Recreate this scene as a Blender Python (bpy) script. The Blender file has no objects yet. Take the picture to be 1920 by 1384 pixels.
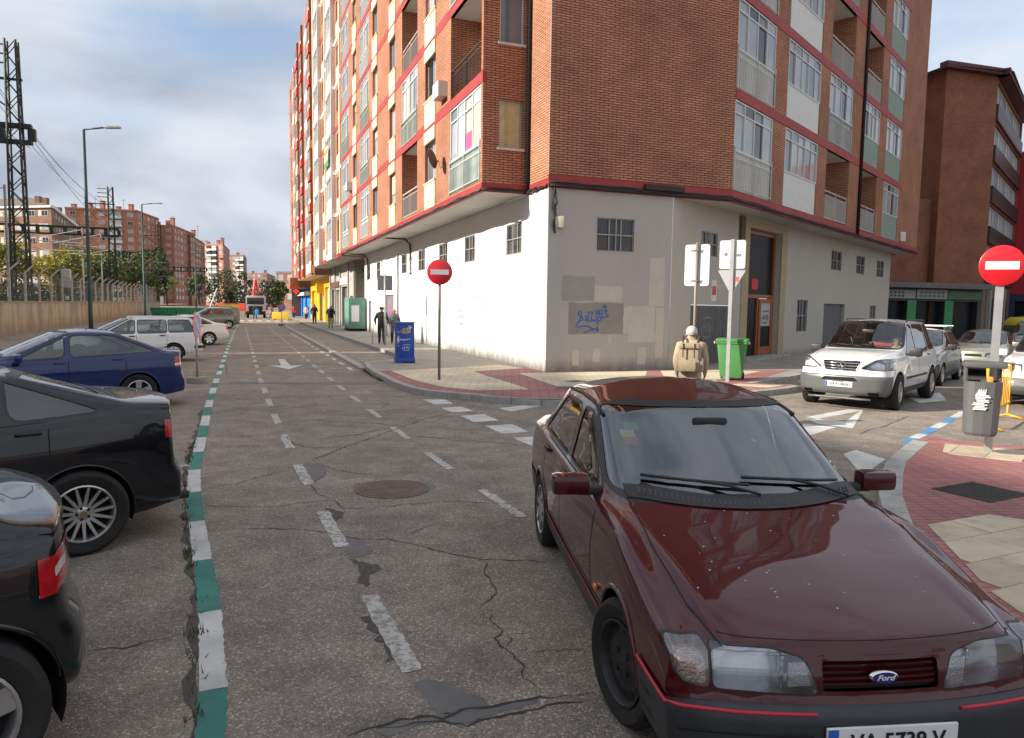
import bpy, bmesh, math, random
from mathutils import Vector, Matrix, kdtree
from mathutils.bvhtree import BVHTree
random.seed(7)
R = math.radians
scn = bpy.context.scene
COL = scn.collection
# ------------------------------------------------------------------ camera, sky, sun, exposure
cam_d = bpy.data.cameras.new('camera'); cam = bpy.data.objects.new('camera', cam_d); COL.objects.link(cam)
cam_d.sensor_width = 36.0; cam_d.lens = 1350.0 / 1920.0 * 36.0; cam_d.clip_start = 0.05; cam_d.clip_end = 5000
_p, _r = math.atan(118.5 / 1350.0), R(0.8)
_f = Vector((0, math.cos(_p), -math.sin(_p))); _x = Vector((1, 0, 0)); _u = Vector((0, math.sin(_p), math.cos(_p)))
_x, _u = _x * math.cos(_r) + _u * math.sin(_r), _u * math.cos(_r) - _x * math.sin(_r)
_m = Matrix((_x, _u, -_f)).transposed().to_4x4(); _m.translation = (0, 0, 2.0)
cam.matrix_world = _m
scn.camera = cam
SUN_AZ = math.atan2(-0.958, -0.285); SUN_EL = R(25.5)
SUN = Vector((math.sin(SUN_AZ) * math.cos(SUN_EL), math.cos(SUN_AZ) * math.cos(SUN_EL), math.sin(SUN_EL)))
world = bpy.data.worlds.new('World'); scn.world = world; world.use_nodes = True
def build_world():
    nt = world.node_tree; N = nt.nodes; L = nt.links
    for n in list(N): N.remove(n)
    out = N.new('ShaderNodeOutputWorld')
    sky = N.new('ShaderNodeTexSky'); sky.sky_type = 'NISHITA'; sky.sun_disc = False
    sky.sun_elevation = SUN_EL; sky.sun_rotation = SUN_AZ; sky.air_density = 1.0; sky.dust_density = 1.5
    b1 = N.new('ShaderNodeBackground'); b1.inputs['Strength'].default_value = 0.13
    L.new(sky.outputs[0], b1.inputs['Color'])
    tc = N.new('ShaderNodeTexCoord')
    mp = N.new('ShaderNodeMapping'); mp.inputs['Scale'].default_value = (1.0, 1.0, 2.6); mp.inputs['Location'].default_value = (16.75, 11.13, 12.85)
    L.new(tc.outputs['Generated'], mp.inputs['Vector'])
    n1 = N.new('ShaderNodeTexNoise'); n1.inputs['Scale'].default_value = 1.7; n1.inputs['Detail'].default_value = 7; n1.inputs['Roughness'].default_value = 0.52
    n2 = N.new('ShaderNodeTexNoise'); n2.inputs['Scale'].default_value = 2.6; n2.inputs['Detail'].default_value = 6; n2.inputs['Roughness'].default_value = 0.5
    n2.inputs['Distortion'].default_value = 0.4
    L.new(mp.outputs[0], n1.inputs['Vector']); L.new(mp.outputs[0], n2.inputs['Vector'])
    cover = N.new('ShaderNodeValToRGB'); cover.color_ramp.elements[0].position = 0.24; cover.color_ramp.elements[1].position = 0.42
    L.new(n1.outputs['Fac'], cover.inputs[0])
    tone = N.new('ShaderNodeValToRGB'); e = tone.color_ramp.elements
    e[0].position = 0.30; e[0].color = (0.34, 0.385, 0.47, 1); e[1].position = 0.72; e[1].color = (0.70, 0.725, 0.775, 1)
    m_ = tone.color_ramp.elements.new(0.5); m_.color = (0.56, 0.60, 0.67, 1)
    L.new(n2.outputs['Fac'], tone.inputs[0])
    b2 = N.new('ShaderNodeBackground'); b2.inputs['Strength'].default_value = 0.80
    L.new(tone.outputs[0], b2.inputs['Color'])
    mx = N.new('ShaderNodeMixShader')
    L.new(cover.outputs[0], mx.inputs[0]); L.new(b1.outputs[0], mx.inputs[1]); L.new(b2.outputs[0], mx.inputs[2])
    L.new(mx.outputs[0], out.inputs['Surface'])
build_world()
sun_d = bpy.data.lights.new('sun', 'SUN'); sun_d.energy = 5.0; sun_d.angle = R(0.6); sun_d.color = (1.0, 0.92, 0.80)
sun = bpy.data.objects.new('sun', sun_d); COL.objects.link(sun)
sun.rotation_euler = SUN.to_track_quat('Z', 'Y').to_euler()
scn.view_settings.view_transform = 'Standard'; scn.view_settings.look = 'None'
scn.view_settings.exposure = 0.70; scn.view_settings.gamma = 1.0
scn.view_settings.use_curve_mapping = False
cy = scn.cycles
cy.use_denoising = True; cy.max_bounces = 7; cy.diffuse_bounces = 3; cy.glossy_bounces = 3; cy.transparent_max_bounces = 12; cy.transmission_bounces = 3
cy.caustics_reflective = False; cy.caustics_refractive = False; cy.sample_clamp_indirect = 6.0
# ------------------------------------------------------------------ materials
MATS = {}
def nodes(m):
    nt = m.node_tree; return nt, nt.nodes, nt.links, nt.nodes['Principled BSDF']
def mat(name, col, rough=0.6, metal=0.0, spec=0.5, var=0.0, vscale=3.0, bump=0.0, bscale=40.0, coat=0.0, dirt=None, emit=0.0):
    """plain surface with soft tone variation (var) and fine relief (bump); dirt = (colour, amount, scale)"""
    if name in MATS: return MATS[name]
    m = bpy.data.materials.new(name); m.use_nodes = True; MATS[name] = m
    nt, N, L, B = nodes(m)
    B.inputs['Base Color'].default_value = (*col, 1); B.inputs['Roughness'].default_value = rough
    B.inputs['Metallic'].default_value = metal; B.inputs['Specular IOR Level'].default_value = spec
    if coat: B.inputs['Coat Weight'].default_value = coat; B.inputs['Coat Roughness'].default_value = 0.03
    if emit: B.inputs['Emission Color'].default_value = (*col, 1); B.inputs['Emission Strength'].default_value = emit
    tc = None
    if var or bump or dirt:
        tc = N.new('ShaderNodeTexCoord')
    src = None
    if var:
        nz = N.new('ShaderNodeTexNoise'); nz.inputs['Scale'].default_value = vscale; nz.inputs['Detail'].default_value = 5; nz.inputs['Roughness'].default_value = 0.6
        L.new(tc.outputs['Object'], nz.inputs['Vector'])
        mr = N.new('ShaderNodeMapRange'); mr.inputs['From Min'].default_value = 0.25; mr.inputs['From Max'].default_value = 0.75
        mr.inputs['To Min'].default_value = 1 - var; mr.inputs['To Max'].default_value = 1 + var
        L.new(nz.outputs['Fac'], mr.inputs['Value'])
        mm = N.new('ShaderNodeVectorMath'); mm.operation = 'SCALE'; mm.inputs[0].default_value = col
        L.new(mr.outputs[0], mm.inputs['Scale']); src = mm.outputs[0]; L.new(src, B.inputs['Base Color'])
    if dirt:
        dz = N.new('ShaderNodeTexNoise'); dz.inputs['Scale'].default_value = dirt[2]; dz.inputs['Detail'].default_value = 8; dz.inputs['Roughness'].default_value = 0.7
        L.new(tc.outputs['Object'], dz.inputs['Vector'])
        dr = N.new('ShaderNodeMapRange'); dr.inputs['From Min'].default_value = 0.5; dr.inputs['From Max'].default_value = 0.72; dr.inputs['To Max'].default_value = dirt[1]
        L.new(dz.outputs['Fac'], dr.inputs['Value'])
        mx = N.new('ShaderNodeMixRGB'); L.new(dr.outputs[0], mx.inputs[0]); mx.inputs[2].default_value = (*dirt[0], 1)
        if src is not None: L.new(src, mx.inputs[1])
        else: mx.inputs[1].default_value = (*col, 1)
        L.new(mx.outputs[0], B.inputs['Base Color'])
    if bump:
        bz = N.new('ShaderNodeTexNoise'); bz.inputs['Scale'].default_value = bscale; bz.inputs['Detail'].default_value = 4
        L.new(tc.outputs['Object'], bz.inputs['Vector'])
        bp = N.new('ShaderNodeBump'); bp.inputs['Strength'].default_value = bump; bp.inputs['Distance'].default_value = 0.02
        L.new(bz.outputs['Fac'], bp.inputs['Height']); L.new(bp.outputs[0], B.inputs['Normal'])
    return m
def brick_mat(name, c1, c2, mortar, bw=0.28, bh=0.07, off=0.5, msize=0.012, bump=0.6):
    if name in MATS: return MATS[name]
    m = bpy.data.materials.new(name); m.use_nodes = True; MATS[name] = m
    nt, N, L, B = nodes(m)
    tc = N.new('ShaderNodeTexCoord'); br = N.new('ShaderNodeTexBrick'); br.offset = off
    br.inputs['Scale'].default_value = 1.0; br.inputs['Brick Width'].default_value = bw; br.inputs['Row Height'].default_value = bh
    br.inputs['Mortar Size'].default_value = msize; br.inputs['Mortar Smooth'].default_value = 0.1; br.inputs['Bias'].default_value = 0.0
    br.inputs['Color1'].default_value = (*c1, 1); br.inputs['Color2'].default_value = (*c2, 1); br.inputs['Mortar'].default_value = (*mortar, 1)
    L.new(tc.outputs['UV'], br.inputs['Vector'])
    nz = N.new('ShaderNodeTexNoise'); nz.inputs['Scale'].default_value = 0.55; nz.inputs['Detail'].default_value = 6; nz.inputs['Roughness'].default_value = 0.65
    L.new(tc.outputs['UV'], nz.inputs['Vector'])
    mr = N.new('ShaderNodeMapRange'); mr.inputs['From Min'].default_value = 0.3; mr.inputs['From Max'].default_value = 0.7; mr.inputs['To Min'].default_value = 0.74; mr.inputs['To Max'].default_value = 1.20
    L.new(nz.outputs['Fac'], mr.inputs['Value'])
    mm = N.new('ShaderNodeVectorMath'); mm.operation = 'SCALE'; L.new(br.outputs['Color'], mm.inputs[0]); L.new(mr.outputs[0], mm.inputs['Scale'])
    L.new(mm.outputs[0], B.inputs['Base Color']); B.inputs['Roughness'].default_value = 0.85; B.inputs['Specular IOR Level'].default_value = 0.25
    bp = N.new('ShaderNodeBump'); bp.inputs['Strength'].default_value = bump; bp.inputs['Distance'].default_value = 0.015; bp.invert = True
    L.new(br.outputs['Fac'], bp.inputs['Height']); L.new(bp.outputs[0], B.inputs['Normal'])
    return m
def glass_mat(name, tint, base_refl=0.06, rough=0.0):
    """thin pane: lets light through, mirrors at grazing angles"""
    if name in MATS: return MATS[name]
    m = bpy.data.materials.new(name); m.use_nodes = True; MATS[name] = m
    nt = m.node_tree; N = nt.nodes; L = nt.links
    for n in list(N): N.remove(n)
    out = N.new('ShaderNodeOutputMaterial'); tr = N.new('ShaderNodeBsdfTransparent'); tr.inputs[0].default_value = (*tint, 1)
    gl = N.new('ShaderNodeBsdfGlossy'); gl.inputs['Roughness'].default_value = rough; gl.inputs[0].default_value = (0.95, 0.97, 1, 1)
    fr = N.new('ShaderNodeFresnel'); fr.inputs['IOR'].default_value = 1.55
    ad = N.new('ShaderNodeMath'); ad.operation = 'MULTIPLY_ADD'; ad.inputs[1].default_value = 1.3; ad.inputs[2].default_value = base_refl; ad.use_clamp = True
    L.new(fr.outputs[0], ad.inputs[0])
    mx = N.new('ShaderNodeMixShader'); L.new(ad.outputs[0], mx.inputs[0]); L.new(tr.outputs[0], mx.inputs[1]); L.new(gl.outputs[0], mx.inputs[2])
    L.new(mx.outputs[0], out.inputs[0])
    return m
def paint(name, col, metal=0.0, rough=0.35, dust=0.02):
    if name in MATS: return MATS[name]
    m = mat(name, col, rough, metal, 0.12, coat=1.0)
    nt, N, L, B = nodes(m)
    tc = N.new('ShaderNodeTexCoord'); nz = N.new('ShaderNodeTexNoise'); nz.inputs['Scale'].default_value = 5.0; nz.inputs['Detail'].default_value = 8; nz.inputs['Roughness'].default_value = 0.75
    L.new(tc.outputs['Object'], nz.inputs['Vector'])
    mr = N.new('ShaderNodeMapRange'); mr.inputs['From Min'].default_value = 0.35; mr.inputs['From Max'].default_value = 0.8; mr.inputs['To Min'].default_value = 0.01; mr.inputs['To Max'].default_value = 0.06
    L.new(nz.outputs['Fac'], mr.inputs['Value']); L.new(mr.outputs[0], B.inputs['Coat Roughness'])
    # road dust: thin film, a little more of it in blotches
    mx = N.new('ShaderNodeMixRGB'); mx.inputs[1].default_value = (*col, 1); mx.inputs[2].default_value = (0.25, 0.22, 0.19, 1)
    m2 = N.new('ShaderNodeMapRange'); m2.inputs['From Min'].default_value = 0.4; m2.inputs['From Max'].default_value = 0.9; m2.inputs['To Max'].default_value = dust
    L.new(nz.outputs['Fac'], m2.inputs['Value']); L.new(m2.outputs[0], mx.inputs[0]); L.new(mx.outputs[0], B.inputs['Base Color'])
    return m
# ------------------------------------------------------------------ mesh helpers
def link(o, parent=None):
    COL.objects.link(o)
    if parent is not None: o.parent = parent
    return o
def metre_uv(me):
    uvl = me.uv_layers.new(name='UVMap'); data = uvl.data
    vs = me.vertices
    for p in me.polygons:
        n = p.normal
        h = math.hypot(n.x, n.y)
        if h > 0.5:
            tx, ty = -n.y / h, n.x / h
            for li in p.loop_indices:
                c = vs[me.loops[li].vertex_index].co; data[li].uv = (c.x * tx + c.y * ty, c.z)
        else:
            for li in p.loop_indices:
                c = vs[me.loops[li].vertex_index].co; data[li].uv = (c.x, c.y)
def obj(name, me, parent=None, loc=None, rotz=None):
    o = bpy.data.objects.new(name, me); link(o, parent)
    if loc is not None: o.location = loc
    if rotz is not None: o.rotation_euler = (0, 0, rotz)
    return o
def tag(o, label=None, cat=None, group=None, kind=None):
    if label: o['label'] = label
    if cat: o['category'] = cat
    if group: o['group'] = group
    if kind: o['kind'] = kind
    return o
def thing(name, label, cat, loc=(0, 0, 0), rotz=0.0, group=None):
    o = bpy.data.objects.new(name, None); COL.objects.link(o); o.empty_display_size = 0.2
    o.location = loc; o.rotation_euler = (0, 0, rotz)
    return tag(o, label, cat, group)
class MB:
    def __init__(s): s.v = []; s.f = []; s.sm = False; s.mi = []; s.cur = 0
    def add(s, vs, fs):
        b = len(s.v); s.v += [tuple(x) for x in vs]
        for f in fs: s.f.append(tuple(i + b for i in f)); s.mi.append(s.cur)
        return s
    def quad(s, a, b, c, d): return s.add([a, b, c, d], [(0, 1, 2, 3)])
    def poly(s, pts): return s.add(pts, [tuple(range(len(pts)))])
    def box(s, x0, x1, y0, y1, z0, z1):
        return s.add([(x0, y0, z0), (x1, y0, z0), (x1, y1, z0), (x0, y1, z0), (x0, y0, z1), (x1, y0, z1), (x1, y1, z1), (x0, y1, z1)],
                     [(0, 3, 2, 1), (4, 5, 6, 7), (0, 1, 5, 4), (1, 2, 6, 5), (2, 3, 7, 6), (3, 0, 4, 7)])
    def cbox(s, c, sz, rot=None):
        x, y, z = (k / 2 for k in sz); M = rot or Matrix.Identity(3); c = Vector(c)
        P = [c + M @ Vector(p) for p in [(-x, -y, -z), (x, -y, -z), (x, y, -z), (-x, y, -z), (-x, -y, z), (x, -y, z), (x, y, z), (-x, y, z)]]
        return s.add(P, [(0, 3, 2, 1), (4, 5, 6, 7), (0, 1, 5, 4), (1, 2, 6, 5), (2, 3, 7, 6), (3, 0, 4, 7)])
    def tube(s, pts, r, n=8, cap=True, closed=False):
        pts = [Vector(p) for p in pts]; rs = r if isinstance(r, (list, tuple)) else [r] * len(pts)
        b = len(s.v); K = len(pts)
        up0 = None
        for i, p in enumerate(pts):
            if closed: t = pts[(i + 1) % K] - pts[i - 1]
            else: t = (pts[min(i + 1, K - 1)] - pts[max(i - 1, 0)])
            t = t.normalized() if t.length > 1e-9 else Vector((0, 0, 1))
            if up0 is None:
                a = Vector((0, 0, 1)) if abs(t.z) < 0.9 else Vector((1, 0, 0)); up0 = (a - t * a.dot(t)).normalized()
            else:
                up0 = up0 - t * up0.dot(t); up0 = up0.normalized() if up0.length > 1e-6 else t.orthogonal().normalized()
            w = t.cross(up0)
            for k in range(n):
                q = 2 * math.pi * k / n; s.v.append(tuple(p + (up0 * math.cos(q) + w * math.sin(q)) * rs[i]))
        for i in range(K if closed else K - 1):
            j = (i + 1) % K
            for k in range(n):
                s.f.append((b + i * n + k, b + i * n + (k + 1) % n, b + j * n + (k + 1) % n, b + j * n + k)); s.mi.append(s.cur)
        if cap and not closed:
            s.f.append(tuple(b + k for k in reversed(range(n)))); s.mi.append(s.cur)
            s.f.append(tuple(b + (K - 1) * n + k for k in range(n))); s.mi.append(s.cur)
        return s
    def lathe(s, prof, n=24, axis='Z', c=(0, 0, 0), a0=0.0, a1=2 * math.pi):
        """prof: (radius, height) list, turned about an axis through c"""
        full = abs(a1 - a0 - 2 * math.pi) < 1e-6; m = n if full else n + 1
        b = len(s.v)
        for (r, h) in prof:
            for k in range(m):
                q = a0 + (a1 - a0) * k / n; x, y = r * math.cos(q), r * math.sin(q)
                p = {'Z': (x, y, h), 'Y': (x, h, y), 'X': (h, x, y)}[axis]
                s.v.append((p[0] + c[0], p[1] + c[1], p[2] + c[2]))
        for i in range(len(prof) - 1):
            for k in range(n):
                k2 = (k + 1) % m
                f = (b + i * m + k, b + i * m + k2, b + (i + 1) * m + k2, b + (i + 1) * m + k)
                s.f.append(f if axis != 'Y' else f[::-1]); s.mi.append(s.cur)
        return s
    def prism(s, pts, z0, z1):
        n = len(pts); b = len(s.v)
        s.v += [(p[0], p[1], z0) for p in pts] + [(p[0], p[1], z1) for p in pts]
        s.f.append(tuple(b + i for i in reversed(range(n)))); s.mi.append(s.cur)
        s.f.append(tuple(b + n + i for i in range(n))); s.mi.append(s.cur)
        for i in range(n):
            j = (i + 1) % n; s.f.append((b + i, b + j, b + n + j, b + n + i)); s.mi.append(s.cur)
        return s
    def xform(s, M, start=0):
        for i in range(start, len(s.v)): s.v[i] = tuple(M @ Vector(s.v[i]))
        return s
    def mesh(s, name, mats, smooth=None, bevel=0.0, uv=True):
        me = bpy.data.meshes.new(name); me.from_pydata(s.v, [], s.f)
        mats = mats if isinstance(mats, (list, tuple)) else [mats]
        for m in mats: me.materials.append(m)
        if len(mats) > 1:
            me.polygons.foreach_set('material_index', s.mi)
        if bevel:
            bm = bmesh.new(); bm.from_mesh(me); bmesh.ops.remove_doubles(bm, verts=bm.verts, dist=1e-5)
            es = [e for e in bm.edges if len(e.link_faces) == 2 and e.calc_face_angle(0) > 0.5]
            bmesh.ops.bevel(bm, geom=es, offset=bevel, segments=2, profile=0.6, affect='EDGES', clamp_overlap=True)
            bm.to_mesh(me); bm.free()
        if uv: metre_uv(me)
        if smooth is not None:
            if smooth is True: me.polygons.foreach_set('use_smooth', [True] * len(me.polygons))
            else: me.shade_smooth() if hasattr(me, 'shade_smooth') else None; _auto(me, smooth)
        me.update()
        return me
    def build(s, name, mats, parent=None, loc=None, rotz=None, smooth=None, bevel=0.0, uv=True):
        return obj(name, s.mesh(name, mats, smooth, bevel, uv), parent, loc, rotz)
def _auto(me, ang):
    """smooth faces, sharp above ang degrees"""
    me.polygons.foreach_set('use_smooth', [True] * len(me.polygons))
    bm = bmesh.new(); bm.from_mesh(me); c = R(ang)
    for e in bm.edges:
        if len(e.link_faces) == 2: e.smooth = e.calc_face_angle(0) < c
    bm.to_mesh(me); bm.free()
def copy_tree(o, parent=None):
    c = o.copy(); COL.objects.link(c); c.parent = parent
    for ch in list(o.children): copy_tree(ch, c)
    return c
def text_mesh(txt, size, depth=0.0, align='CENTER', shear=0.0, bold=0.0):
    cu = bpy.data.curves.new('t', 'FONT'); cu.body = txt; cu.size = size; cu.align_x = align; cu.align_y = 'CENTER'; cu.extrude = depth; cu.shear = shear; cu.offset = bold
    cu.resolution_u = 3
    o = bpy.data.objects.new('t', cu); COL.objects.link(o)
    dg = bpy.context.evaluated_depsgraph_get(); me = bpy.data.meshes.new_from_object(o.evaluated_get(dg))
    bpy.data.objects.remove(o); bpy.data.curves.remove(cu)
    return me
def frame3(o, x, y):
    """4x4 from origin, x axis, y axis"""
    x = Vector(x).normalized(); z = x.cross(Vector(y)).normalized(); y = z.cross(x)
    M = Matrix((x, y, z)).transposed().to_4x4(); M.translation = o
    return M
def text_on(txt, size, name, m, parent, o, x, y, depth=0.001, **k):
    me = text_mesh(txt, size, depth, **k); me.materials.clear(); me.materials.append(m); me.transform(frame3(Vector(o), x, y)); me.name = name
    return obj(name, me, parent)
# ------------------------------------------------------------------ cars
def lerp_list(tab, x):
    if x <= tab[0][0]: return tab[0][1]
    for (a, va), (b, vb) in zip(tab, tab[1:]):
        if x <= b: return va + (vb - va) * (x - a) / (b - a) if b > a else vb
    return tab[-1][1]
def smooth_list(tab, x, h):
    s = 0.0
    for k in (-1.0, -0.5, 0, 0.5, 1.0): s += lerp_list(tab, x + k * h)
    return s / 5
def chaikin(p, n):
    for _ in range(n):
        q = [p[0]]
        for a, b in zip(p, p[1:]):
            q.append((a[0] * .75 + b[0] * .25, a[1] * .75 + b[1] * .25)); q.append((a[0] * .25 + b[0] * .75, a[1] * .25 + b[1] * .75))
        q.append(p[-1]); p = q
    return p
def round_poly(P, r, n=3):
    out = []; K = len(P)
    for i in range(K):
        a, b, c = Vector(P[i - 1]), Vector(P[i]), Vector(P[(i + 1) % K])
        d1, d2 = (a - b), (c - b); rr = min(r, d1.length * .45, d2.length * .45)
        s, e = b + d1.normalized() * rr, b + d2.normalized() * rr
        for k in range(n + 1):
            t = k / n; q = s * (1 - t) ** 2 + b * 2 * t * (1 - t) + e * t * t; out.append((q.x, q.y))
    return out
def grow_poly(P, d):
    K = len(P); area = sum(P[i][0] * P[(i + 1) % K][1] - P[(i + 1) % K][0] * P[i][1] for i in range(K)); sg = 1 if area > 0 else -1
    out = []
    for i in range(K):
        a, b, c = Vector(P[i - 1]), Vector(P[i]), Vector(P[(i + 1) % K])
        e1, e2 = (b - a).normalized(), (c - b).normalized()
        n1, n2 = Vector((e1.y, -e1.x)) * sg, Vector((e2.y, -e2.x)) * sg
        m = n1 + n2; m = m.normalized() if m.length > 1e-6 else n1
        out.append(tuple(b + m * (d / max(0.45, m.dot(n1)))))
    return out
def inside(P, x, y):
    c = False; j = len(P) - 1
    for i in range(len(P)):
        if (P[i][1] > y) != (P[j][1] > y) and x < (P[j][0] - P[i][0]) * (y - P[i][1]) / (P[j][1] - P[i][1]) + P[i][0]: c = not c
        j = i
    return c
class Car:
    def __init__(s, p): s.p = p; s.build_loft()
    def section(s, x):
        p = s.p; W = p['W']
        w = smooth_list(p['plan'], x, .12) * W; zb = smooth_list(p['bot'], x, .05)
        zs = smooth_list(p['belt'], x, .08); zt = smooth_list(p['top'], x, p.get('tsm', .05))
        wr = smooth_list(p['redge_w'], x, .06); zr = smooth_list(p['redge_z'], x, .06)
        zr = max(min(zr, zt - .012), zs + .02); wr = min(wr, w - .075)
        lo, hi = zb, zs - .07; cr = p.get('crease', .62)
        return [(w * .90, zb), (w * .975, zb + .07), (w * p.get('mid', 1.0), lo + (hi - lo) * cr - .05), (w * p.get('mid', 1.0) - .004, lo + (hi - lo) * cr + .04), (w * .975, hi),
                (w * .955, zs - .012), (w * .955 - .035, zs + .008), (wr + .012, zr - .02), (wr - .05, zr + (zt - zr) * .45 + .004), (wr * .5, zt - (zt - zr) * .12), (0, zt)]
    def build_loft(s):
        p = s.p; xr, xf = -(p['wb'] + p['ro']), p['fo']
        K = p.get('stations', 62)
        xs = [xr + (xf - xr) * i / (K - 1) for i in range(K)]
        secs = [chaikin(s.section(x), 2) for x in xs]; n = len(secs[0])
        s.V = []; rows = []
        fb, rb = p.get('fbow', .16), p.get('rbow', .10); fl, rl = p.get('flen', .55), p.get('rlen', .45)
        def warp(x, y, z):
            tf = max(0, min(1, (x - (xf - fl)) / fl)); tr = max(0, min(1, ((xr + rl) - x) / rl))
            yy = (abs(y) / p['W']) ** 2.2
            dx = tf * tf * (lerp_list(p['nose'], z) - fb * yy) - tr * tr * (lerp_list(p['tail'], z) - rb * yy)
            return (x + dx, y, z)
        for x, sec in zip(xs, secs):
            row = []
            for (y, z) in sec: row.append(len(s.V)); s.V.append(warp(x, y, z))
            for (y, z) in reversed(sec[:-1]): row.append(len(s.V)); s.V.append(warp(x, -y, z))
            rows.append(row)
        s.Fc = []; m = len(rows[0])
        for a, b in zip(rows, rows[1:]):
            for k in range(m - 1): s.Fc.append((a[k], a[k + 1], b[k + 1], b[k]))
        for row, x, sec, fl_ in ((rows[0], xs[0], secs[0], False), (rows[-1], xs[-1], secs[-1], True)):
            C = 9; grid = []
            for i in range(n - 1):
                y, z = sec[i]; g = [row[i]]
                for j in range(1, C): g.append(len(s.V)); s.V.append(warp(x, y * (1 - 2 * j / C), z))
                g.append(row[m - 1 - i]); grid.append(g)
            for i in range(n - 2):
                for j in range(C):
                    f = (grid[i][j], grid[i][j + 1], grid[i + 1][j + 1], grid[i + 1][j]); s.Fc.append(f if not fl_ else f[::-1])
            for j in range(C):
                f = (grid[-1][j], grid[-1][j + 1], row[n - 1]); s.Fc.append(f if not fl_ else f[::-1])
        bm = bmesh.new(); vs = [bm.verts.new(v) for v in s.V]
        for f in s.Fc:
            try: bm.faces.new([vs[i] for i in f])
            except ValueError: pass
        bmesh.ops.recalc_face_normals(bm, faces=bm.faces); bm.normal_update()
        # the side should look outward
        f = max(bm.faces, key=lambda q: q.calc_center_median().y)
        if f.normal.y < 0: bmesh.ops.reverse_faces(bm, faces=bm.faces)
        bm.normal_update()
        s.kd = kdtree.KDTree(len(bm.verts)); s.nrm = []
        for i, v in enumerate(bm.verts): s.kd.insert(v.co, i); s.nrm.append(v.normal.copy())
        s.kd.balance(); s.bvh = BVHTree.FromBMesh(bm); s.bm = bm
    def normal(s, co):
        n = Vector((0, 0, 0))
        for c, i, d in s.kd.find_n(co, 4): n += s.nrm[i] / (d + .004)
        return n.normalized()
    def hit(s, o, d):
        r = s.bvh.ray_cast(Vector(o), Vector(d)); return r[0]
    def side(s, x, z, sg=1, off=0.0):
        h = s.hit((x, 2.2 * sg, z), (0, -sg, 0))
        if h is None: return Vector((x, s.p['W'] * sg, z))
        return h + s.normal(h) * off
    def front(s, y, z, off=0.0, back=False):
        h = s.hit((9 if not back else -9, y, z), (-1 if not back else 1, 0, 0))
        if h is None: return Vector((s.p['fo'] if not back else -(s.p['wb'] + s.p['ro']), y, z))
        return h + s.normal(h) * off
    def topz(s, x, y, off=0.0):
        h = s.hit((x, y, 4), (0, 0, -1))
        return (h + s.normal(h) * off) if h else Vector((x, y, 1))
    def cut(s, poly, proj, flt):
        """cut the shell along a 2-D outline seen along x ('x') or y ('y') or z ('z'); returns faces inside"""
        ia, ib = {'y': (0, 2), 'x': (1, 2), 'z': (0, 1)}[proj]
        lo = [min(q[k] for q in poly) - .12 for k in (0, 1)]; hi = [max(q[k] for q in poly) + .12 for k in (0, 1)]
        def near(f):
            c = f.verts[0].co
            if not (lo[0] - .2 < c[ia] < hi[0] + .2 and lo[1] - .2 < c[ib] < hi[1] + .2): return False
            c = f.calc_center_median(); return flt(c, f.normal) and lo[0] < c[ia] < hi[0] and lo[1] < c[ib] < hi[1]
        cand = [f for f in s.bm.faces if near(f)]
        for i in range(len(poly)):
            a, b = poly[i - 1], poly[i]; e = (b[0] - a[0], b[1] - a[1]); ln = math.hypot(*e)
            if ln < 1e-6: continue
            ux, uy = e[0] / ln, e[1] / ln
            no = [0, 0, 0]; no[ia] = -uy; no[ib] = ux; co = [0, 0, 0]; co[ia] = a[0]; co[ib] = a[1]
            fs = []
            for f in cand:
                lo_, hi_ = 9, -9; t0, t1 = 9, -9
                for v in f.verts:
                    px, py = v.co[ia] - a[0], v.co[ib] - a[1]; d = px * -uy + py * ux; t = px * ux + py * uy
                    lo_ = min(lo_, d); hi_ = max(hi_, d); t0 = min(t0, t); t1 = max(t1, t)
                if lo_ < -2e-4 and hi_ > 2e-4 and t1 > -.002 and t0 < ln + .002: fs.append(f)
            if not fs: continue
            es = {e_ for f in fs for e_ in f.edges}; vs = {v for f in fs for v in f.verts}
            fset = set(fs)
            r_ = bmesh.ops.bisect_plane(s.bm, geom=list(vs) + list(es) + fs, dist=2e-4, plane_co=co, plane_no=no)
            cset = set(f for f in cand if f.is_valid)
            for g in r_['geom']:
                if isinstance(g, bmesh.types.BMFace): cset.add(g)
            cand = list(cset)
        out = []
        for f in cand:
            c = f.calc_center_median()
            if inside(poly, c[ia], c[ib]): out.append(f)
        return out
    def split_x(s, x, flt):
        fs = [f for f in s.bm.faces if flt(f.calc_center_median()) and min(v.co.x for v in f.verts) < x < max(v.co.x for v in f.verts)]
        if fs: bmesh.ops.bisect_plane(s.bm, geom=list({v for f in fs for v in f.verts}) + list({e for f in fs for e in f.edges}) + fs, dist=2e-4, plane_co=(x, 0, 0), plane_no=(1, 0, 0))
    def extract(s, faces, name, m, parent, off=0.0, kill=True, scale_back=None):
        vmap = {}; V = []; F = []
        for f in faces:
            ids = []
            for v in f.verts:
                if v.index not in vmap or True:
                    key = v
                    if key not in vmap: vmap[key] = len(V); V.append(v.co.copy())
                    ids.append(vmap[key])
            F.append(ids)
        if kill: bmesh.ops.delete(s.bm, geom=faces, context='FACES')
        if not F: return None
        Nn = [s.normal(c) for c in V]
        me = bpy.data.meshes.new(name); me.from_pydata([c + n * off for c, n in zip(V, Nn)], [], F); me.materials.append(m)
        me.polygons.foreach_set('use_smooth', [True] * len(me.polygons)); me.update()
        me.normals_split_custom_set_from_vertices([tuple(n) for n in Nn])
        return obj(name, me, parent)
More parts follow.
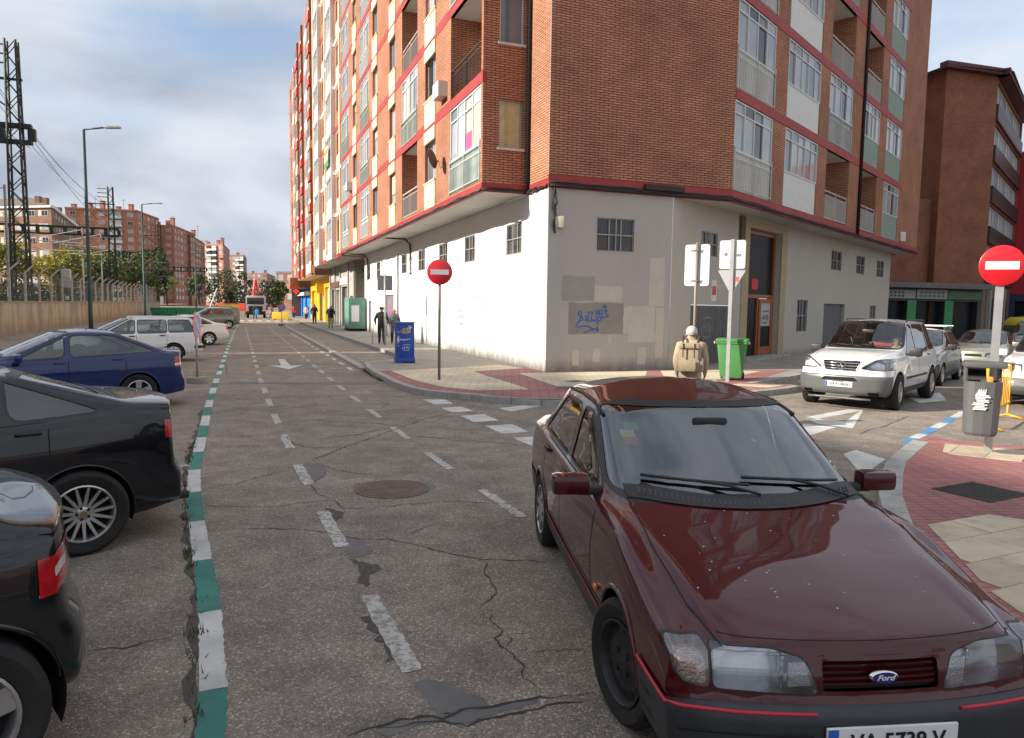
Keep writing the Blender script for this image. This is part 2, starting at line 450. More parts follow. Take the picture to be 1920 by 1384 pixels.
    def ribbon(s, pts, width, name, m, parent, mode='y', sg=1, off=.002, closed=False, thick=None):
        """thin strip that follows the shell; pts in the 2-D view"""
        dense = []; K = len(pts)
        for i in range(K if closed else K - 1):
            a, b = Vector(pts[i]), Vector(pts[(i + 1) % K]); n = max(1, int((b - a).length / .05))
            for k in range(n): dense.append(a + (b - a) * k / n)
        if not closed: dense.append(Vector(pts[-1]))
        P = []
        for q in dense:
            if mode == 'y': P.append(s.side(q.x, q.y, sg, off))
            elif mode == 'x': P.append(s.front(q.x, q.y, off))
            elif mode == 'xb': P.append(s.front(q.x, q.y, off, True))
            else: P.append(s.topz(q.x, q.y, off))
        mb = MB()
        if thick: mb.tube(P, thick, 6, closed=closed); return mb.build(name, m, parent, smooth=True)
        L_, R_ = [], []; K = len(P)
        for i, q in enumerate(P):
            t = (P[(i + 1) % K if closed else min(i + 1, K - 1)] - P[i - 1 if closed else max(i - 1, 0)])
            if t.length < 1e-7: t = Vector((1, 0, 0))
            w = t.normalized().cross(s.normal(q)) * width / 2; L_.append(q + w); R_.append(q - w)
        n0 = len(P); mb.v = [tuple(v) for v in L_] + [tuple(v) for v in R_]
        for i in range(n0 if closed else n0 - 1):
            j = (i + 1) % n0; mb.f.append((i, j, n0 + j, n0 + i)); mb.mi.append(0)
        return mb.build(name, m, parent, smooth=True, uv=False)
def car_profile(wb, fo, ro, W, H, nose_z, cowl_x, cowl_z, roof_f, roof_r, rear_x, rear_z, tail_z, belt_f, belt_r, kind='sedan', roof_w=.56, bot=.19, roof_drop=.03, **k):
    """the side profile as anchor points; x is measured from the front axle, forward positive"""
    xr = -(wb + ro); p = dict(wb=wb, fo=fo, ro=ro, W=W, H=H)
    p['top'] = [(xr - .01, tail_z - .01), (xr + .06, tail_z)] + [(rear_x, rear_z), (roof_r, H - roof_drop), ((roof_f + roof_r) / 2, H), (roof_f, H - .035), (cowl_x, cowl_z), ((cowl_x + fo) / 2, (cowl_z + nose_z) / 2 + .035), (fo - .12, nose_z + .01), (fo, nose_z - .03)]
    ax = cowl_x - .22                                   # foot of the A pillar at the side
    cx = rear_x + k.get('cfoot', .10)                   # foot of the C pillar at the side
    p['belt'] = [(xr, min(belt_r - .03, tail_z - .06)), (xr + .5, min(belt_r - .005, (tail_z if kind == 'sedan' else 9) - .03)), (cx, belt_r), (ax, belt_f), (ax + .5, belt_f - .03), (fo - .45, nose_z - .03), (fo, nose_z - .09)]
    hw = W - .13
    p['redge_w'] = [(xr, hw - .02 if kind == 'sedan' else W - .16), (rear_x + (.0 if kind == 'sedan' else .12), hw if kind == 'sedan' else roof_w + .03), (roof_r - .02, roof_w), (roof_f - .12, roof_w), (ax, W - .11), (ax + .3, hw), (fo, hw - .10)]
    p['redge_z'] = [(xr, tail_z - .03), (rear_x + (.0 if kind == 'sedan' else .02), (rear_z - .02)), (roof_r, H - roof_drop - .07), (roof_f - .12, H - .085), (ax, belt_f + .02), (ax + .3, cowl_z - .03), (fo, nose_z - .06)]
    p['plan'] = [(xr, .90), (xr + .35, .965), (-wb, .985), (-wb / 2, 1.0), (0, .985), (fo - .35, .955), (fo, .87)]
    p['bot'] = [(xr, bot + .09), (xr + .4, bot + .05), (-wb + .3, bot), (-.35, bot), (fo - .3, bot - .0), (fo, bot + .03)]
    p['nose'] = [(bot, -.06), (bot + .1, .0), (.50, .0), (.56, -.045), (nose_z, -.10)]
    p['tail'] = [(bot, -.10), (bot + .12, -.0), (.55, .0), (.62, -.05), (max(tail_z, .9), -.08)]
    p.update(ax=ax, cx=cx, cowl_x=cowl_x, cowl_z=cowl_z, roof_f=roof_f, roof_r=roof_r, rear_x=rear_x, rear_z=rear_z, tail_z=tail_z, belt_f=belt_f, belt_r=belt_r, kind=kind, nose_z=nose_z, roof_w=roof_w, xr=xr, bot0=bot)
    p.update(k)
    return p
M_TYRE = mat('tyre rubber', (.018, .017, .016), .85, var=.25, vscale=9, bump=.15, bscale=60)
M_BLACK = mat('black trim plastic', (.02, .02, .021), .5, var=.2)
M_DARK = mat('dark wheel well', (.008, .008, .008), .95)
M_CHROME = mat('chrome', (.75, .75, .76), .12, 1.0)
M_ALLOY = mat('alloy wheel silver', (.52, .51, .50), .32, .85, var=.12, vscale=8)
M_STEELW = mat('black steel wheel', (.03, .03, .032), .55, .3, var=.3, vscale=12, dirt=((.16, .13, .11), .4, 14))
M_GLASS = glass_mat('car window glass', (.55, .60, .58), .05)
M_GLASSD = glass_mat('car privacy glass', (.20, .22, .22), .06)
M_WIND = glass_mat('windscreen glass', (.70, .76, .73), .03)
M_LENS = glass_mat('headlamp lens', (.93, .94, .95), .04, .04)
M_REFL = mat('lamp reflector', (.72, .73, .74), .22, .9, var=.12, vscale=25, bump=.25, bscale=60)
M_RED = mat('tail lamp red', (.42, .012, .015), .15, coat=1.0, var=.3, vscale=20)
M_CLEAR = mat('tail lamp clear', (.75, .70, .68), .2, .3, coat=1.0, var=.2, vscale=40)
M_AMBER = mat('amber lens', (.75, .2, .03), .2, coat=1.0)
M_SEAT = mat('seat cloth', (.045, .045, .05), .9, var=.2)
M_SEATG = mat('grey seat cloth', (.22, .21, .20), .9, var=.15)
M_DASH = mat('dashboard plastic', (.03, .03, .032), .7)
M_PLATE = mat('number plate white', (.78, .78, .76), .35, var=.05)
M_PBLUE = mat('number plate blue', (.03, .12, .5), .35)
M_PTXT = mat('number plate lettering', (.01, .01, .015), .4)
M_SEAM = mat('panel gap', (.006, .006, .006), .8)
def make_wheel(parent, x, y, r, w, style, steer=0.0, rimr=None, mrim=None):
    """wheel > tyre, rim; y sign gives the outer side"""
    sg = 1 if y > 0 else -1; rimr = rimr or r * .68
    o = bpy.data.objects.new('wheel', None); link(o, parent); o.location = (x, y, r); o.rotation_euler = (0, 0, steer); o.empty_display_size = .1
    h = w / 2
    t = MB(); pr = [(rimr * .98, -h * .75), (rimr + .012, -h * .88), (r * .90, -h), (r * .965, -h * .86), (r, -h * .62), (r, -h * .2), (r * .985, -h * .17), (r * .985, -h * .12), (r, -h * .09), (r, h * .09), (r * .985, h * .12), (r * .985, h * .17), (r, h * .2), (r, h * .62), (r * .965, h * .86), (r * .90, h), (rimr + .012, h * .88), (rimr * .98, h * .75)]
    t.lathe(pr, 40, 'Y'); t.build('tyre', M_TYRE, o, smooth=40)
    rm = MB(); q = sg * h
    rm.lathe([(rimr * .985, q * .80), (rimr, q * .9), (rimr * .95, q * .93), (rimr * .90, q * .80), (rimr * .87, q * .3), (rimr * .86, -q * .5)], 36, 'Y')
    dk = MB(); dk.lathe([(rimr * .88, q * .15), (0.02, q * .15)], 24, 'Y'); dk.build('brake_disc', M_DARK, o)
    ro = mrim or M_ALLOY
    def spoke(a, r0, r1, w0, w1, d0, d1, th=.02):
        c, s_ = math.cos(a), math.sin(a); tx, tz = -s_, c
        P = []
        for (rr, ww, dd) in ((r0, w0, d0), (r1, w1, d1)):
            for k in (-1, 1):
                P.append((c * rr + tx * ww * k, dd, s_ * rr + tz * ww * k)); P.append((c * rr + tx * ww * k * 1.15, dd - sg * th, s_ * rr + tz * ww * k * 1.15))
        # 0 -o,1 -i,2 +o,3 +i ; 4.. outer end
        rm.add(P, [(0, 2, 6, 4), (1, 0, 4, 5), (2, 3, 7, 6), (3, 1, 5, 7)])
    if style == 'multi':
        for k in range(15): spoke(2 * math.pi * k / 15 + .1, rimr * .20, rimr * .95, .014, .009, q * .72, q * .86, .028)
        rm.lathe([(rimr * .27, q * .66), (rimr * .22, q * .74), (rimr * .10, q * .76), (0.001, q * .76)], 24, 'Y')
        bh = MB()
        for k in range(5): bh.lathe([(.012, q * .765), (.0005, q * .765)], 10, 'Y', (math.cos(k * 1.2566) * rimr * .2, 0, math.sin(k * 1.2566) * rimr * .2))
        bh.build('bolts', M_DARK, o); tag(o.children[-1], kind='stuff')
        cb = MB(); cb.lathe([(rimr * .115, q * .77), (rimr * .10, q * .80), (.001, q * .80)], 20, 'Y'); cb.build('hub_cap', mat('brass badge', (.35, .27, .12), .3, .8), o)
    elif style == 'five':
        for k in range(5):
            a = 2 * math.pi * k / 5 + math.pi / 2
            spoke(a - .13, rimr * .18, rimr * .93, .035, .026, q * .74, q * .86, .03); spoke(a + .13, rimr * .18, rimr * .93, .035, .026, q * .735, q * .86, .03)
        rm.lathe([(rimr * .30, q * .62), (rimr * .24, q * .76), (0.001, q * .78)], 20, 'Y')
    elif style == 'six':
        for k in range(6): spoke(2 * math.pi * k / 6, rimr * .15, rimr * .93, .055, .035, q * .74, q * .86, .03)
        rm.lathe([(rimr * .36, q * .62), (rimr * .26, q * .76), (0.001, q * .78)], 20, 'Y')
    elif style == 'cap':
        rm.lathe([(rimr * .93, q * .80), (rimr * .72, q * .90), (rimr * .3, q * .84), (0.001, q * .84)], 28, 'Y')
        sl = MB()
        for k in range(8):
            a = 2 * math.pi * k / 8; c, s_ = math.cos(a), math.sin(a)
            sl.cbox((c * rimr * .74, q * .895, s_ * rimr * .74), (rimr * .3, .006, rimr * .13), Matrix.Rotation(-a, 3, 'Y'))
        sl.build('slots', M_DARK, o); tag(o.children[-1], kind='stuff')
    else:  # steel
        rm.lathe([(rimr * .90, q * .45), (rimr * .74, q * .52), (rimr * .55, q * .66), (rimr * .42, q * .60), (rimr * .30, q * .66), (rimr * .2, q * .74), (.001, q * .74)], 32, 'Y')
        sl = MB()
        for k in range(12):
            a = 2 * math.pi * k / 12; sl.lathe([(rimr * .085, q * .575), (.0005, q * .575)], 10, 'Y', (math.cos(a) * rimr * .70, 0, math.sin(a) * rimr * .70))
        sl.build('vent_holes', M_DARK, o); tag(o.children[-1], kind='stuff')
        nb = MB()
        for k in range(4):
            a = math.pi / 4 + math.pi * k / 2; nb.lathe([(.014, q * .66), (.014, q * .80), (.0005, q * .80)], 6, 'Y', (math.cos(a) * rimr * .3, 0, math.sin(a) * rimr * .3))
        nb.build('wheel_nuts', M_STEELW, o); tag(o.children[-1], kind='stuff')
        ro = M_STEELW
    rm.build('rim', ro, o, smooth=38)
    return o
def number_plate(car, root, txt, z, back=False, w=.52, h=.11, size=.085):
    sg = -1 if back else 1
    c = car.front(0, z, .012, back); x = c.x
    pl = MB(); pl.cbox((x, 0, z), (.012, w, h)); P = pl.build('number_plate', M_PLATE, root, bevel=.004)
    b = MB(); yb = sg * -1 * (-w / 2 + .022)
    xf = x + sg * .0075
    # reading direction as seen from outside
    rx = Vector((0, sg, 0)); o = Vector((xf, 0, z))
    b.cbox(o - rx * (w / 2 - .024), (.002, .04, h * .92)); b.build('blue_band', M_PBLUE, P)
    if txt: text_on(txt, size, 'lettering', M_PTXT, P, o + rx * .02 + Vector((sg * .001, 0, -.003)), rx, (0, 0, 1), depth=.0008, bold=.0015)
    return P
def rbox(name, c, sz, m, parent, bev=.02, rot=None):
    mb = MB(); mb.cbox(c, sz, rot); return mb.build(name, m, parent, bevel=bev, smooth=45)
def make_seats(root, p, m=M_SEAT, rear=True, beige=None):
    xs = p['roof_f'] - .55
    zf = .28
    for y in (-.37, .37):
        st = bpy.data.objects.new('seat', None); link(st, root); st.location = (xs, y, 0)
        rbox('cushion', (.05, 0, zf + .14), (.52, .48, .18), m, st, .05)
        rbox('seat_back', (-.27, 0, zf + .47), (.14, .46, .60), m, st, .05, Matrix.Rotation(R(-16), 3, 'Y'))
        rbox('headrest', (-.37, 0, zf + .86), (.09, .25, .17), m, st, .04, Matrix.Rotation(R(-10), 3, 'Y'))
    if rear:
        xb_ = max(xs - .95, p['xr'] + 1.05)
        b = rbox('rear_bench', (xb_, 0, zf + .14), (.5, 1.2, .2), m, root, .05)
        rbox('bench_back', (xb_ - .32, 0, zf + .45), (.14, 1.2, .55), m, b, .05, Matrix.Rotation(R(-18), 3, 'Y'))
    d = MB(); dx = p['cowl_x']
    d.add([(dx - .75, -.62, p['belt_f'] - .08), (dx - .75, .62, p['belt_f'] - .08), (dx - .15, .60, p['belt_f'] - .03), (dx - .15, -.60, p['belt_f'] - .03), (dx - .62, -.62, .5), (dx - .62, .62, .5), (dx - .1, .6, .5), (dx - .1, -.6, .5)],
          [(0, 1, 2, 3), (0, 4, 5, 1), (1, 5, 6, 2), (3, 7, 4, 0), (2, 6, 7, 3)])
    d.build('dashboard', M_DASH, root, bevel=.03, smooth=50)
    w = MB(); w.lathe([(.18 + .014 * math.cos(a), .014 * math.sin(a)) for a in [k * math.pi / 4 for k in range(9)]], 24)
    w.cbox((0, 0, 0), (.34, .05, .02)); w.cbox((0, -.08, 0), (.05, .16, .02))
    so = w.build('steering_wheel', M_DASH, root, smooth=40); so.location = (dx - .92, p.get('drv', .37), p['belt_f'] - .06); so.rotation_euler = (0, R(-65), 0)
def make_car(name, label, group, loc, heading, p, body, cat='car'):
    car = Car(p); root = thing(name, label, cat, (loc[0], loc[1], 0), R(heading), group)
    W, wb, xr, fo = p['W'], p['wb'], p['xr'], p['fo']; r = p.get('wheel_r', .315); ra = p.get('arch', r + .055)
    bm_all = car.bm
    sideF = {1: (lambda c, n: c.y > .25 and n.y > .15), -1: (lambda c, n: c.y < -.25 and n.y < -.15)}
    # --- glass
    zt_s = p['H'] - .085; A0 = (p['ax'], p['belt_f'] + .015); A1 = (p['roof_f'] - .12, zt_s)
    C0 = (p['cx'], p['belt_r'] + .015); C1 = (p['roof_r'], zt_s - p.get('roof_drop2', .0))
    ap, cp = p.get('apil', .075), p.get('cpil', .16)
    def ln(a, b, t): return (a[0] + (b[0] - a[0]) * t, a[1] + (b[1] - a[1]) * t)
    gb = lambda x: lerp_list([(C0[0], p['belt_r'] + .028), (A0[0], p['belt_f'] + .028)], x)
    top = zt_s - .035
    fa = [ln(A0, A1, .0)[0] - ap * 1.5, ln(A0, A1, .93)[0] - ap]
    bpx = p['bpx']; bw = p.get('bpw', .05)
    tl = lambda x: top - p.get('topfall', .0) * max(0, (bpx - x))
    wins = [[(fa[0], gb(fa[0])), (bpx + bw, gb(bpx)), (bpx + bw - .03, top), (fa[1], top)]]
    c0x, c1x = C0[0] + cp, C1[0] + cp * p.get('cptop', .8)
    if p.get('qx'):
        q = p['qx']; wins.append([(bpx - bw, gb(bpx)), (q + .035, gb(q)), (q + .035 - .01, tl(q)), (bpx - bw - .03, top)])
        wins.append([(q - .035, gb(q)), (c0x, gb(c0x)), (c1x, tl(c1x)), (q - .045, tl(q))])
    else:
        wins.append([(bpx - bw, gb(bpx)), (c0x, gb(c0x)), (c1x, tl(c1x)), (bpx - bw - .03, top)])
    wins = p.get('wins', wins)
    mg = p.get('glass', M_GLASS)
    for sg in (1, -1):
        for i, wv in enumerate(wins):
            rp = round_poly(wv, p.get('wround', .05), 3); op = grow_poly(rp, .022)
            car.cut(op, 'y', sideF[sg]); fi = car.cut(rp, 'y', sideF[sg])
            go = car.extract(fi, 'side_window', mg, root, -.006)
            fo_ = [f for f in car.bm.faces if sideF[sg](f.calc_center_median(), f.normal) and inside(op, f.calc_center_median().x, f.calc_center_median().z) and f.calc_center_median().z > p['belt_r'] - .3]
            car.extract(fo_, 'window_seal', M_BLACK, go if go else root)
    hwb, hwt = p.get('ws', (W - .17, p['roof_w'] - .03))
    wsF = lambda c, n: p['roof_f'] - .25 < c.x < p['cowl_x'] + .12 and n.z > .2 and n.x > .12
    wp = round_poly([(-hwb, p['cowl_z'] + p.get('wsb', .035)), (hwb, p['cowl_z'] + p.get('wsb', .035)), (hwt, p['H'] - .055), (-hwt, p['H'] - .055)], .06, 3)
    op = grow_poly(wp, .03); car.cut(op, 'x', wsF); fi = car.cut(wp, 'x', wsF); go = car.extract(fi, 'windscreen', p.get('wglass', M_WIND), root, -.004)
    car.extract([f for f in car.bm.faces if wsF(f.calc_center_median(), f.normal) and inside(op, f.calc_center_median().y, f.calc_center_median().z)], 'windscreen_seal', M_BLACK, go or root)
    rz0 = p['rear_z'] + .05 if p['kind'] == 'sedan' else p.get('rgz', p['belt_r'] + .04)
    rF = (lambda c, n: xr - .2 < c.x < p['roof_r'] + .15 and n.x < -.12)
    wr_ = p.get('rw', p['roof_w'] - .02)
    wp = round_poly([(-wr_ - .06, rz0), (wr_ + .06, rz0), (wr_ - .03, p['H'] - p.get('rgt', .10)), (-wr_ + .03, p['H'] - p.get('rgt', .10))], .06, 3)
    op = grow_poly(wp, .025); car.cut(op, 'x', rF); fi = car.cut(wp, 'x', rF); go = car.extract(fi, 'rear_window', p.get('rglass', M_GLASSD), root, -.004)
    car.extract([f for f in car.bm.faces if rF(f.calc_center_median(), f.normal) and inside(op, f.calc_center_median().y, f.calc_center_median().z)], 'rear_window_seal', M_BLACK, go or root)
    # --- wheel arches
    zc = r + .005
    for wx in (0, -wb):
        circ = [(wx + ra * math.cos(k * math.pi / 14), zc + ra * math.sin(k * math.pi / 14)) for k in range(28)]
        for sg in (1, -1):
            flt = (lambda c, n, sg=sg: c.y * sg > .30 * W and c.z < p['belt_f'] + .1 and n.y * sg > -.6 and abs(c.y) > .3)
            fs = car.cut(circ, 'y', flt)
            bmesh.ops.delete(car.bm, geom=fs, context='FACES')
            arc = [(wx + ra * math.cos(a), zc + ra * math.sin(a)) for a in [k * math.pi / 24 for k in range(-3, 28)]]
            arc = [q for q in arc if q[1] > p['bot0'] + .12]
            P = [car.side(q[0], q[1], sg, .0) for q in arc]
            mb = MB(); mb.tube(P, p.get('lip', .013), 6); mb.build('wheel_arch', p.get('archmat', body), root, smooth=True)
            ww = MB(); prof = [(ra + .004, sg * (W * .985 - .045)), (ra + .004, sg * W * .45), (.06, sg * W * .45)]
            ww.lathe(prof, 20, 'Y', (wx, 0, zc), -.35, math.pi + .35); ww.build('wheel_well', M_DARK, root)
    # --- lamps, grille cut from the shell
    def lamp(nm, poly, proj, flt, m_in, depth=.045, lens=M_LENS, seal=.0):
        if seal:
            op = grow_poly(poly, seal); car.cut(op, proj, flt)
        fi = car.cut(poly, proj, flt)
        if not fi: return None
        ho = bpy.data.objects.new(nm, None); link(ho, root)
        if lens is not None:
            vs = {v for f in fi for v in f.verts}; cen = sum((v.co for v in vs), Vector()) / len(vs)
            # housing: the same outline set back, with side walls
            bmh = bmesh.new(); mp = {v: bmh.verts.new(v.co) for v in vs}
            for f in fi:
                try: bmh.faces.new([mp[v] for v in f.verts])
                except ValueError: pass
            nn = car.normal(cen)
            ret = bmesh.ops.extrude_face_region(bmh, geom=list(bmh.faces)); nv = [g for g in ret['geom'] if isinstance(g, bmesh.types.BMVert)]
            top_f = [g for g in ret['geom'] if isinstance(g, bmesh.types.BMFace)]
            for v in nv: v.co += -nn * depth + (cen - v.co) * .16
            keep = set(top_f); old = [f for f in bmh.faces if f not in keep and all(v in set(mp.values()) for v in f.verts)]
            bmesh.ops.delete(bmh, geom=old, context='FACES_ONLY')
            me = bpy.data.meshes.new('reflector'); bmh.to_mesh(me); bmh.free(); me.materials.append(m_in); obj('reflector', me, ho)
            car.extract(fi, 'lens', lens, ho, .002)
        else:
            car.extract(fi, 'lens', m_in, ho, .004)
        if seal:
            fs = [f for f in car.bm.faces if flt(f.calc_center_median(), f.normal) and inside(op, *( (f.calc_center_median().y, f.calc_center_median().z) if proj == 'x' else (f.calc_center_median().x, f.calc_center_median().z)))]
            car.extract(fs, 'lamp_surround', M_BLACK, ho)
        return ho
    root_lamp = lamp
    if 'lamps' in p: p['lamps'](car, root, lamp, p)
    # --- regions of the lower body in another finish
    for (nm, zt, x0, x1, m) in p.get('bands', []):
        zf = zt if callable(zt) else (lambda x: zt)
        fs = [f for f in car.bm.faces if x0 - .15 < f.calc_center_median().x < x1 + .15 and f.calc_center_median().z < p['belt_f'] - .02]
        def bis(fs, co, no):
            es = {e_ for f in fs for e_ in f.edges}; vs = {v for f in fs for v in f.verts}
            bmesh.ops.bisect_plane(car.bm, geom=list(vs) + list(es) + fs, dist=2e-4, plane_co=co, plane_no=no)
        z0 = zf((x0 + x1) / 2)
        bis(fs, (0, 0, z0), (0, 0, 1))
        for xx in (x0, x1):
            fs = [f for f in car.bm.faces if abs(f.calc_center_median().x - xx) < .25 and f.calc_center_median().z < z0 + .05]
            if fs: bis(fs, (xx, 0, 0), (1, 0, 0))
        fi = [f for f in car.bm.faces if x0 < f.calc_center_median().x < x1 and f.calc_center_median().z < z0]
        if x0 > -8 and x1 < 1.5:
            for sg in (1, -1): car.extract([f for f in fi if f.is_valid and f.calc_center_median().y * sg > 0], nm, m, root, p.get('band_off', .008))
        else: car.extract(fi, nm, m, root, p.get('band_off', .008))
    # --- doors
    if p.get('doors', True):
        bz = p['bot0'] + .10
        dl = p.get('door_x') or [(p['ax'] + .02, bpx), (bpx, max(-wb + ra * .55, c0x - .02))]
        for sg in p.get('door_sides', (1, -1)):
            for (xa, xb) in dl:
                pol = [(xa, bz), (xa, gb(xa) - .03), (xb, gb(xb) - .03)]
                if xb < -wb + ra + .06:
                    q = math.sqrt(max(.0, (ra + .03) ** 2 - (xb + wb) ** 2)); pol += [(xb, zc + q), (-wb + (ra + .03) * .80, zc + (ra + .03) * .60), (-wb + ra + .05, zc), (-wb + ra + .05, bz)]
                else: pol += [(xb, bz)]
                fi = car.cut(pol, 'y', (lambda c, n, sg=sg: c.y * sg > .4 and n.y * sg > .1 and c.z < gb(c.x) + .02))
                d = car.extract(fi, 'door', body, root)
                if d is None: continue
                car.ribbon(pol, .010, 'door_gap', M_SEAM, d, 'y', sg, .0015, closed=True)
                hx = xb + .13; hz = gb(hx) - p.get('handle_dz', .10)
                q = car.side(hx, hz, sg, .012); rbox('door_handle', q, (.17, .026, .032), p.get('handle_mat', body), d, .008)
                if p.get('moulding'):
                    mz, mw, mm = p['moulding']
                    car.ribbon([(xa - .01, mz), (xb + .01, mz)], mw, 'side_moulding', mm, d, 'y', sg, .008)
    # --- shell that is left, floor, wheels, cabin
    car.extract(list(car.bm.faces), 'body', body, root)
    mb = MB(); mb.box(xr + .40, fo - .32, -W * .78, W * .78, p['bot0'] + .05, p['bot0'] + .08); mb.build('underbody', M_DARK, root)
    st = p.get('wheel_style', 'five'); stf = p.get('wheel_style_f', st)
    wy = W - p.get('wheel_in', .105)
    for sg in (1, -1):
        make_wheel(root, 0, wy * sg, r, p.get('tyre_w', .19), stf, R(p.get('steer', 0)), p.get('rimr'), p.get('rimmat'))
        make_wheel(root, -wb, wy * sg, r, p.get('tyre_w', .19), st, 0, p.get('rimr'), p.get('rimmat'))
    if p.get('seats', True): make_seats(root, p, p.get('seatmat', M_SEAT))
    cf = MB(); cf.box(p['cx'] + .15, p['cowl_x'] - .25, -W * .84, W * .84, p['bot0'] + .08, p['bot0'] + .1); cf.build('cabin_floor', M_DARK, root)
    # parcel shelf / load cover hides the boot
    sh = MB(); sh.box(xr + .5, max(p['cx'] + .1, xr + .9), -W * .70, W * .70, p['belt_r'] - .10, p['belt_r'] - .08); sh.build('parcel_shelf', M_DASH, root)
    # --- mirrors
    if p.get('mirrors', True):
        mx = p['ax'] - p.get('mirx', .10); mz = p['belt_f'] + .055
        for sg in (1, -1):
            mo = bpy.data.objects.new('mirror', None); link(mo, root)
            c = Vector((mx, sg * (W + .085), mz + .01)); sz = p.get('mirsize', (.11, .22, .15))
            rbox('mirror_housing', c, sz, p.get('mirmat', body), mo, .035)
            rbox('mirror_arm', (mx + .0, sg * (W - .03), mz - .03), (.07, .15, .05), M_BLACK, mo, .015)
            g = MB(); g.cbox((c.x - sz[0] / 2 - .001, c.y, c.z), (.004, sz[1] * .82, sz[2] * .75)); g.build('mirror_glass', M_CHROME, mo)
    if p.get('wipers', True):
        wz = p['cowl_z'] + .02
        for (y0, y1) in p.get('wiper_y', ((-.55, .02), (.0, .58))):
            a = car.hit((4, y0, p['cowl_z'] + .075), (-1, 0, 0)); b = car.hit((4, y1, p['cowl_z'] + .045), (-1, 0, 0))
            if a and b:
                wv = MB(); pts = [car.front(y0 + (y1 - y0) * t, p['cowl_z'] + .075 + (.045 - .075) * t, .018) for t in (0, .25, .5, .75, 1)]
                wv.tube(pts, .009, 6); mid = pts[2]; end = car.topz(p['cowl_x'] - .02, y1 * .9 + .04, .02); wv.tube([mid, (mid + end) / 2 + Vector((0, 0, .012)), end], .008, 6)
                wv.build('wiper', M_BLACK, root, smooth=True)
    if 'extra' in p: p['extra'](car, root, p)
    car.bm.free()
    return root
def mirror_poly(P): return [(-a, b) for a, b in reversed(P)]
def std_lamps(head=None, tail=None, hround=.03, tround=.03, fog=None, hx=.5, tx=.26, ind=None, tail2=None, rmat=None, grille=None, seal=.008):
    def fn(car, root, lamp, p):
        fF = lambda c, n: c.x > p['fo'] - hx and n.x > -.2 and (n.x > .12 or abs(n.y) > .5)
        rF = lambda c, n: c.x < p['xr'] + tx and n.x < .6
        if tail: car.split_x(p['xr'] + tx, lambda c: abs(c.y) > .3 and .5 < c.z < 1.3)
        if grille:
            for (poly, m) in grille:
                fi = car.cut(poly, 'x', fF); car.extract(fi, 'grille', m, root, -.004)
        for sg in (1, -1):
            mp = (lambda P: P) if sg == 1 else mirror_poly
            if head:
                fs = (lambda c, n, sg=sg: fF(c, n) and c.y * sg > .03)
                lamp('headlight', mp(round_poly(head, hround, 3)), 'x', fs, rmat or M_REFL, seal=seal)
                if ind: lamp('indicator', mp(round_poly(ind, .02, 2)), 'x', fs, M_REFL, .03, seal=seal)
            if fog: lamp('fog_light', mp(round_poly(fog, .04, 3)), 'x', (lambda c, n, sg=sg: fF(c, n) and c.y * sg > .03), M_REFL)
            if tail:
                rs = (lambda c, n, sg=sg: rF(c, n) and c.y * sg > .03)
                if tail2: lamp('reversing_light', mp(round_poly(tail2, .015, 2)), 'x', rs, M_CLEAR, lens=None)
                lamp('tail_light', mp(round_poly(tail, tround, 3)), 'x', rs, M_RED, lens=None)
    return fn
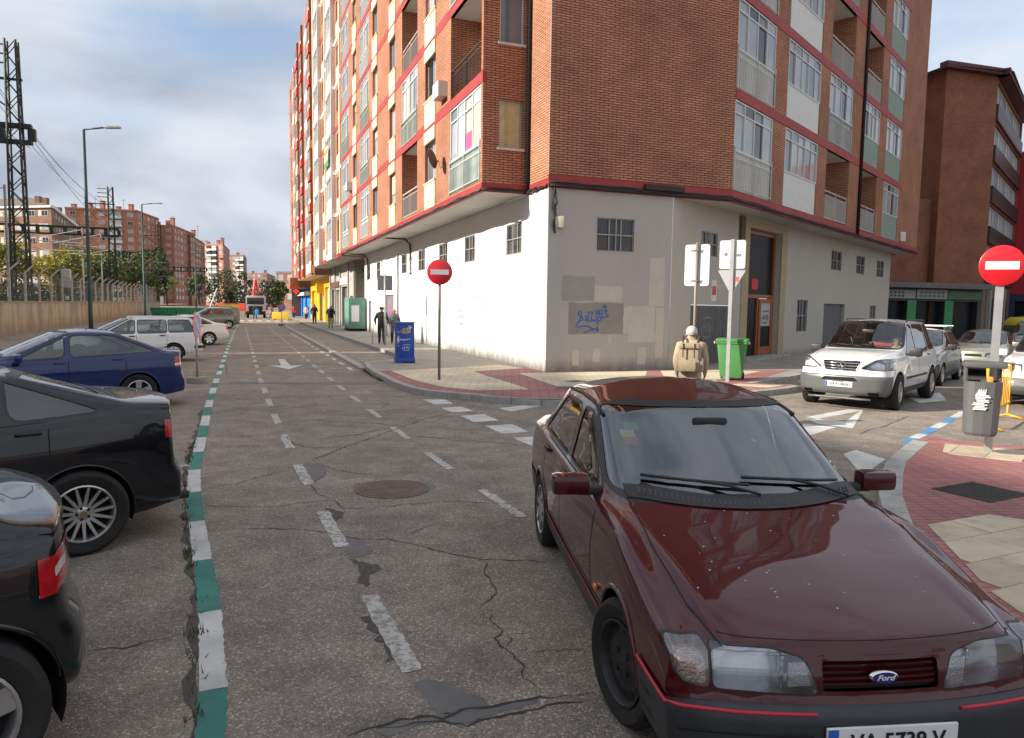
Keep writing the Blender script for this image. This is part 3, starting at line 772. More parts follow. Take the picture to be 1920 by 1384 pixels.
# ---------------- maroon saloon in the foreground
M_MAROON = paint('dark maroon paint', (.062, .0022, .0056), .0, .4)
M_BUMP = mat('charcoal bumper plastic', (.028, .032, .038), .42, var=.15, vscale=6, bump=.08, bscale=120)
M_PIN = mat('red pinstripe', (.50, .02, .04), .4)
def sierra_lamps(car, root, lamp, p):
    fF = lambda c, n: c.x > p['fo'] - .55 and (n.x > .1 or abs(n.y) > .5) and c.z < .85
    gp = round_poly([(-.235, .555), (.235, .555), (.235, .665), (-.235, .665)], .015, 2)
    gf = car.cut(gp, 'x', fF); go = car.extract(gf, 'grille', M_SEAM, root, -.03)
    for k in range(4):
        z = .577 + k * .023
        sl = MB(); pts = [car.front(y, z, -.012) for y in (-.23, -.12, 0, .12, .23)]
        for a, b in zip(pts, pts[1:]): sl.add([a + Vector((-.02, 0, .006)), b + Vector((-.02, 0, .006)), b + Vector((0, 0, .004)), a + Vector((0, 0, .004)), a + Vector((-.0, 0, -.004)), b + Vector((-.0, 0, -.004))], [(0, 1, 2, 3), (3, 2, 5, 4)])
        sl.build('slat', M_MAROON, go)
    c = car.front(0, .61, .006)
    bd = MB(); bd.lathe([(.0001, .012), (.052, .012), (.058, .006), (.060, -.004)], 28, 'X'); bo = bd.build('badge', M_CHROME, root, smooth=True); bo.location = c; bo.scale = (1, 1.0, .43)
    b2 = MB(); b2.lathe([(.0001, .0), (.050, .0)], 28, 'X'); b3 = b2.build('badge_field', mat('badge blue', (.012, .025, .22), .2, coat=1), bo); b3.location = (.0135, 0, 0)
    me = text_mesh('Ford', .036, .0006, shear=.35, bold=.0008); me.materials.clear(); me.materials.append(M_PLATE); me.transform(frame3(Vector((.0155, 0, 0)), (0, 1, 0), (0, 0, 2.2))); me.transform(Matrix.Diagonal((1, 1, 1.9, 1)))
    obj('lettering', me, bo)
    for sg in (1, -1):
        mp = (lambda P: P) if sg == 1 else mirror_poly
        fs = (lambda c, n, sg=sg: fF(c, n) and c.y * sg > .05)
        head = round_poly([(.25, .545), (.645, .555), (.645, .708), (.42, .706), (.30, .672)], .03, 3)
        ind = round_poly([(.657, .553), (.752, .568), (.790, .62), (.785, .695), (.657, .711)], .022, 3)
        h = lamp('headlight', mp(head), 'x', fs, mat('smooth lamp reflector', (.60, .61, .62), .28, .8, var=.25, vscale=7), .09, seal=.006)
        i = lamp('indicator', mp(ind), 'x', fs, mat('indicator reflector', (.62, .56, .52), .25, .6, var=.35, vscale=18, bump=.5, bscale=90), .05, lens=glass_mat('ribbed indicator lens', (.95, .9, .86), .08, .12), seal=.005)
        for y, rr in ((.50, .070),):
            q = car.front(sg * .315, .615, -.02); rbox('ribbed_insert', q, (.012, .10, .095), mat('ribbed lamp insert', (.80, .80, .80), .25, .5, bump=.6, bscale=140), h, .012); q = car.front(sg * .385, .625, -.03); rbox('lamp_divider', q, (.03, .012, .13), M_REFL, h, .004)
def sierra_extra(car, root, p):
    number_plate(car, root, 'VA 5739 V', .405)
    # pinstripe round the bumper and along the doors
    for sg in (1, -1):
        P = []
        for k in range(22):
            th = R(80 - 68 * k / 21); d_ = Vector((math.cos(th), sg * math.sin(th), 0)); zz = .515 - .019 * min(1, k / 12) - (.008 if k == 21 else 0)
            h_ = car.hit(Vector((.12, 0, zz)) + d_ * 3, -d_)
            if h_ and h_.x > .36 and abs(h_.y) > .255: P.append(h_ + car.normal(h_) * .012)
        t = MB(); t.tube(P, .0078, 6); t.build('bumper_stripe', M_PIN, root, smooth=True)
        car.ribbon([(-2.24, .405), (-.39, .405)], .014, 'side_stripe', M_PIN, root, 'y', sg, .013)
        q = car.side(-.42, .50, sg, .012); rbox('side_repeater', q, (.05, .02, .03), M_AMBER, root, .008)
    # recess line in the bumper
    for z in (.42, .335):
        P = [car.side(.40, z, -1, .009), car.side(.5, z, -1, .009)] + [car.front(y, z, .009) for y in (-.78, -.7, -.55, -.4, -.3)]
        t = MB(); t.tube(P, .006, 5); t.build('bumper_groove', M_SEAM, root)
    # bonnet gap and crease
    for sg in (1, -1):
        car.ribbon([(.70, sg * .60), (.45, sg * .655), (.0, sg * .675), (-.50, sg * .665)], .007, 'bonnet_gap', M_SEAM, root, 'z', off=.0015)
    car.ribbon([(y, .730) for y in (-.6, -.45, -.3, 0, .3, .45, .6)], .006, 'bonnet_gap', M_SEAM, root, 'x', off=.0015)
    # cowl grille under the screen
    cg = MB(); n = 16; row = []
    for i in range(n + 1):
        y = -.66 + 1.32 * i / n; bx = -.37 - .20 * (abs(y) / .66) ** 2
        row.append((car.topz(bx + .085, y, .008), car.topz(bx - .045, y, .014)))
    for i in range(n): cg.quad(row[i][0], row[i + 1][0], row[i + 1][1], row[i][1])
    co = cg.build('cowl_grille', M_BLACK, root, smooth=True)
    fins = MB()
    for i in range(46):
        y = -.60 + 1.2 * i / 45; bx = -.37 - .20 * (abs(y) / .66) ** 2
        a, b = car.topz(bx + .05, y, .012), car.topz(bx + .0, y + .012, .016); fins.tube([a, b], .004, 4)
    fo_ = fins.build('cowl_fins', mat('cowl fin grey', (.06, .065, .075), .5), co); tag(fo_, kind='stuff')
    # stickers inside the screen
    for (y, z, w, h, c) in ((-.50, 1.275, .085, .035, (.02, .35, .16)), (-.53, 1.24, .085, .033, (.75, .55, .03)), (-.522, 1.205, .08, .033, (.65, .06, .03))):
        P = [car.front(yy, zz, -.014) for yy, zz in ((y - w / 2, z - h / 2), (y + w / 2, z - h / 2), (y + w / 2, z + h / 2), (y - w / 2, z + h / 2))]
        s_ = MB(); s_.quad(*P); s_.build('sticker', mat('sticker %.2f' % c[0], c, .6), root)
    ch = MB(); rg = random.Random(6)
    for _ in range(34):
        q = car.topz(rg.uniform(-.3, .68), rg.uniform(-.6, .6), .0012); n_ = car.normal(q); u_ = n_.orthogonal().normalized(); w_ = n_.cross(u_); r_ = rg.uniform(.002, .0055)
        ch.add([q + (u_ * math.cos(a) + w_ * math.sin(a)) * r_ for a in (0, 1.2, 2.5, 3.8, 5.0)], [(0, 1, 2, 3, 4)])
    tag(ch.build('paint_chips', mat('pale paint chip', (.55, .5, .47), .7), root, uv=False), kind='stuff')
    rbox('inner_mirror', (-1.04, 0, 1.29), (.04, .22, .06), M_BLACK, root, .015)
    sp = MB(); pts = [car.topz(p['xr'] + .12, y, .0) + Vector((0, 0, .075 - .05 * (abs(y) / .62) ** 3)) for y in [-.64, -.5, -.3, 0, .3, .5, .64]]
    for a, b in zip(pts, pts[1:]): sp.add([a + Vector((-.09, 0, .01)), b + Vector((-.09, 0, .01)), b + Vector((.09, 0, -.012)), a + Vector((.09, 0, -.012)), a + Vector((-.09, 0, -.012)), b + Vector((-.09, 0, -.012)), b + Vector((.09, 0, -.026)), a + Vector((.09, 0, -.026))], [(0, 1, 2, 3), (7, 6, 5, 4), (0, 4, 5, 1), (3, 2, 6, 7)])
    for sg in (1, -1):
        q = pts[0 if sg < 0 else -1]; sp.cbox((q.x, sg * .62, q.z - .05), (.14, .03, .08))
    sp.build('boot_spoiler', M_MAROON, root, smooth=40)
    # roof gutter trims
    for sg in (1, -1):
        P = [car.topz(x, sg * .635, .004) for x in (-1.22, -1.5, -1.9, -2.3)]
        t = MB(); t.tube(P, .014, 6); t.build('roof_gutter', M_BLACK, root, smooth=True)
P_SIERRA = car_profile(2.608, .83, 1.02, .848, 1.425, .76, -.40, .97, -1.22, -2.36, -2.98, 1.04, .985, .92, .965, roof_w=.665, bot=.20,
    bpx=-1.62, cpil=.13, apil=.06, wheel_r=.30, arch=.345, wheel_style='cap', wheel_style_f='steel', steer=14, stations=100, tsm=.035, wglass=glass_mat('reflecting windscreen', (.66, .72, .70), .10),
    lamps=sierra_lamps, extra=sierra_extra, bands=[('front_bumper', .515, .36, 2, M_BUMP), ('rear_bumper', .53, -9, -2.608 - .36, M_BUMP), ('sill_cladding', .395, -2.25, -.36, M_BUMP)],
    fbow=.13, handle_mat=M_BLACK, mirsize=(.12, .22, .12), mirx=.13, ws=(.725, .64), wsb=.02, crease=.72, mid=1.0, apw=1, seatmat=M_SEAT, drv=.37)
P_SIERRA['top'] = [(-3.64, .975), (-3.57, .985), (-2.98, 1.04), (-2.42, 1.45), (-1.85, 1.50), (-1.22, 1.40), (-.40, .965), (.215, .872), (.71, .76), (.83, .725)]
P_SIERRA['nose'] = [(.2, -.05), (.30, .03), (.50, .03), (.52, -.03), (.60, -.035), (.77, -.085)]
P_SIERRA['plan'] = [(-3.63, .90), (-3.3, .965), (-2.6, .985), (-1.3, 1.0), (0, .99), (.48, .975), (.83, .965)]
# ---------------- the other cars
M_BLACKP = paint('black car paint', (.006, .006, .009), .0, .3)
M_BLACK2 = paint('black green car paint', (.008, .010, .011), .0, .3)
M_BLUEP = paint('dark blue car paint', (.006, .020, .105), .1, .3)
M_WHITEP = paint('white car paint', (.72, .72, .70), 0, .4)
M_IVORY = paint('ivory white car paint', (.74, .72, .66), 0, .4)
M_SILVER = paint('silver car paint', (.36, .36, .36), .6, .4)
M_GREENG = paint('grey green car paint', (.17, .19, .17), .4, .4)
M_OLIVE = paint('pale olive car paint', (.26, .26, .20), .5, .4)
M_GREYB = mat('grey bumper plastic', (.13, .135, .14), .38, .2, var=.12)
M_DGREY = mat('dark grey bumper plastic', (.05, .055, .055), .5, var=.15)
def roof_rails(car, root, p, x0, x1, m=None, y=None):
    for sg in (1, -1):
        y_ = y or p['roof_w'] - .05
        P = [car.topz(x0 + .02, sg * y_, .0)] + [car.topz(x0 + (x1 - x0) * t, sg * y_, .055) for t in (.06, .25, .5, .75, .94)] + [car.topz(x1 - .02, sg * y_, .0)]
        t = MB(); t.tube(P, .017, 6); t.build('roof_rail', m or M_BLACK, root, smooth=True)
def alfa_extra(car, root, p):
    car.ribbon([(p['xr'] + .62, -.62), (p['xr'] + .62, .62)], .006, 'boot_gap', M_SEAM, root, 'z', off=.001)
    for sg in (1,):
        car.ribbon([(p['xr'] + .60, .62), (p['xr'] + .3, .60), (p['xr'] + .12, .56)], .006, 'boot_gap', M_SEAM, root, 'z', off=.001)
        car.ribbon([(-2.7 - .30, .56), (-2.7 - .5, .60), (p['xr'] + .12, .64)], .006, 'bumper_gap', M_SEAM, root, 'y', 1, .001)
        q = car.side(-1.72, .80, 1, .022); rbox('door_handle', q, (.24, .02, .03), M_CHROME, root, .008)
    ex = MB(); ex.tube([(p['xr'] + .3, .45, .26), (p['xr'] - .02, .45, .25)], .035, 10); ex.build('exhaust_pipe', M_STEELW, root, smooth=True)
    an = MB(); an.tube([(-2.1, 0, p['H'] - .02), (-2.3, 0, p['H'] + .18)], .006, 5); an.build('aerial', M_BLACK, root)
P_ALFA = car_profile(2.70, .90, .90, .905, 1.50, .80, -.42, 1.02, -1.30, -2.30, -3.08, 1.185, 1.155, .98, 1.10, roof_w=.60, bot=.20, bpx=-1.52, qx=-2.22, cpil=.10, cptop=.6,
    wheel_r=.335, arch=.375, wheel_style='multi', rimr=.228, tyre_w=.225, lamps=std_lamps(head=[(.35, .62), (.85, .62), (.85, .72), (.35, .70)], tail=[(.44, .88), (1.0, .85), (1.0, 1.0), (.44, 1.02)], tx=.27), wround=.10, rbow=.20, rlen=.7, handle_mat=M_BLACKP, extra=alfa_extra, stations=90, lip=.010, roof_drop=.05, door_sides=(1,), crease=.75)
def hatch_extra(car, root, p):
    car.ribbon([(-2.6 - .32, .62), (p['xr'] + .30, .66), (p['xr'] + .14, .70)], .006, 'bumper_gap', M_SEAM, root, 'y', 1, .001)
P_BLACK2 = car_profile(2.62, .85, .62, .90, 1.50, .85, -.35, 1.05, -1.25, -2.2, -2.9, 1.10, 1.06, .96, 1.02, kind='sedan', roof_w=.58, bot=.24, bpx=-1.45, cpil=.12, wheel_r=.345, arch=.40, wheel_style='five', rimr=.235, tyre_w=.22,
    lamps=std_lamps(tail=[(.42, .79), (1.0, .76), (1.0, .92), (.42, .94)], tail2=[(.50, .84), (.80, .835), (.80, .875), (.50, .88)], tx=.30, tround=.05), rbow=.22, rlen=.6, extra=hatch_extra, glass=M_GLASSD, door_sides=(1,), crease=.7)
P_407 = car_profile(2.725, 1.0, .97, .905, 1.48, .78, -.55, 1.0, -1.55, -2.45, -3.25, 1.08, 1.06, .95, 1.04, roof_w=.58, bot=.20, bpx=-1.62, cpil=.10, wheel_r=.325, arch=.37, wheel_style='five',
    lamps=std_lamps(tail=[(.50, .80), (1.0, .74), (1.0, .92), (.62, .99)], tail2=[(.56, .82), (1.0, .78), (1.0, .815), (.56, .86)], tx=.33), wround=.09, rbow=.20, rlen=.6, tsm=.08, roof_drop=.04, door_sides=(1,), crease=.75)
def estate_extra(car, root, p):
    roof_rails(car, root, p, -1.5, -3.3, M_WHITEP)
    rbox('rear_bumper_strip', car.front(.0, .50, .0, True) + Vector((.03, 0, 0)), (.10, 1.5, .10), M_BLACK, root, .03)
    q = car.side(p['xr'] + .22, .50, 1, .01); rbox('bumper_corner', q, (.30, .04, .09), M_BLACK, root, .015)
    tow = MB(); tow.tube([(p['xr'] + .1, 0, .42), (p['xr'] - .10, 0, .42)], .03, 8); tow.build('tow_bar', M_BLACK, root)
P_ESTATE = car_profile(2.70, .92, 1.0, .87, 1.49, .80, -.42, 1.0, -1.35, -3.35, -3.60, 1.10, 1.02, .93, .97, kind='estate', roof_w=.58, bot=.22, bpx=-1.62, qx=-2.55, cpil=.14, wheel_r=.31, arch=.355, wheel_style='cap',
    lamps=std_lamps(tail=[(.60, .62), (1.0, .60), (1.0, 1.0), (.66, 1.02)], tx=.20), extra=estate_extra, moulding=(.56, .05, M_WHITEP), handle_mat=M_BLACK, door_sides=(1,))
P_COUPE = car_profile(2.58, .88, .97, .85, 1.40, .78, -.42, .97, -1.3, -2.25, -2.95, 1.04, .98, .92, .97, roof_w=.56, bot=.21, bpx=-1.55, cpil=.12, wheel_r=.305, arch=.345, wheel_style='six',
    lamps=std_lamps(tail=[(.55, .74), (1.0, .70), (1.0, .88), (.55, .92)], tx=.22), door_sides=(1,), handle_mat=M_BLACK)
P_MPV = car_profile(2.6, .85, .75, .87, 1.58, .85, -.2, 1.02, -1.25, -2.9, -3.25, 1.12, 1.06, .98, 1.04, kind='hatch', roof_w=.58, bot=.22, bpx=-1.5, qx=-2.45, cpil=.13, wheel_r=.31, arch=.355, wheel_style='five',
    lamps=std_lamps(tail=[(.62, .82), (1.0, .80), (1.0, 1.22), (.62, 1.22)], tx=.22), glass=M_GLASSD, door_sides=(1,))
def ml_lamps(car, root, lamp, p):
    std_lamps(head=[(.36, .85), (.60, .82), (1.0, .835), (1.0, .97), (.86, 1.05), (.62, 1.03)], tail=[(.70, .75), (1.0, .75), (1.0, 1.1), (.70, 1.1)], hround=.06, hx=.62)(car, root, lamp, p)
    fF = lambda c, n: c.x > p['fo'] - .4 and n.x > .1
    gp = round_poly([(-.29, .795), (.29, .795), (.37, .995), (-.37, .995)], .03, 3)
    go = car.extract(car.cut(gp, 'x', fF), 'grille', M_SEAM, root, -.025)
    for k in range(3):
        z = .835 + k * .055; hw = .29 + (.08) * (z - .795) / .19 - .015
        sl = MB(); P = [car.front(y, z, .004) for y in (-hw, -hw / 2, 0, hw / 2, hw)]; sl.tube(P, .012, 6); sl.build('slat', M_CHROME, go, smooth=True)
    sl = MB(); P = [car.front(a, b, .006) for a, b in gp]; sl.tube(P, .011, 6, closed=True); sl.build('grille_surround', M_CHROME, go, smooth=True)
    gp = round_poly([(-.36, .60), (.36, .60), (.28, .665), (-.28, .665)], .02, 2)
    car.extract(car.cut(gp, 'x', fF), 'lower_grille', M_SEAM, root, -.01)
    for sg in (1, -1):
        q = [(a + sg * .62, b) for a, b in round_poly([(-.09, .335), (.09, .335), (.09, .395), (-.09, .395)], .02, 2)]
        car.extract(car.cut(q, 'x', fF), 'bumper_vent', M_SEAM, root, -.01)
def ml_extra(car, root, p):
    number_plate(car, root, 'VA9108AK', .525)
    roof_rails(car, root, p, -1.45, -3.1, M_BLACK)
    c = car.front(0, .895, .02)
    b = MB(); b.lathe([(.088 + .009 * math.cos(a), .009 * math.sin(a)) for a in [k * math.pi / 3 for k in range(7)]], 28, 'X')
    for k in range(3):
        a = math.pi / 2 + k * 2 * math.pi / 3; e = Vector((0, math.cos(a), math.sin(a))); s_ = Vector((0, -math.sin(a), math.cos(a)))
        b.add([Vector((.012, 0, 0)), s_ * .016, e * .086, -s_ * .016], [(0, 1, 2), (0, 2, 3)])
    bo = b.build('star_badge', M_CHROME, root, smooth=40); bo.location = c
    P = [car.front(y, .245, .03) for y in (-.6, -.4, -.2, 0, .2, .4, .6)]; t = MB(); t.tube(P, .022, 8); t.build('skid_bar', M_GREYB, root, smooth=True)
    for sg in (1, -1): car.ribbon([(-.52, .62), (-2.32, .62)], .045, 'side_moulding', M_BLACK, root, 'y', sg, .010)
    for sg in (1, -1): car.ribbon([(.78, sg * .52), (.4, sg * .60), (-.3, sg * .70)], .006, 'bonnet_gap', M_SEAM, root, 'z', off=.0015)
    rbox('inner_mirror', (-.98, 0, 1.56), (.04, .24, .07), M_GREYB, root, .015)
    rbox('red_bag', (-2.1, .02, 1.22), (.2, .45, .12), mat('red parcel', (.55, .04, .02), .6), root, .03)
P_ML = car_profile(2.82, .84, .93, .92, 1.82, 1.08, -.42, 1.19, -1.16, -3.05, -3.55, 1.22, 1.14, 1.09, 1.13, kind='suv', roof_w=.66, bot=.30, bpx=-1.58, qx=-2.62, cpil=.10, wheel_r=.365, arch=.425, wheel_style='five', rimr=.215, tyre_w=.25, steer=4,
    lamps=ml_lamps, extra=ml_extra, bands=[('front_bumper', .70, .43, 2, M_GREYB), ('rear_bumper', .70, -9, -2.82 - .43, M_GREYB), ('sill', .42, -2.38, -.43, M_DGREY)], mirmat=M_BLACK, mirsize=(.12, .24, .18), handle_mat=M_BLACK, seatmat=M_SEATG, stations=90, crease=.55, fbow=.20, band_off=.015)
P_ML['nose'] = [(.3, -.07), (.38, .02), (.68, .04), (.72, -.03), (.90, -.04), (1.08, -.10)]
def c3_extra(car, root, p):
    for x in (-1.35, -2.2):
        b = MB(); b.cbox((x, 0, p['H'] + .07), (.07, 1.24, .035)); bo = b.build('roof_bar', mat('aluminium', (.7, .7, .7), .35, .7), root, bevel=.01)
        for sg in (1, -1): rbox('bar_foot', (x, sg * .56, p['H'] + .02), (.09, .07, .10), M_BLACK, bo, .015)
    number_plate(car, root, '', .42)
P_C3 = car_profile(2.46, .78, .62, .83, 1.52, .92, -.12, 1.05, -1.05, -2.45, -2.98, 1.10, 1.04, .98, 1.03, kind='hatch', roof_w=.56, bot=.20, bpx=-1.35, cpil=.13, wheel_r=.305, arch=.35, wheel_style='five', extra=c3_extra,
    lamps=std_lamps(head=[(.38, .70), (1.0, .70), (1.0, .84), (.62, .86), (.38, .80)], grille=[([(-.30, .66), (.30, .66), (.26, .74), (-.26, .74)], M_SEAM)]), bands=[('front_bumper', .60, .36, 2, M_DGREY), ('sill', .36, -2.1, -.36, M_DGREY)], mirmat=M_BLACK, handle_mat=M_BLACK)
P_OLIVE = car_profile(2.64, .88, .95, .86, 1.43, .80, -.40, .98, -1.3, -2.35, -2.95, 1.03, .98, .93, .98, roof_w=.57, bot=.20, bpx=-1.58, cpil=.13, wheel_r=.31, arch=.355, wheel_style='cap',
    lamps=std_lamps(head=[(.30, .62), (.84, .62), (.84, .72), (.36, .74)], grille=[([(-.25, .62), (.25, .62), (.22, .70), (-.22, .70)], M_SEAM)]), mirmat=M_OLIVE, extra=lambda c, r_, p: number_plate(c, r_, '', .42))
P_SUV2 = car_profile(2.62, .85, .8, .90, 1.68, .95, -.35, 1.10, -1.25, -2.95, -3.3, 1.15, 1.08, 1.03, 1.07, kind='suv', roof_w=.62, bot=.26, bpx=-1.5, qx=-2.5, cpil=.12, wheel_r=.35, arch=.40, wheel_style='six',
    lamps=std_lamps(head=[(.42, .76), (.88, .76), (.88, .90), (.46, .90)], grille=[([(-.34, .76), (.34, .76), (.34, .88), (-.34, .88)], M_SEAM)]), extra=lambda c, r_, p: roof_rails(c, r_, p, -1.5, -2.9, M_SILVER))
def duster_extra(car, root, p):
    for sg in (1, -1):
        for dz in (0, ):
            q = car.front(sg * .66, .845, .008); bb = MB(); bb.lathe([(.075, .0), (.06, .012), (.02, .016), (.0005, .016)], 20, 'X'); o = bb.build('lamp_ring', M_CHROME, root, smooth=True); o.location = q
    roof_rails(car, root, p, -1.5, -2.9, M_SILVER)
P_DUSTER = car_profile(2.67, .82, .82, .91, 1.68, 1.0, -.35, 1.12, -1.2, -2.95, -3.35, 1.15, 1.08, 1.04, 1.07, kind='suv', roof_w=.62, bot=.26, bpx=-1.5, qx=-2.5, cpil=.12, wheel_r=.35, arch=.41, wheel_style='six', lip=.03, archmat=M_WHITEP,
    lamps=std_lamps(head=[(.46, .76), (.88, .76), (.90, .93), (.46, .93)], hround=.05, fog=[(.58, .46), (.72, .46), (.72, .57), (.58, .57)], grille=[([(-.42, .78), (.42, .78), (.42, .92), (-.42, .92)], M_SEAM)], seal=.012), extra=duster_extra, bands=[('front_bumper', .63, .42, 2, M_DGREY), ('sill', .40, -2.25, -.42, M_DGREY)])
def build_cars():
    make_car('maroon_saloon', 'dark maroon saloon with red bumper stripe, turning out beside the pavement, nearest car', None, (1.35, 3.43), -84.0, P_SIERRA, M_MAROON)
    G = 'cars parked in a row left of the green and white line'
    make_car('black_saloon', 'black saloon with fifteen spoke alloy wheels parked in front of the blue saloon', G, (-5.93, 4.35), 222, P_ALFA, M_BLACKP)
    make_car('black_hatchback', 'black hatchback cut off by the lower left edge, only its tail light corner shows', G, (-4.63, 1.43), 224, P_BLACK2, M_BLACK2)
    make_car('blue_saloon', 'dark blue saloon with curved roof parked behind the black saloon', G, (-9.45, 11.95), 222, P_407, M_BLUEP)
    make_car('white_estate', 'white estate car with roof rails parked behind the round no parking sign', G, (-13.75, 22.6), 216, P_ESTATE, M_WHITEP)
    make_car('ivory_saloon', 'off white saloon with six spoke wheel showing beyond the white estate', G, (-16.41, 31.98), 218, P_COUPE, M_IVORY)
    make_car('green_hatchback', 'grey green hatchback parked beside the grey bottle bank', G, (-23.9, 53.3), 216, P_MPV, M_GREENG)
    G2 = 'cars queueing in the right hand street'
    make_car('white_off_roader', 'white off roader with grey bumpers and round star badge leading the queue', G2, (7.17, 15.1), -131.5, P_ML, M_WHITEP)
    make_car('silver_hatchback', 'silver hatchback with pale roof bars directly behind the white off roader', G2, (11.05, 19.95), -131, P_C3, M_SILVER)
    make_car('olive_saloon', 'pale olive saloon third in the queue, behind the grey litter bin post', G2, (15.0, 23.2), -131, P_OLIVE, M_OLIVE)
    make_car('silver_off_roader', 'silver off roader with roof rails farther back, right of the sign post', G2, (20.3, 28.2), -131, P_SUV2, M_SILVER)
    make_car('dark_estate', 'dark grey estate farthest back in the right hand street', G2, (27.5, 34.5), -131, dict(P_ESTATE, lamps=std_lamps(head=[(.36, .64), (.82, .64), (.82, .76), (.40, .76)]), moulding=None), paint('dark grey car paint', (.05, .055, .06), .3, .4))
    make_car('white_crossover', 'white crossover with dark lower bumper cut off by the right edge', None, (11.55, 15.35), -131, P_DUSTER, M_WHITEP)
CRACKS = [
[(-2.96, 6.91), (-2.59, 6.91), (-2.24, 6.95), (-2.08, 7.09), (-1.81, 7.21), (-1.65, 6.90), (-1.42, 6.93), (-1.02, 7.09), (-0.55, 7.22), (-0.21, 7.16), (0.20, 7.18)],
[(-2.48, 6.20), (-2.14, 6.23), (-1.84, 6.23), (-1.66, 6.17), (-1.49, 6.08), (-1.26, 5.98), (-1.03, 5.99), (-0.77, 5.86), (-0.51, 5.66), (-0.23, 5.54), (0.08, 5.52), (0.44, 5.49)],
[(-0.77, 5.86), (-0.75, 5.62)],
[(-0.23, 5.54), (-0.16, 5.45), (-0.20, 5.27), (-0.11, 5.00), (-0.09, 4.84), (-0.19, 4.61)],
[(-0.12, 4.54), (-0.11, 4.43), (-0.04, 4.28), (-0.09, 4.17), (-0.01, 4.04), (0.08, 3.88), (0.09, 3.73), (0.15, 3.63)],
[(-0.04, 4.28), (0.03, 4.15), (-0.01, 4.08)],
[(0.01, 4.24), (0.15, 4.24)],
[(-0.74, 3.18), (-0.58, 3.29), (-0.43, 3.34), (-0.32, 3.33), (-0.23, 3.40), (-0.07, 3.44), (0.11, 3.51), (0.43, 3.58)],
[(-0.62, 3.24), (-0.51, 3.26), (-0.37, 3.31), (-0.26, 3.29), (-0.18, 3.28), (-0.07, 3.34), (0.21, 3.46), (0.43, 3.52)],
[(-0.37, 4.39), (-0.20, 4.38)],
[(0.12, 4.02), (0.45, 4.07)],
[(-0.88, 6.14), (-0.69, 6.43)],
[(-3.25, 7.72), (-3.04, 7.77), (-2.93, 8.05), (-2.78, 8.29), (-2.68, 8.54)],
[(-4.44, 10.59), (-3.96, 10.67), (-3.48, 10.89)],
[(-3.39, 10.67), (-3.04, 10.03), (-2.80, 9.86), (-2.38, 9.83)],
[(-2.59, 8.98), (-2.46, 9.31), (-2.32, 9.96), (-2.18, 10.35), (-2.01, 10.93), (-1.89, 11.32), (-1.72, 11.83), (-1.54, 12.49), (-1.29, 12.91), (-1.11, 13.46), (-1.03, 13.69)],
[(-3.86, 12.19), (-3.38, 12.23), (-3.01, 12.08), (-2.42, 12.04), (-1.97, 11.76), (-1.72, 11.83)],
[(-2.37, 13.02), (-2.30, 13.57), (-1.95, 13.60), (-1.43, 13.43), (-1.01, 13.36)],
[(-2.34, 8.75), (-2.14, 8.58), (-1.89, 8.39), (-1.59, 8.30)],
[(-2.20, 7.82), (-2.17, 8.14), (-2.19, 8.48)],
[(-2.23, 7.85), (-2.01, 7.39), (-1.79, 7.23)],
[(-1.56, 10.89), (-1.14, 10.71), (-0.79, 10.52), (-0.23, 10.43), (0.25, 10.16)],
[(-5.54, 13.25), (-5.15, 13.40), (-4.57, 13.13), (-4.27, 13.49), (-3.90, 14.00)],
[(-7.79, 19.11), (-6.78, 19.25)],
[(-5.54, 19.29), (-3.99, 19.41)],
[(-6.11, 14.96), (-5.17, 14.64)],
[(-4.97, 15.22), (-3.31, 15.35), (-2.03, 15.49)],
[(-6.01, 17.64), (-5.02, 17.77)],
[(-2.95, 15.02), (-2.48, 14.40), (-2.50, 13.78)],
[(-2.08, 8.02), (-1.84, 8.16), (-1.46, 8.22)],
[(-2.40, 3.95), (-2.23, 4.00), (-2.11, 4.07), (-1.95, 4.18)],
[(-10.41, 26.04), (-7.89, 19.82)],
[(-3.89, 9.78), (-3.40, 9.94)],
[(-2.91, 10.43), (-2.35, 10.90), (-2.06, 11.47)],
[(5.65, 11.53), (6.07, 12.07), (6.35, 12.23), (7.01, 13.00), (7.64, 13.70)],
]
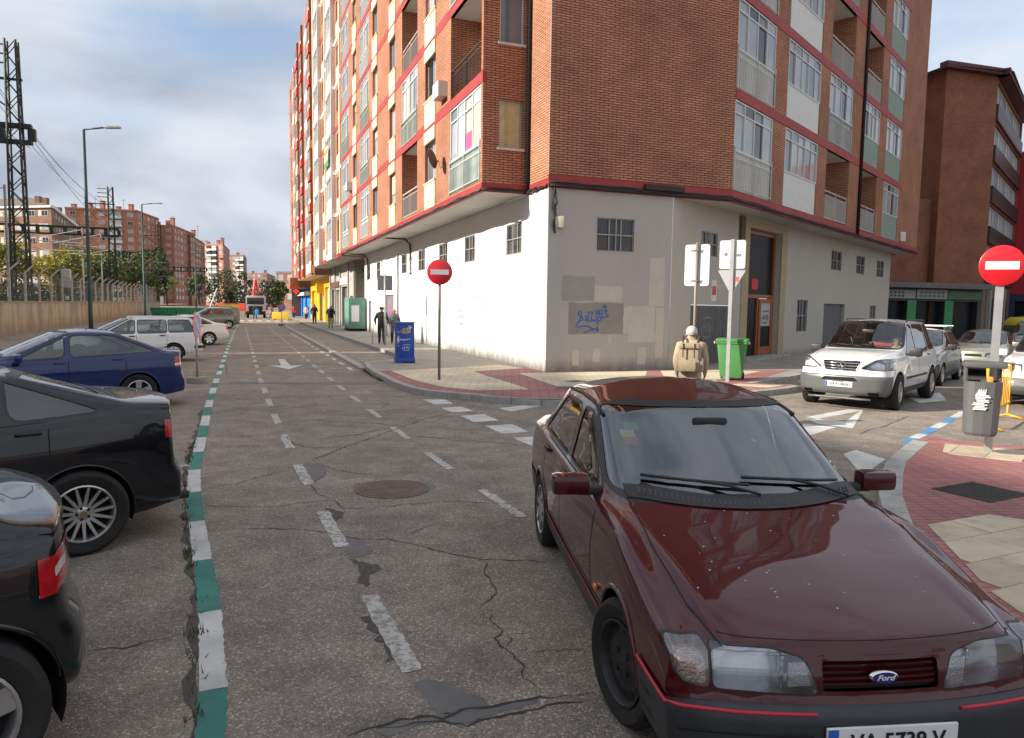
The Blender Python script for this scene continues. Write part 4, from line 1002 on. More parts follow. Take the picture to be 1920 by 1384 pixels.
# ------------------------------------------------------------------ the ground
D1 = Vector((-.3552, .9348, 0)); E1 = Vector((.9348, .3552, 0)); D2 = Vector((.6463, .7631, 0)); E2 = Vector((.7631, -.6463, 0))
def st(s, t, z=0.0): return Vector((D1.x * s + E1.x * t, D1.y * s + E1.y * t, z))
def asphalt(name, dark, light, stone):
    m = bpy.data.materials.new(name); m.use_nodes = True; MATS[name] = m
    nt, N, L, B = nodes(m)
    tc = N.new('ShaderNodeTexCoord')
    def noise(sc, det, ro=.6):
        n = N.new('ShaderNodeTexNoise'); n.inputs['Scale'].default_value = sc; n.inputs['Detail'].default_value = det; n.inputs['Roughness'].default_value = ro
        L.new(tc.outputs['Object'], n.inputs['Vector']); return n
    def ramp(src, stops):
        r = N.new('ShaderNodeValToRGB'); e = r.color_ramp.elements
        while len(e) < len(stops): e.new(.5)
        for k, (p_, c) in enumerate(stops): e[k].position = p_; e[k].color = (*c, 1)
        L.new(src, r.inputs[0]); return r.outputs[0]
    def mix(fac, a, b, mode='MIX'):
        x = N.new('ShaderNodeMixRGB'); x.blend_type = mode
        if isinstance(fac, float): x.inputs[0].default_value = fac
        else: L.new(fac, x.inputs[0])
        for k, v in ((1, a), (2, b)):
            if isinstance(v, tuple): x.inputs[k].default_value = (*v, 1)
            else: L.new(v, x.inputs[k])
        return x.outputs[0]
    big = noise(.35, 6, .65); mid = noise(2.2, 8, .7)
    base = ramp(mid.outputs[0], [(.30, dark), (.52, tuple((a + b) / 2 for a, b in zip(dark, light))), (.72, light)])
    tint = ramp(big.outputs[0], [(.28, (.70, .70, .72)), (.5, (1, 1, 1)), (.72, (1.17, 1.12, 1.03))])
    col = mix(1.0, base, tint, 'MULTIPLY')
    # aggregate: stones of a centimetre or so, pale and dark
    vo = N.new('ShaderNodeTexVoronoi'); vo.inputs['Scale'].default_value = 95.0; vo.feature = 'F1'; L.new(tc.outputs['Object'], vo.inputs['Vector'])
    sep = N.new('ShaderNodeSeparateColor'); L.new(vo.outputs['Color'], sep.inputs[0])
    st_ = ramp(sep.outputs[0], [(.0, (.55, .55, .55)), (.45, (.92, .92, .92)), (.86, (1.05, 1.04, 1.02)), (.95, stone)])
    col = mix(.85, col, st_, 'MULTIPLY')
    L.new(col, B.inputs['Base Color']); B.inputs['Roughness'].default_value = .88; B.inputs['Specular IOR Level'].default_value = .3
    bp = N.new('ShaderNodeBump'); bp.inputs['Strength'].default_value = .9; bp.inputs['Distance'].default_value = .008
    fin = N.new('ShaderNodeTexNoise'); fin.inputs['Scale'].default_value = 130; fin.inputs['Detail'].default_value = 3; L.new(tc.outputs['Object'], fin.inputs['Vector'])
    ad = N.new('ShaderNodeMath'); ad.operation = 'SUBTRACT'; L.new(fin.outputs[0], ad.inputs[0]); L.new(vo.outputs['Distance'], ad.inputs[1])
    L.new(ad.outputs[0], bp.inputs['Height']); L.new(bp.outputs[0], B.inputs['Normal'])
    return m
M_ASPH = asphalt('worn brown grey asphalt', (.208, .178, .152), (.385, .336, .284), (1.9, 1.86, 1.8))
M_CRACK = mat('crack filled with dirt', (.045, .04, .035), .95)
M_TAR = mat('tar patch', (.135, .128, .125), .7, var=.2, vscale=5, bump=.3, bscale=60)
M_CONC = mat('grey pavement concrete', (.31, .285, .245), .9, var=.16, vscale=1.2, bump=.3, bscale=50, dirt=((.14, .13, .12), .5, 2.5))
M_KERB = mat('granite kerb', (.37, .36, .335), .85, var=.16, vscale=5, bump=.3, bscale=70, dirt=((.12, .115, .105), .6, 4))
M_EARTH = mat('earth', (.12, .10, .075), .95, var=.3, vscale=.4)
def worn_paint(name, col, wear=.46):
    """road paint with the asphalt showing through where it has worn off"""
    m = bpy.data.materials.new(name); m.use_nodes = True; MATS[name] = m
    nt, N, L, B = nodes(m); tc = N.new('ShaderNodeTexCoord')
    n1 = N.new('ShaderNodeTexNoise'); n1.inputs['Scale'].default_value = 16; n1.inputs['Detail'].default_value = 9; n1.inputs['Roughness'].default_value = .78
    L.new(tc.outputs['Object'], n1.inputs['Vector'])
    r = N.new('ShaderNodeValToRGB'); r.color_ramp.elements[0].position = wear - .05; r.color_ramp.elements[1].position = wear + .04; L.new(n1.outputs[0], r.inputs[0])
    n2 = N.new('ShaderNodeTexNoise'); n2.inputs['Scale'].default_value = 3; n2.inputs['Detail'].default_value = 6; L.new(tc.outputs['Object'], n2.inputs['Vector'])
    mr = N.new('ShaderNodeMapRange'); mr.inputs['From Min'].default_value = .3; mr.inputs['From Max'].default_value = .7; mr.inputs['To Min'].default_value = .72; mr.inputs['To Max'].default_value = 1.08; L.new(n2.outputs[0], mr.inputs[0])
    sc = N.new('ShaderNodeVectorMath'); sc.operation = 'SCALE'; sc.inputs[0].default_value = col; L.new(mr.outputs[0], sc.inputs['Scale'])
    mx = N.new('ShaderNodeMixRGB'); L.new(r.outputs[0], mx.inputs[0]); mx.inputs[1].default_value = (.24, .215, .19, 1); L.new(sc.outputs[0], mx.inputs[2])
    L.new(mx.outputs[0], B.inputs['Base Color']); B.inputs['Roughness'].default_value = .75
    bp = N.new('ShaderNodeBump'); bp.inputs['Strength'].default_value = .5; bp.inputs['Distance'].default_value = .004; L.new(n1.outputs[0], bp.inputs['Height']); L.new(bp.outputs[0], B.inputs['Normal'])
    return m
M_LINE = worn_paint('worn white road paint', (.56, .545, .51), .49)
M_LINEW = worn_paint('fresher white road paint', (.62, .61, .58), .37)
M_GLINE = worn_paint('green road paint', (.045, .22, .17), .34)
M_BLINE = worn_paint('blue road paint', (.08, .27, .52), .36)
M_RSPRAY = worn_paint('faded red spray paint', (.42, .10, .08), .52)
def ragged(P, amp=.008, step=.05, rng=random):
    out = []; K = len(P)
    for i in range(K):
        a, b = Vector(P[i]), Vector(P[(i + 1) % K]); n = max(1, int((b - a).length / step)); t = (b - a).normalized(); nn = Vector((-t.y, t.x))
        for k in range(n): out.append(tuple(a + (b - a) * k / n + nn * rng.uniform(-amp, amp)))
    return out
def sheet(name, P, z, m, parent=None, rag=0.0, kind=None):
    if rag: P = ragged(P, rag)
    mb = MB(); mb.poly([(x, y, z) for x, y in P]); o = mb.build(name, m, parent)
    bm = bmesh.new(); bm.from_mesh(o.data); bmesh.ops.triangulate(bm, faces=bm.faces); bm.normal_update()
    if sum(f.normal.z * f.calc_area() for f in bm.faces) < 0: bmesh.ops.reverse_faces(bm, faces=bm.faces)
    bm.to_mesh(o.data); bm.free()
    if kind: tag(o, kind=kind)
    return o
def strip2(a, b, w):
    a, b = Vector(a[:2]), Vector(b[:2]); t = (b - a).normalized(); n = Vector((-t.y, t.x)) * w / 2
    return [tuple(a + n), tuple(a - n), tuple(b - n), tuple(b + n)]
def clip_poly(P, C):
    # P against convex C, either orientation
    A = sum(C[k][0] * C[(k + 1) % len(C)][1] - C[(k + 1) % len(C)][0] * C[k][1] for k in range(len(C)))
    if A < 0: C = C[::-1]
    for k in range(len(C)):
        a, b = Vector(C[k]), Vector(C[(k + 1) % len(C)]); e = b - a; out = []
        f = lambda q: e.x * (q.y - a.y) - e.y * (q.x - a.x)
        for i in range(len(P)):
            p, q = P[i - 1], P[i]; fp, fq = f(p), f(q)
            if (fp < 0) != (fq < 0): out.append(p.lerp(q, fp / (fp - fq)))
            if fq >= 0: out.append(q)
        P = out
        if not P: return []
    return P
def build_ground():
    sheet('ground', [(-3000, -600), (3000, -600), (3000, 4000), (-3000, 4000)], -.05, M_EARTH, kind='structure')
    road = sheet('road', [(-150, -40), (110, -40), (110, 300), (-150, 300)], 0, M_ASPH, kind='structure')
    # dashed lines of the cycle lane: one metre on, one metre off
    def dash(t0, s, ln, w=.13, m=M_LINE):
        a, b = st(s, t0(s)), st(s + ln, t0(s + ln)); sheet('lane_dash', strip2(a, b, w), .004, m, road, .010 if s < 25 else 0)
    tl = lambda s: lerp_list([(3.5, .86), (6, .76), (9, .66), (14, .55), (20, .50), (200, .50)], s)
    tr = lambda s: lerp_list([(6, 2.50), (9, 2.36), (14, 2.28), (20, 2.24), (200, 2.24)], s)
    s = 3.72
    while s < 62: dash(tl, s, 1.10, .115); s += 2.17
    s = 6.22
    while s < 62: dash(tr, s, 1.07, .105); s += 2.12
    # green and white edge line
    gl = [(-1.20, 2.72), (-1.34, 3.15), (-1.52, 3.56), (-1.92, 4.48), (-2.44, 5.56), (-2.92, 6.55), (-3.46, 7.71), (-3.78, 8.47), (-4.27, 9.73), (-5.13, 11.94), (-5.95, 14.04), (-7.46, 18.05), (-8.82, 21.75), (-12.74, 32.24), (-19.45, 50.43), (-26.5, 70)]
    cum = [0]
    for a, b in zip(gl, gl[1:]): cum.append(cum[-1] + (Vector(b) - Vector(a)).length)
    def at(s_):
        for i in range(len(gl) - 1):
            if s_ <= cum[i + 1]: t = (s_ - cum[i]) / (cum[i + 1] - cum[i]); return Vector(gl[i]).lerp(Vector(gl[i + 1]), t)
        return Vector(gl[-1])
    s0 = (Vector((-1.52, 3.56)) - Vector(gl[0])).length - 1.03; k = 0
    while s0 < cum[-1]:
        s1 = s0 + (1.03 if s0 < 2 else 1.10)
        sheet('edge_line_block', strip2(at(max(0, s0)), at(s1), .135), .0045, M_GLINE if k % 2 == 0 else M_LINEW, road, .006 if s0 < 14 else 0)
        s0 = s1; k += 1
    # lane arrow pointing at the viewer
    A = lambda s, t: tuple(st(s, t)[:2])
    sheet('lane_arrow', [A(22.6, 1.38), A(24.1, .86), A(23.95, 1.24), A(26.6, 1.28), A(26.6, 1.48), A(23.95, 1.52), A(24.1, 1.95)], .004, M_LINEW, road)
    # squares of the cycle crossing and the bars of the zebra
    for q in ([(-1.87, 15.08), (-1.40, 15.13), (-1.18, 14.51), (-1.55, 14.33)], [(-1.37, 13.90), (-.98, 14.11), (-.72, 13.53), (-1.11, 13.29)], [(-.91, 12.90), (-.51, 13.16), (-.21, 12.43), (-.64, 12.24)], [(-.43, 11.85), (.02, 12.07), (.27, 11.35), (-.14, 11.13)], [(.03, 10.8), (.48, 11.0), (.76, 10.3), (.33, 10.08)], [(.5, 9.75), (.95, 9.95), (1.2, 9.3), (.8, 9.05)]):
        sheet('crossing_square', q, .004, M_LINEW, road, .012)
    for k in range(6):
        a = Vector((.15, 14.0)) + Vector((.72, -.62)) * (k * .98)
        if k == 0: q = [(-.25, 13.93), (.24, 14.41), (.61, 14.36), (0, 13.53)]
        else:
            b = a + Vector((1.5, 1.6)); n = Vector((.36, -.31)) * .55; q = [tuple(a), tuple(a + n * 2), tuple(b + n * 2), tuple(b)]
        sheet('zebra_bar', q, .004, M_LINEW, road, .01)
    sheet('zebra_bar', [(4.64, 9.91), (4.96, 10.23), (5.07, 9.59), (4.28, 8.62)], .004, M_LINEW, road, .01)
    # give way triangle
    for q in ([(5.50, 13.32), (5.64, 13.12), (6.98, 14.28), (7.11, 14.42), (6.85, 14.52)], [(7.11, 14.42), (6.98, 14.28), (6.02, 12.86), (5.81, 12.12)], [(5.64, 13.12), (5.42, 12.95), (5.40, 12.55), (5.81, 12.12), (6.02, 12.86)]):
        sheet('give_way_triangle', q, .004, M_LINEW, road)
    sheet('lane_arrow', [(8.94, 15.64), (9.84, 16.18), (10.64, 17.78), (9.19, 16.58)], .004, M_LINEW, road)
    bl = [(5.98, 10.80), (6.37, 11.26), (6.74, 11.65), (7.30, 12.29), (7.82, 12.88), (8.4, 13.55), (9.1, 14.36), (9.8, 15.17)]
    for k, (a, b) in enumerate(zip(bl, bl[1:])): sheet('bay_line_block', strip2(a, b, .15), .004, M_BLINE if k % 2 == 0 else M_LINEW, road, .01)
    # edge dashes beside the low kerb, hatching in the bay
    for k in range(14): sheet('edge_dash', strip2(st(21.9 + k * 2.0, 3.18), st(22.9 + k * 2.0, 3.18), .12), .004, M_LINEW, road)
    for k in range(11): sheet('bay_hatch', strip2(st(25.6 + k * .62, 3.95), st(25.9 + k * .62, 4.75 if k < 8 else 4.3), .10), .004, M_LINE, road)
    sheet('bay_hatch', strip2(st(31.6, 3.7), st(31.9, 5.3), .12), .004, M_LINE, road)
    for k, (a, b) in enumerate((((-4.85, 17.9), (-3.6, 17.95)), ((-3.55, 15.7), (-2.55, 15.75)))): sheet('spray_mark', strip2(a, b, .09), .004, M_RSPRAY, road, .03)
    # far zebra where people cross
    for k in range(9): sheet('zebra_bar', strip2(st(80.5, -.6 + k * .9), st(84, -.6 + k * .9), .5), .004, M_LINEW, road)
    for k in range(4): sheet('bay_divider', strip2(st(9.5 + k * 8.5, -.6), st(8.0 + k * 8.5, -5.2), .1), .004, M_LINE, road)
    # cracks
    rng = random.Random(3)
    for ck in CRACKS:
        pts = []
        for a, b in zip(ck, ck[1:]):
            a, b = Vector(a), Vector(b); n = max(2, int((b - a).length / .05))
            for k in range(n): pts.append(a.lerp(b, k / n) + Vector((rng.uniform(-1, 1), rng.uniform(-1, 1))) * .016)
        pts.append(Vector(ck[-1]))
        L_, R_ = [], []; d = pts[len(pts) // 2].y
        base = .0048 if d < 9 else .0075
        if d < 3.6 and len(ck) == 8: base = .0075
        for i, p in enumerate(pts):
            t = pts[min(i + 1, len(pts) - 1)] - pts[max(i - 1, 0)]; t.normalize(); n = Vector((-t.y, t.x))
            w = base * rng.uniform(.35, 1.5) * min(1, .3 + .2 * i, .3 + .2 * (len(pts) - 1 - i)); L_.append(p + n * w); R_.append(p - n * w)
        mb = MB(); mb.v = [(v.x, v.y, .0042) for v in L_] + [(v.x, v.y, .0042) for v in R_]; K = len(pts)
        for i in range(K - 1): mb.f.append((i, K + i, K + i + 1, i + 1)); mb.mi.append(0)
        mb.build('crack', M_CRACK, road)
    for P in ([(-1.40, 5.83), (-1.40, 6.07), (-1.26, 5.95), (-1.11, 5.69), (-1.15, 5.58), (-1.24, 5.52)], [(-.49, 3.65), (-.43, 3.70), (-.32, 3.66), (-.12, 3.51), (-.09, 3.44), (-.24, 3.39), (-.34, 3.36), (-.40, 3.45)],
              [(-.63, 3.22), (-.52, 3.285), (-.34, 3.355), (-.09, 3.435), (.15, 3.525), (.15, 3.48), (-.07, 3.37), (-.18, 3.30), (-.22, 3.25), (-.27, 3.30), (-.42, 3.28), (-.55, 3.18)], [(-2.67, 8.83), (-2.37, 8.90), (-2.20, 8.48), (-2.19, 7.85), (-2.33, 8.13)]):
        sheet('tar_patch', P, .0022, M_TAR, road, .012)
    for P in ([(-1.80, 6.91), (-1.70, 6.82), (-1.56, 6.70), (-1.58, 6.60), (-1.63, 6.49), (-1.70, 6.68)], [(-1.25, 5.52), (-1.12, 5.44), (-.97, 5.35), (-1.01, 5.17), (-1.02, 4.93), (-1.13, 5.21)], [(-.95, 4.45), (-.85, 4.5), (-.72, 4.2), (-.60, 3.95), (-.66, 3.88), (-.8, 4.2)]):
        sheet('crumbled_patch', P, .0026, mat('crumbled asphalt', (.095, .083, .072), .95, var=.5, vscale=30, bump=.8, bscale=70), road, .03)
    # long seam of crumbled asphalt and weeds along the green line
    ed = MB(); n_ = 60; rows = []
    for k in range(n_ + 1):
        c = at(.1 + k * .19); c2 = at(.15 + k * .19); t = (c2 - c).normalized(); nn = Vector((-t.y, t.x)); i0 = c + nn * (.075 + rng.uniform(-.012, .012)); o0 = c + nn * (.11 + rng.uniform(-.04, .05)); rows.append((i0, o0))
    for q, r_ in zip(rows, rows[1:]): ed.quad((q[0].x, q[0].y, .0024), (r_[0].x, r_[0].y, .0024), (r_[1].x, r_[1].y, .0024), (q[1].x, q[1].y, .0024))
    ed.build('crumbled_edge', MATS['crumbled asphalt'], road)
    # bicycle path joint lines across the road (sawn trench)
    sheet('trench_patch', [(-6.9, 17.45), (-3.4, 17.75), (-3.3, 18.25), (-7.1, 17.95)], .0018, M_TAR, road)
    # pavement of the corner block
    def cosp(P): return P
    K = [(-4.35, 21.5), (-3.86, 19.96), (-3.32, 18.61), (-2.86, 17.4), (-2.44, 16.5), (-1.95, 15.75), (-1.37, 15.36), (-.83, 15.06), (.01, 14.57), (.61, 14.40), (2.0, 14.6), (3.6, 15.2), (5.2, 16.05), (6.6, 17.15), (7.25, 17.85)]
    notch = [(6.05, 18.15), (8.36, 20.81), (10.2, 23.0), (14, 27.5), (22, 37), (29, 45.2)]
    bay = [tuple(st(150, 5.6)[:2]), tuple(st(24.9, 5.6)[:2]), (-4.75, 23.1)]
    inner = [(29, 55), (-40, 160)]
    top = K + notch + inner + bay
    def slab(name, P, z, m, edge):
        """a raised slab: top sheet and its vertical edge"""
        o = sheet(name, P, z, m); return o
    pv = slab('pavement', top, .13, M_CONC, None); tag(pv, kind='structure')
    def kerb(line, parent, z=.13, w=.16, ln=1.0, drop=None, m=M_KERB):
        """kerb stones laid along a line, pavement to the left of travel"""
        for a, b in zip(line, line[1:]):
            a, b = Vector(a), Vector(b); n = max(1, round((b - a).length / ln)); t = (b - a).normalized(); nn = Vector((-t.y, t.x))
            for k in range(n):
                p, q = a.lerp(b, k / n) + t * .006, a.lerp(b, (k + 1) / n) - t * .006
                z0, z1 = (drop(p) if drop else z) + .003, (drop(q) if drop else z) + .003
                P = [p - nn * .02, q - nn * .02, q + nn * w, p + nn * w]
                mb = MB(); mb.add([(*P[0], -.04), (*P[1], -.04), (*P[2], -.04), (*P[3], -.04), (*P[0], z0), (*P[1], z1), (*P[2], z1), (*P[3], z0)], [(4, 5, 6, 7), (0, 1, 5, 4), (1, 2, 6, 5), (2, 3, 7, 6), (3, 0, 4, 7)])
                mb.build('kerb_stone', m, parent, bevel=.012 if a.length < 24 else 0)
    def chord(pts, n=2):
        for _ in range(n): pts = [(q[0], q[1]) for q in chaikin(pts, 1)]
        return pts
    kd = lambda p: .13 if p.x < -.6 else (.13 - .02 * min(1, (p.x + .6) / 1.4) if p.x < 3.0 else .13)
    kerb(K, pv, drop=kd); kerb([(7.25, 17.85), (6.05, 18.15)] + notch[1:], pv)
    kerb([bay[1], bay[2], K[0]], pv); kerb([tuple(st(70, 5.6)[:2]), bay[1]], pv, ln=2.0)
    # low kerb between carriageway and bay
    kerb([tuple(st(75, 3.62)[:2]), tuple(st(22.0, 3.46)[:2])], pv, z=.05, w=.22, ln=2.0)
    M_CREAM = brick_mat('cream paving tiles', (.68, .59, .43), (.61, .525, .38), (.43, .36, .27), .40, .20, .5, .012, .25)
    M_REDT = brick_mat('red paving tiles', (.42, .19, .175), (.36, .16, .15), (.25, .115, .11), .20, .10, .0, .010, .3)
    M_REDT['r'] = 1
    # red tiles along the kerb and across, cream fields between them
    redP = [(-3.70, 20.05), (-.28, 22.74), (.55, 21.35), (.95, 20.55), (1.6, 20.6), (6.2, 22.2), (8.6, 22.2), (5.9, 18.25), (7.05, 17.85), (6.5, 17.27), (5.15, 16.2), (3.6, 15.36), (2.0, 14.77), (.62, 14.57), (.05, 14.73), (-.77, 15.21), (-1.31, 15.51), (-1.83, 15.88), (-2.3, 16.6), (-2.72, 17.48), (-3.17, 18.67)]
    sheet('red_paving', redP, .134, M_REDT, pv)
    sheet('cream_paving', [(-3.40, 20.10), (-.41, 22.65), (.36, 21.57), (-1.09, 20.29), (.40, 16.09), (-.76, 15.71), (-1.60, 16.33), (-2.40, 17.70)], .138, M_CREAM, pv)
    sheet('cream_paving', [(.18, 19.97), (1.81, 20.40), (4.0, 21.2), (3.2, 17.6), (1.51, 16.84), (1.05, 16.78)], .138, M_CREAM, pv)
    sheet('cream_paving', [(4.4, 21.3), (6.6, 22.1), (7.5, 21.6), (5.5, 18.9), (4.6, 17.9), (3.9, 17.8)], .138, M_CREAM, pv)
    sheet('cream_paving', [(5.2, 17.55), (5.7, 17.95), (6.7, 17.6), (6.1, 17.1)], .138, M_CREAM, pv)
    sheet('inspection_cover', strip2((-.63, 18.88), (-.2, 19.2), .45), .141, M_TAR, pv); sheet('inspection_cover', strip2((1.05, 16.5), (1.4, 16.4), .4), .141, M_TAR, pv); sheet('inspection_cover', strip2((1.41, 17.78), (1.8, 18.1), .4), .141, M_TAR, pv)
    # pavement in front on the right
    K2 = [(2.55, -6), (2.55, 2.0), (2.75, 4.0), (3.25, 6.0), (3.85, 7.35), (4.40, 8.35), (4.79, 9.00), (5.36, 9.74), (5.9, 10.42)]
    far = [(6.32, 10.78), (6.52, 10.45), (6.84, 10.23), (7.23, 10.02), (8.6, 9.3), (16, 4)]
    pr = sheet('pavement', K2 + far + [(16, -6)], .12, M_REDT, kind='structure')
    kerb([K2[0], K2[1]][::1] + K2[2:], pr, z=.12, w=.17, drop=None) if False else None
    def kerb_r(line):
        for a, b in zip(line, line[1:]):
            a, b = Vector(a), Vector(b); n = max(1, round((b - a).length / .9)); t = (b - a).normalized(); nn = Vector((t.y, -t.x))
            for k in range(n):
                p, q = a.lerp(b, k / n) + t * .005, a.lerp(b, (k + 1) / n) - t * .005
                P = [p - nn * .02, q - nn * .02, q + nn * .2, p + nn * .2]; z0 = .125
                mb = MB(); mb.add([(*P[0], -.04), (*P[1], -.04), (*P[2], -.04), (*P[3], -.04), (*P[0], z0), (*P[1], z0), (*P[2], z0), (*P[3], z0)], [(7, 6, 5, 4), (4, 5, 1, 0), (5, 6, 2, 1), (6, 7, 3, 2), (7, 4, 0, 3)])
                mb.build('kerb_stone', M_KERB, pr, bevel=.010)
    kerb_r(K2)
    sheet('paving_edge', [(5.9, 10.42), (6.32, 10.78), (6.52, 10.45), (6.84, 10.23), (7.23, 10.02), (8.6, 9.3), (8.55, 9.2), (7.2, 9.92), (6.8, 10.13), (6.46, 10.33), (6.25, 10.55), (5.95, 10.3)], .1235, M_REDT, pr)
    M_SLAB = [mat('cream slab %d' % k, c, .85, var=.14, vscale=4, bump=.25, bscale=60, dirt=((.2, .17, .13), .5, 5)) for k, c in enumerate(((.54, .44, .315), (.48, .395, .285), (.57, .475, .345)))]
    def slabs(o, u, nu, nv, du, dv, clip):
        u = Vector(u).normalized(); v = Vector((-u.y, u.x)); o = Vector(o)
        for i in range(nu):
            for j in range(nv):
                c = o + u * ((i + .5 + (.5 if j % 2 else 0)) * du) + v * ((j + .5) * dv)
                a, b = u * (du / 2 - .004), v * (dv / 2 - .004); z = .1275 + rng.uniform(-.0015, .0015)
                P = clip_poly([c - a - b, c + a - b, c + a + b, c - a + b], clip)
                if len(P) < 3 or abs(sum(P[k].x * P[(k + 1) % len(P)].y - P[(k + 1) % len(P)].x * P[k].y for k in range(len(P)))) < .02: continue
                mb = MB(); mb.prism([(q.x, q.y) for q in P], .10, z); mb.build('paving_slab', rng.choice(M_SLAB), pr)
    slabs((3.2, 1.6), (.905, .425), 14, 14, .60, .40, [(3.69, 6.22), (4.46, 6.57), (7.5, 4.2), (6, 2.2), (3.6, 2.2), (3.12, 3.4), (3.25, 4.7)])
    slabs((4.9, 7.2), (.66, .75), 12, 12, .60, .40, [(5.76, 9.48), (6.20, 10.16), (8.6, 8.9), (8.2, 7.75)])
    gr = thing('drain_cover', 'dark worn inspection cover set in the red paving in front on the right', 'drain cover', (4.94, 7.43, .12), math.atan2(.34, .66))
    mb = MB(); mb.box(-.36, .36, -.30, .30, -.02, .008); mb.build('plate', mat('dark cast iron', (.05, .048, .045), .7, .3, var=.3, vscale=6, bump=.5, bscale=30), gr)
    for k in range(9):
        mb = MB(); mb.box(-.32 + k * .075, -.29 + k * .075, -.27, .27, .008, .012); mb.build('rib', MATS['dark cast iron'], gr)
    # manhole in the carriageway
    mh = thing('manhole_cover', 'round rusty manhole cover in the middle of the carriageway', 'manhole cover', (-1.28, 7.67, 0))
    M_IRON = mat('rusty cast iron', (.16, .12, .10), .75, .3, var=.35, vscale=5, bump=.3, bscale=40)
    mb = MB(); mb.lathe([(.395, .001), (.395, .007), (.35, .007), (.35, .003), (.345, .003)], 44); mb.build('frame', M_IRON, mh, smooth=30)
    mb = MB(); mb.lathe([(.342, .003), (.34, .008), (.06, .009), (.03, .006), (.0005, .006)], 44); mb.build('lid', M_IRON, mh, smooth=30)
    bs = MB()
    for i in range(-10, 11):
        for j in range(-10, 11):
            if math.hypot(i, j) < 10 and (i + j) % 2 == 0: bs.cbox((i * .031, j * .031, .0095), (.018, .018, .004))
    tag(bs.build('studs', M_IRON, mh), kind='stuff')
    sheet('tar_patch', [(-1.28 + math.cos(a) * (.43 + .06 * math.sin(3 * a)), 7.67 + math.sin(a) * (.43 + .10 * math.cos(2 * a))) for a in [k * .2618 for k in range(24)]], .0016, M_TAR, road, .01)
    # weeds at the kerb
    wd = MB(); wr_ = random.Random(5)
    def weed(c, n, r):
        for _ in range(n):
            a = wr_.uniform(0, 6.28); q = Vector((c[0] + wr_.gauss(0, r), c[1] + wr_.gauss(0, r * 1.5), 0)); h = wr_.uniform(.02, .07); w = .006
            wd.add([q + Vector((math.cos(a) * w, math.sin(a) * w, 0)), q - Vector((math.cos(a) * w, math.sin(a) * w, 0)), q + Vector((wr_.uniform(-.03, .03), wr_.uniform(-.03, .03), h))], [(0, 1, 2)])
    for k in range(22): c = Vector((-4.35, 21.5)).lerp(Vector((-3.32, 18.61)), k / 21); weed((c.x - .06, c.y), 26, .04)
    for k in range(40):
        c = at(.6 + k * .2 + wr_.uniform(-.1, .1)); weed((c.x - .10, c.y), wr_.choice((2, 5, 16)), .025)
    wo = wd.build('weeds', mat('dry weeds', (.06, .085, .025), .9), None); tag(wo, 'low weeds growing along the kerb foot and the green line', 'weeds', kind='stuff')
# ------------------------------------------------------------------ buildings
M_BRICK = brick_mat('orange red brick', (.56, .262, .158), (.46, .205, .122), (.12, .056, .038))
M_BRICKD = brick_mat('dark red brick', (.40, .165, .09), (.32, .125, .075), (.09, .045, .032))
M_BRICKF = brick_mat('far orange brick', (.50, .21, .125), (.44, .185, .11), (.40, .20, .14), .3, .1)
M_BAND = mat('red painted slab edge', (.34, .035, .032), .6, var=.2, vscale=2, bump=.15, bscale=30)
M_CREAMP = mat('cream render panel', (.70, .60, .40), .85, var=.07, vscale=2)
M_WHITER = mat('white render', (.80, .79, .76), .85, var=.05, vscale=1.5)
M_ALU = mat('white window aluminium', (.62, .63, .63), .4, var=.06)
M_ALUG = mat('grey window aluminium', (.33, .34, .35), .45, .3)
M_GREENP = mat('pale green gallery panel', (.34, .42, .36), .5, var=.10, vscale=3)
M_PANELW = mat('white gallery panel', (.66, .66, .62), .5, var=.08, vscale=3)
M_RAILW = mat('pale railing paint', (.50, .49, .46), .5, var=.1)
M_RAILB = mat('black railing paint', (.025, .025, .027), .5)
M_SOFFIT = mat('pale soffit plaster', (.50, .48, .44), .9, var=.10, vscale=.8)
M_CABLE = mat('black cable', (.02, .018, .018), .6)
M_WOOD = mat('varnished orange wood', (.30, .085, .022), .35, var=.25, vscale=6)
M_SHUT = mat('roller shutter slats', (.62, .58, .48), .6, var=.05)
M_RECESS = mat('balcony white plaster', (.62, .60, .55), .9, var=.05)
def pane_mat(name, col, rough=.04): return mat(name, col, rough, 0, .6, var=.25, vscale=.9)
PANES = [pane_mat('pane with net curtain', (.34, .37, .39)), pane_mat('dark window pane', (.035, .04, .045)), pane_mat('pane with pale blind', (.50, .49, .44)), pane_mat('grey blue pane', (.16, .19, .22))]
M_DPANE = mat('black window pane', (.012, .013, .014), .3, 0, .15)
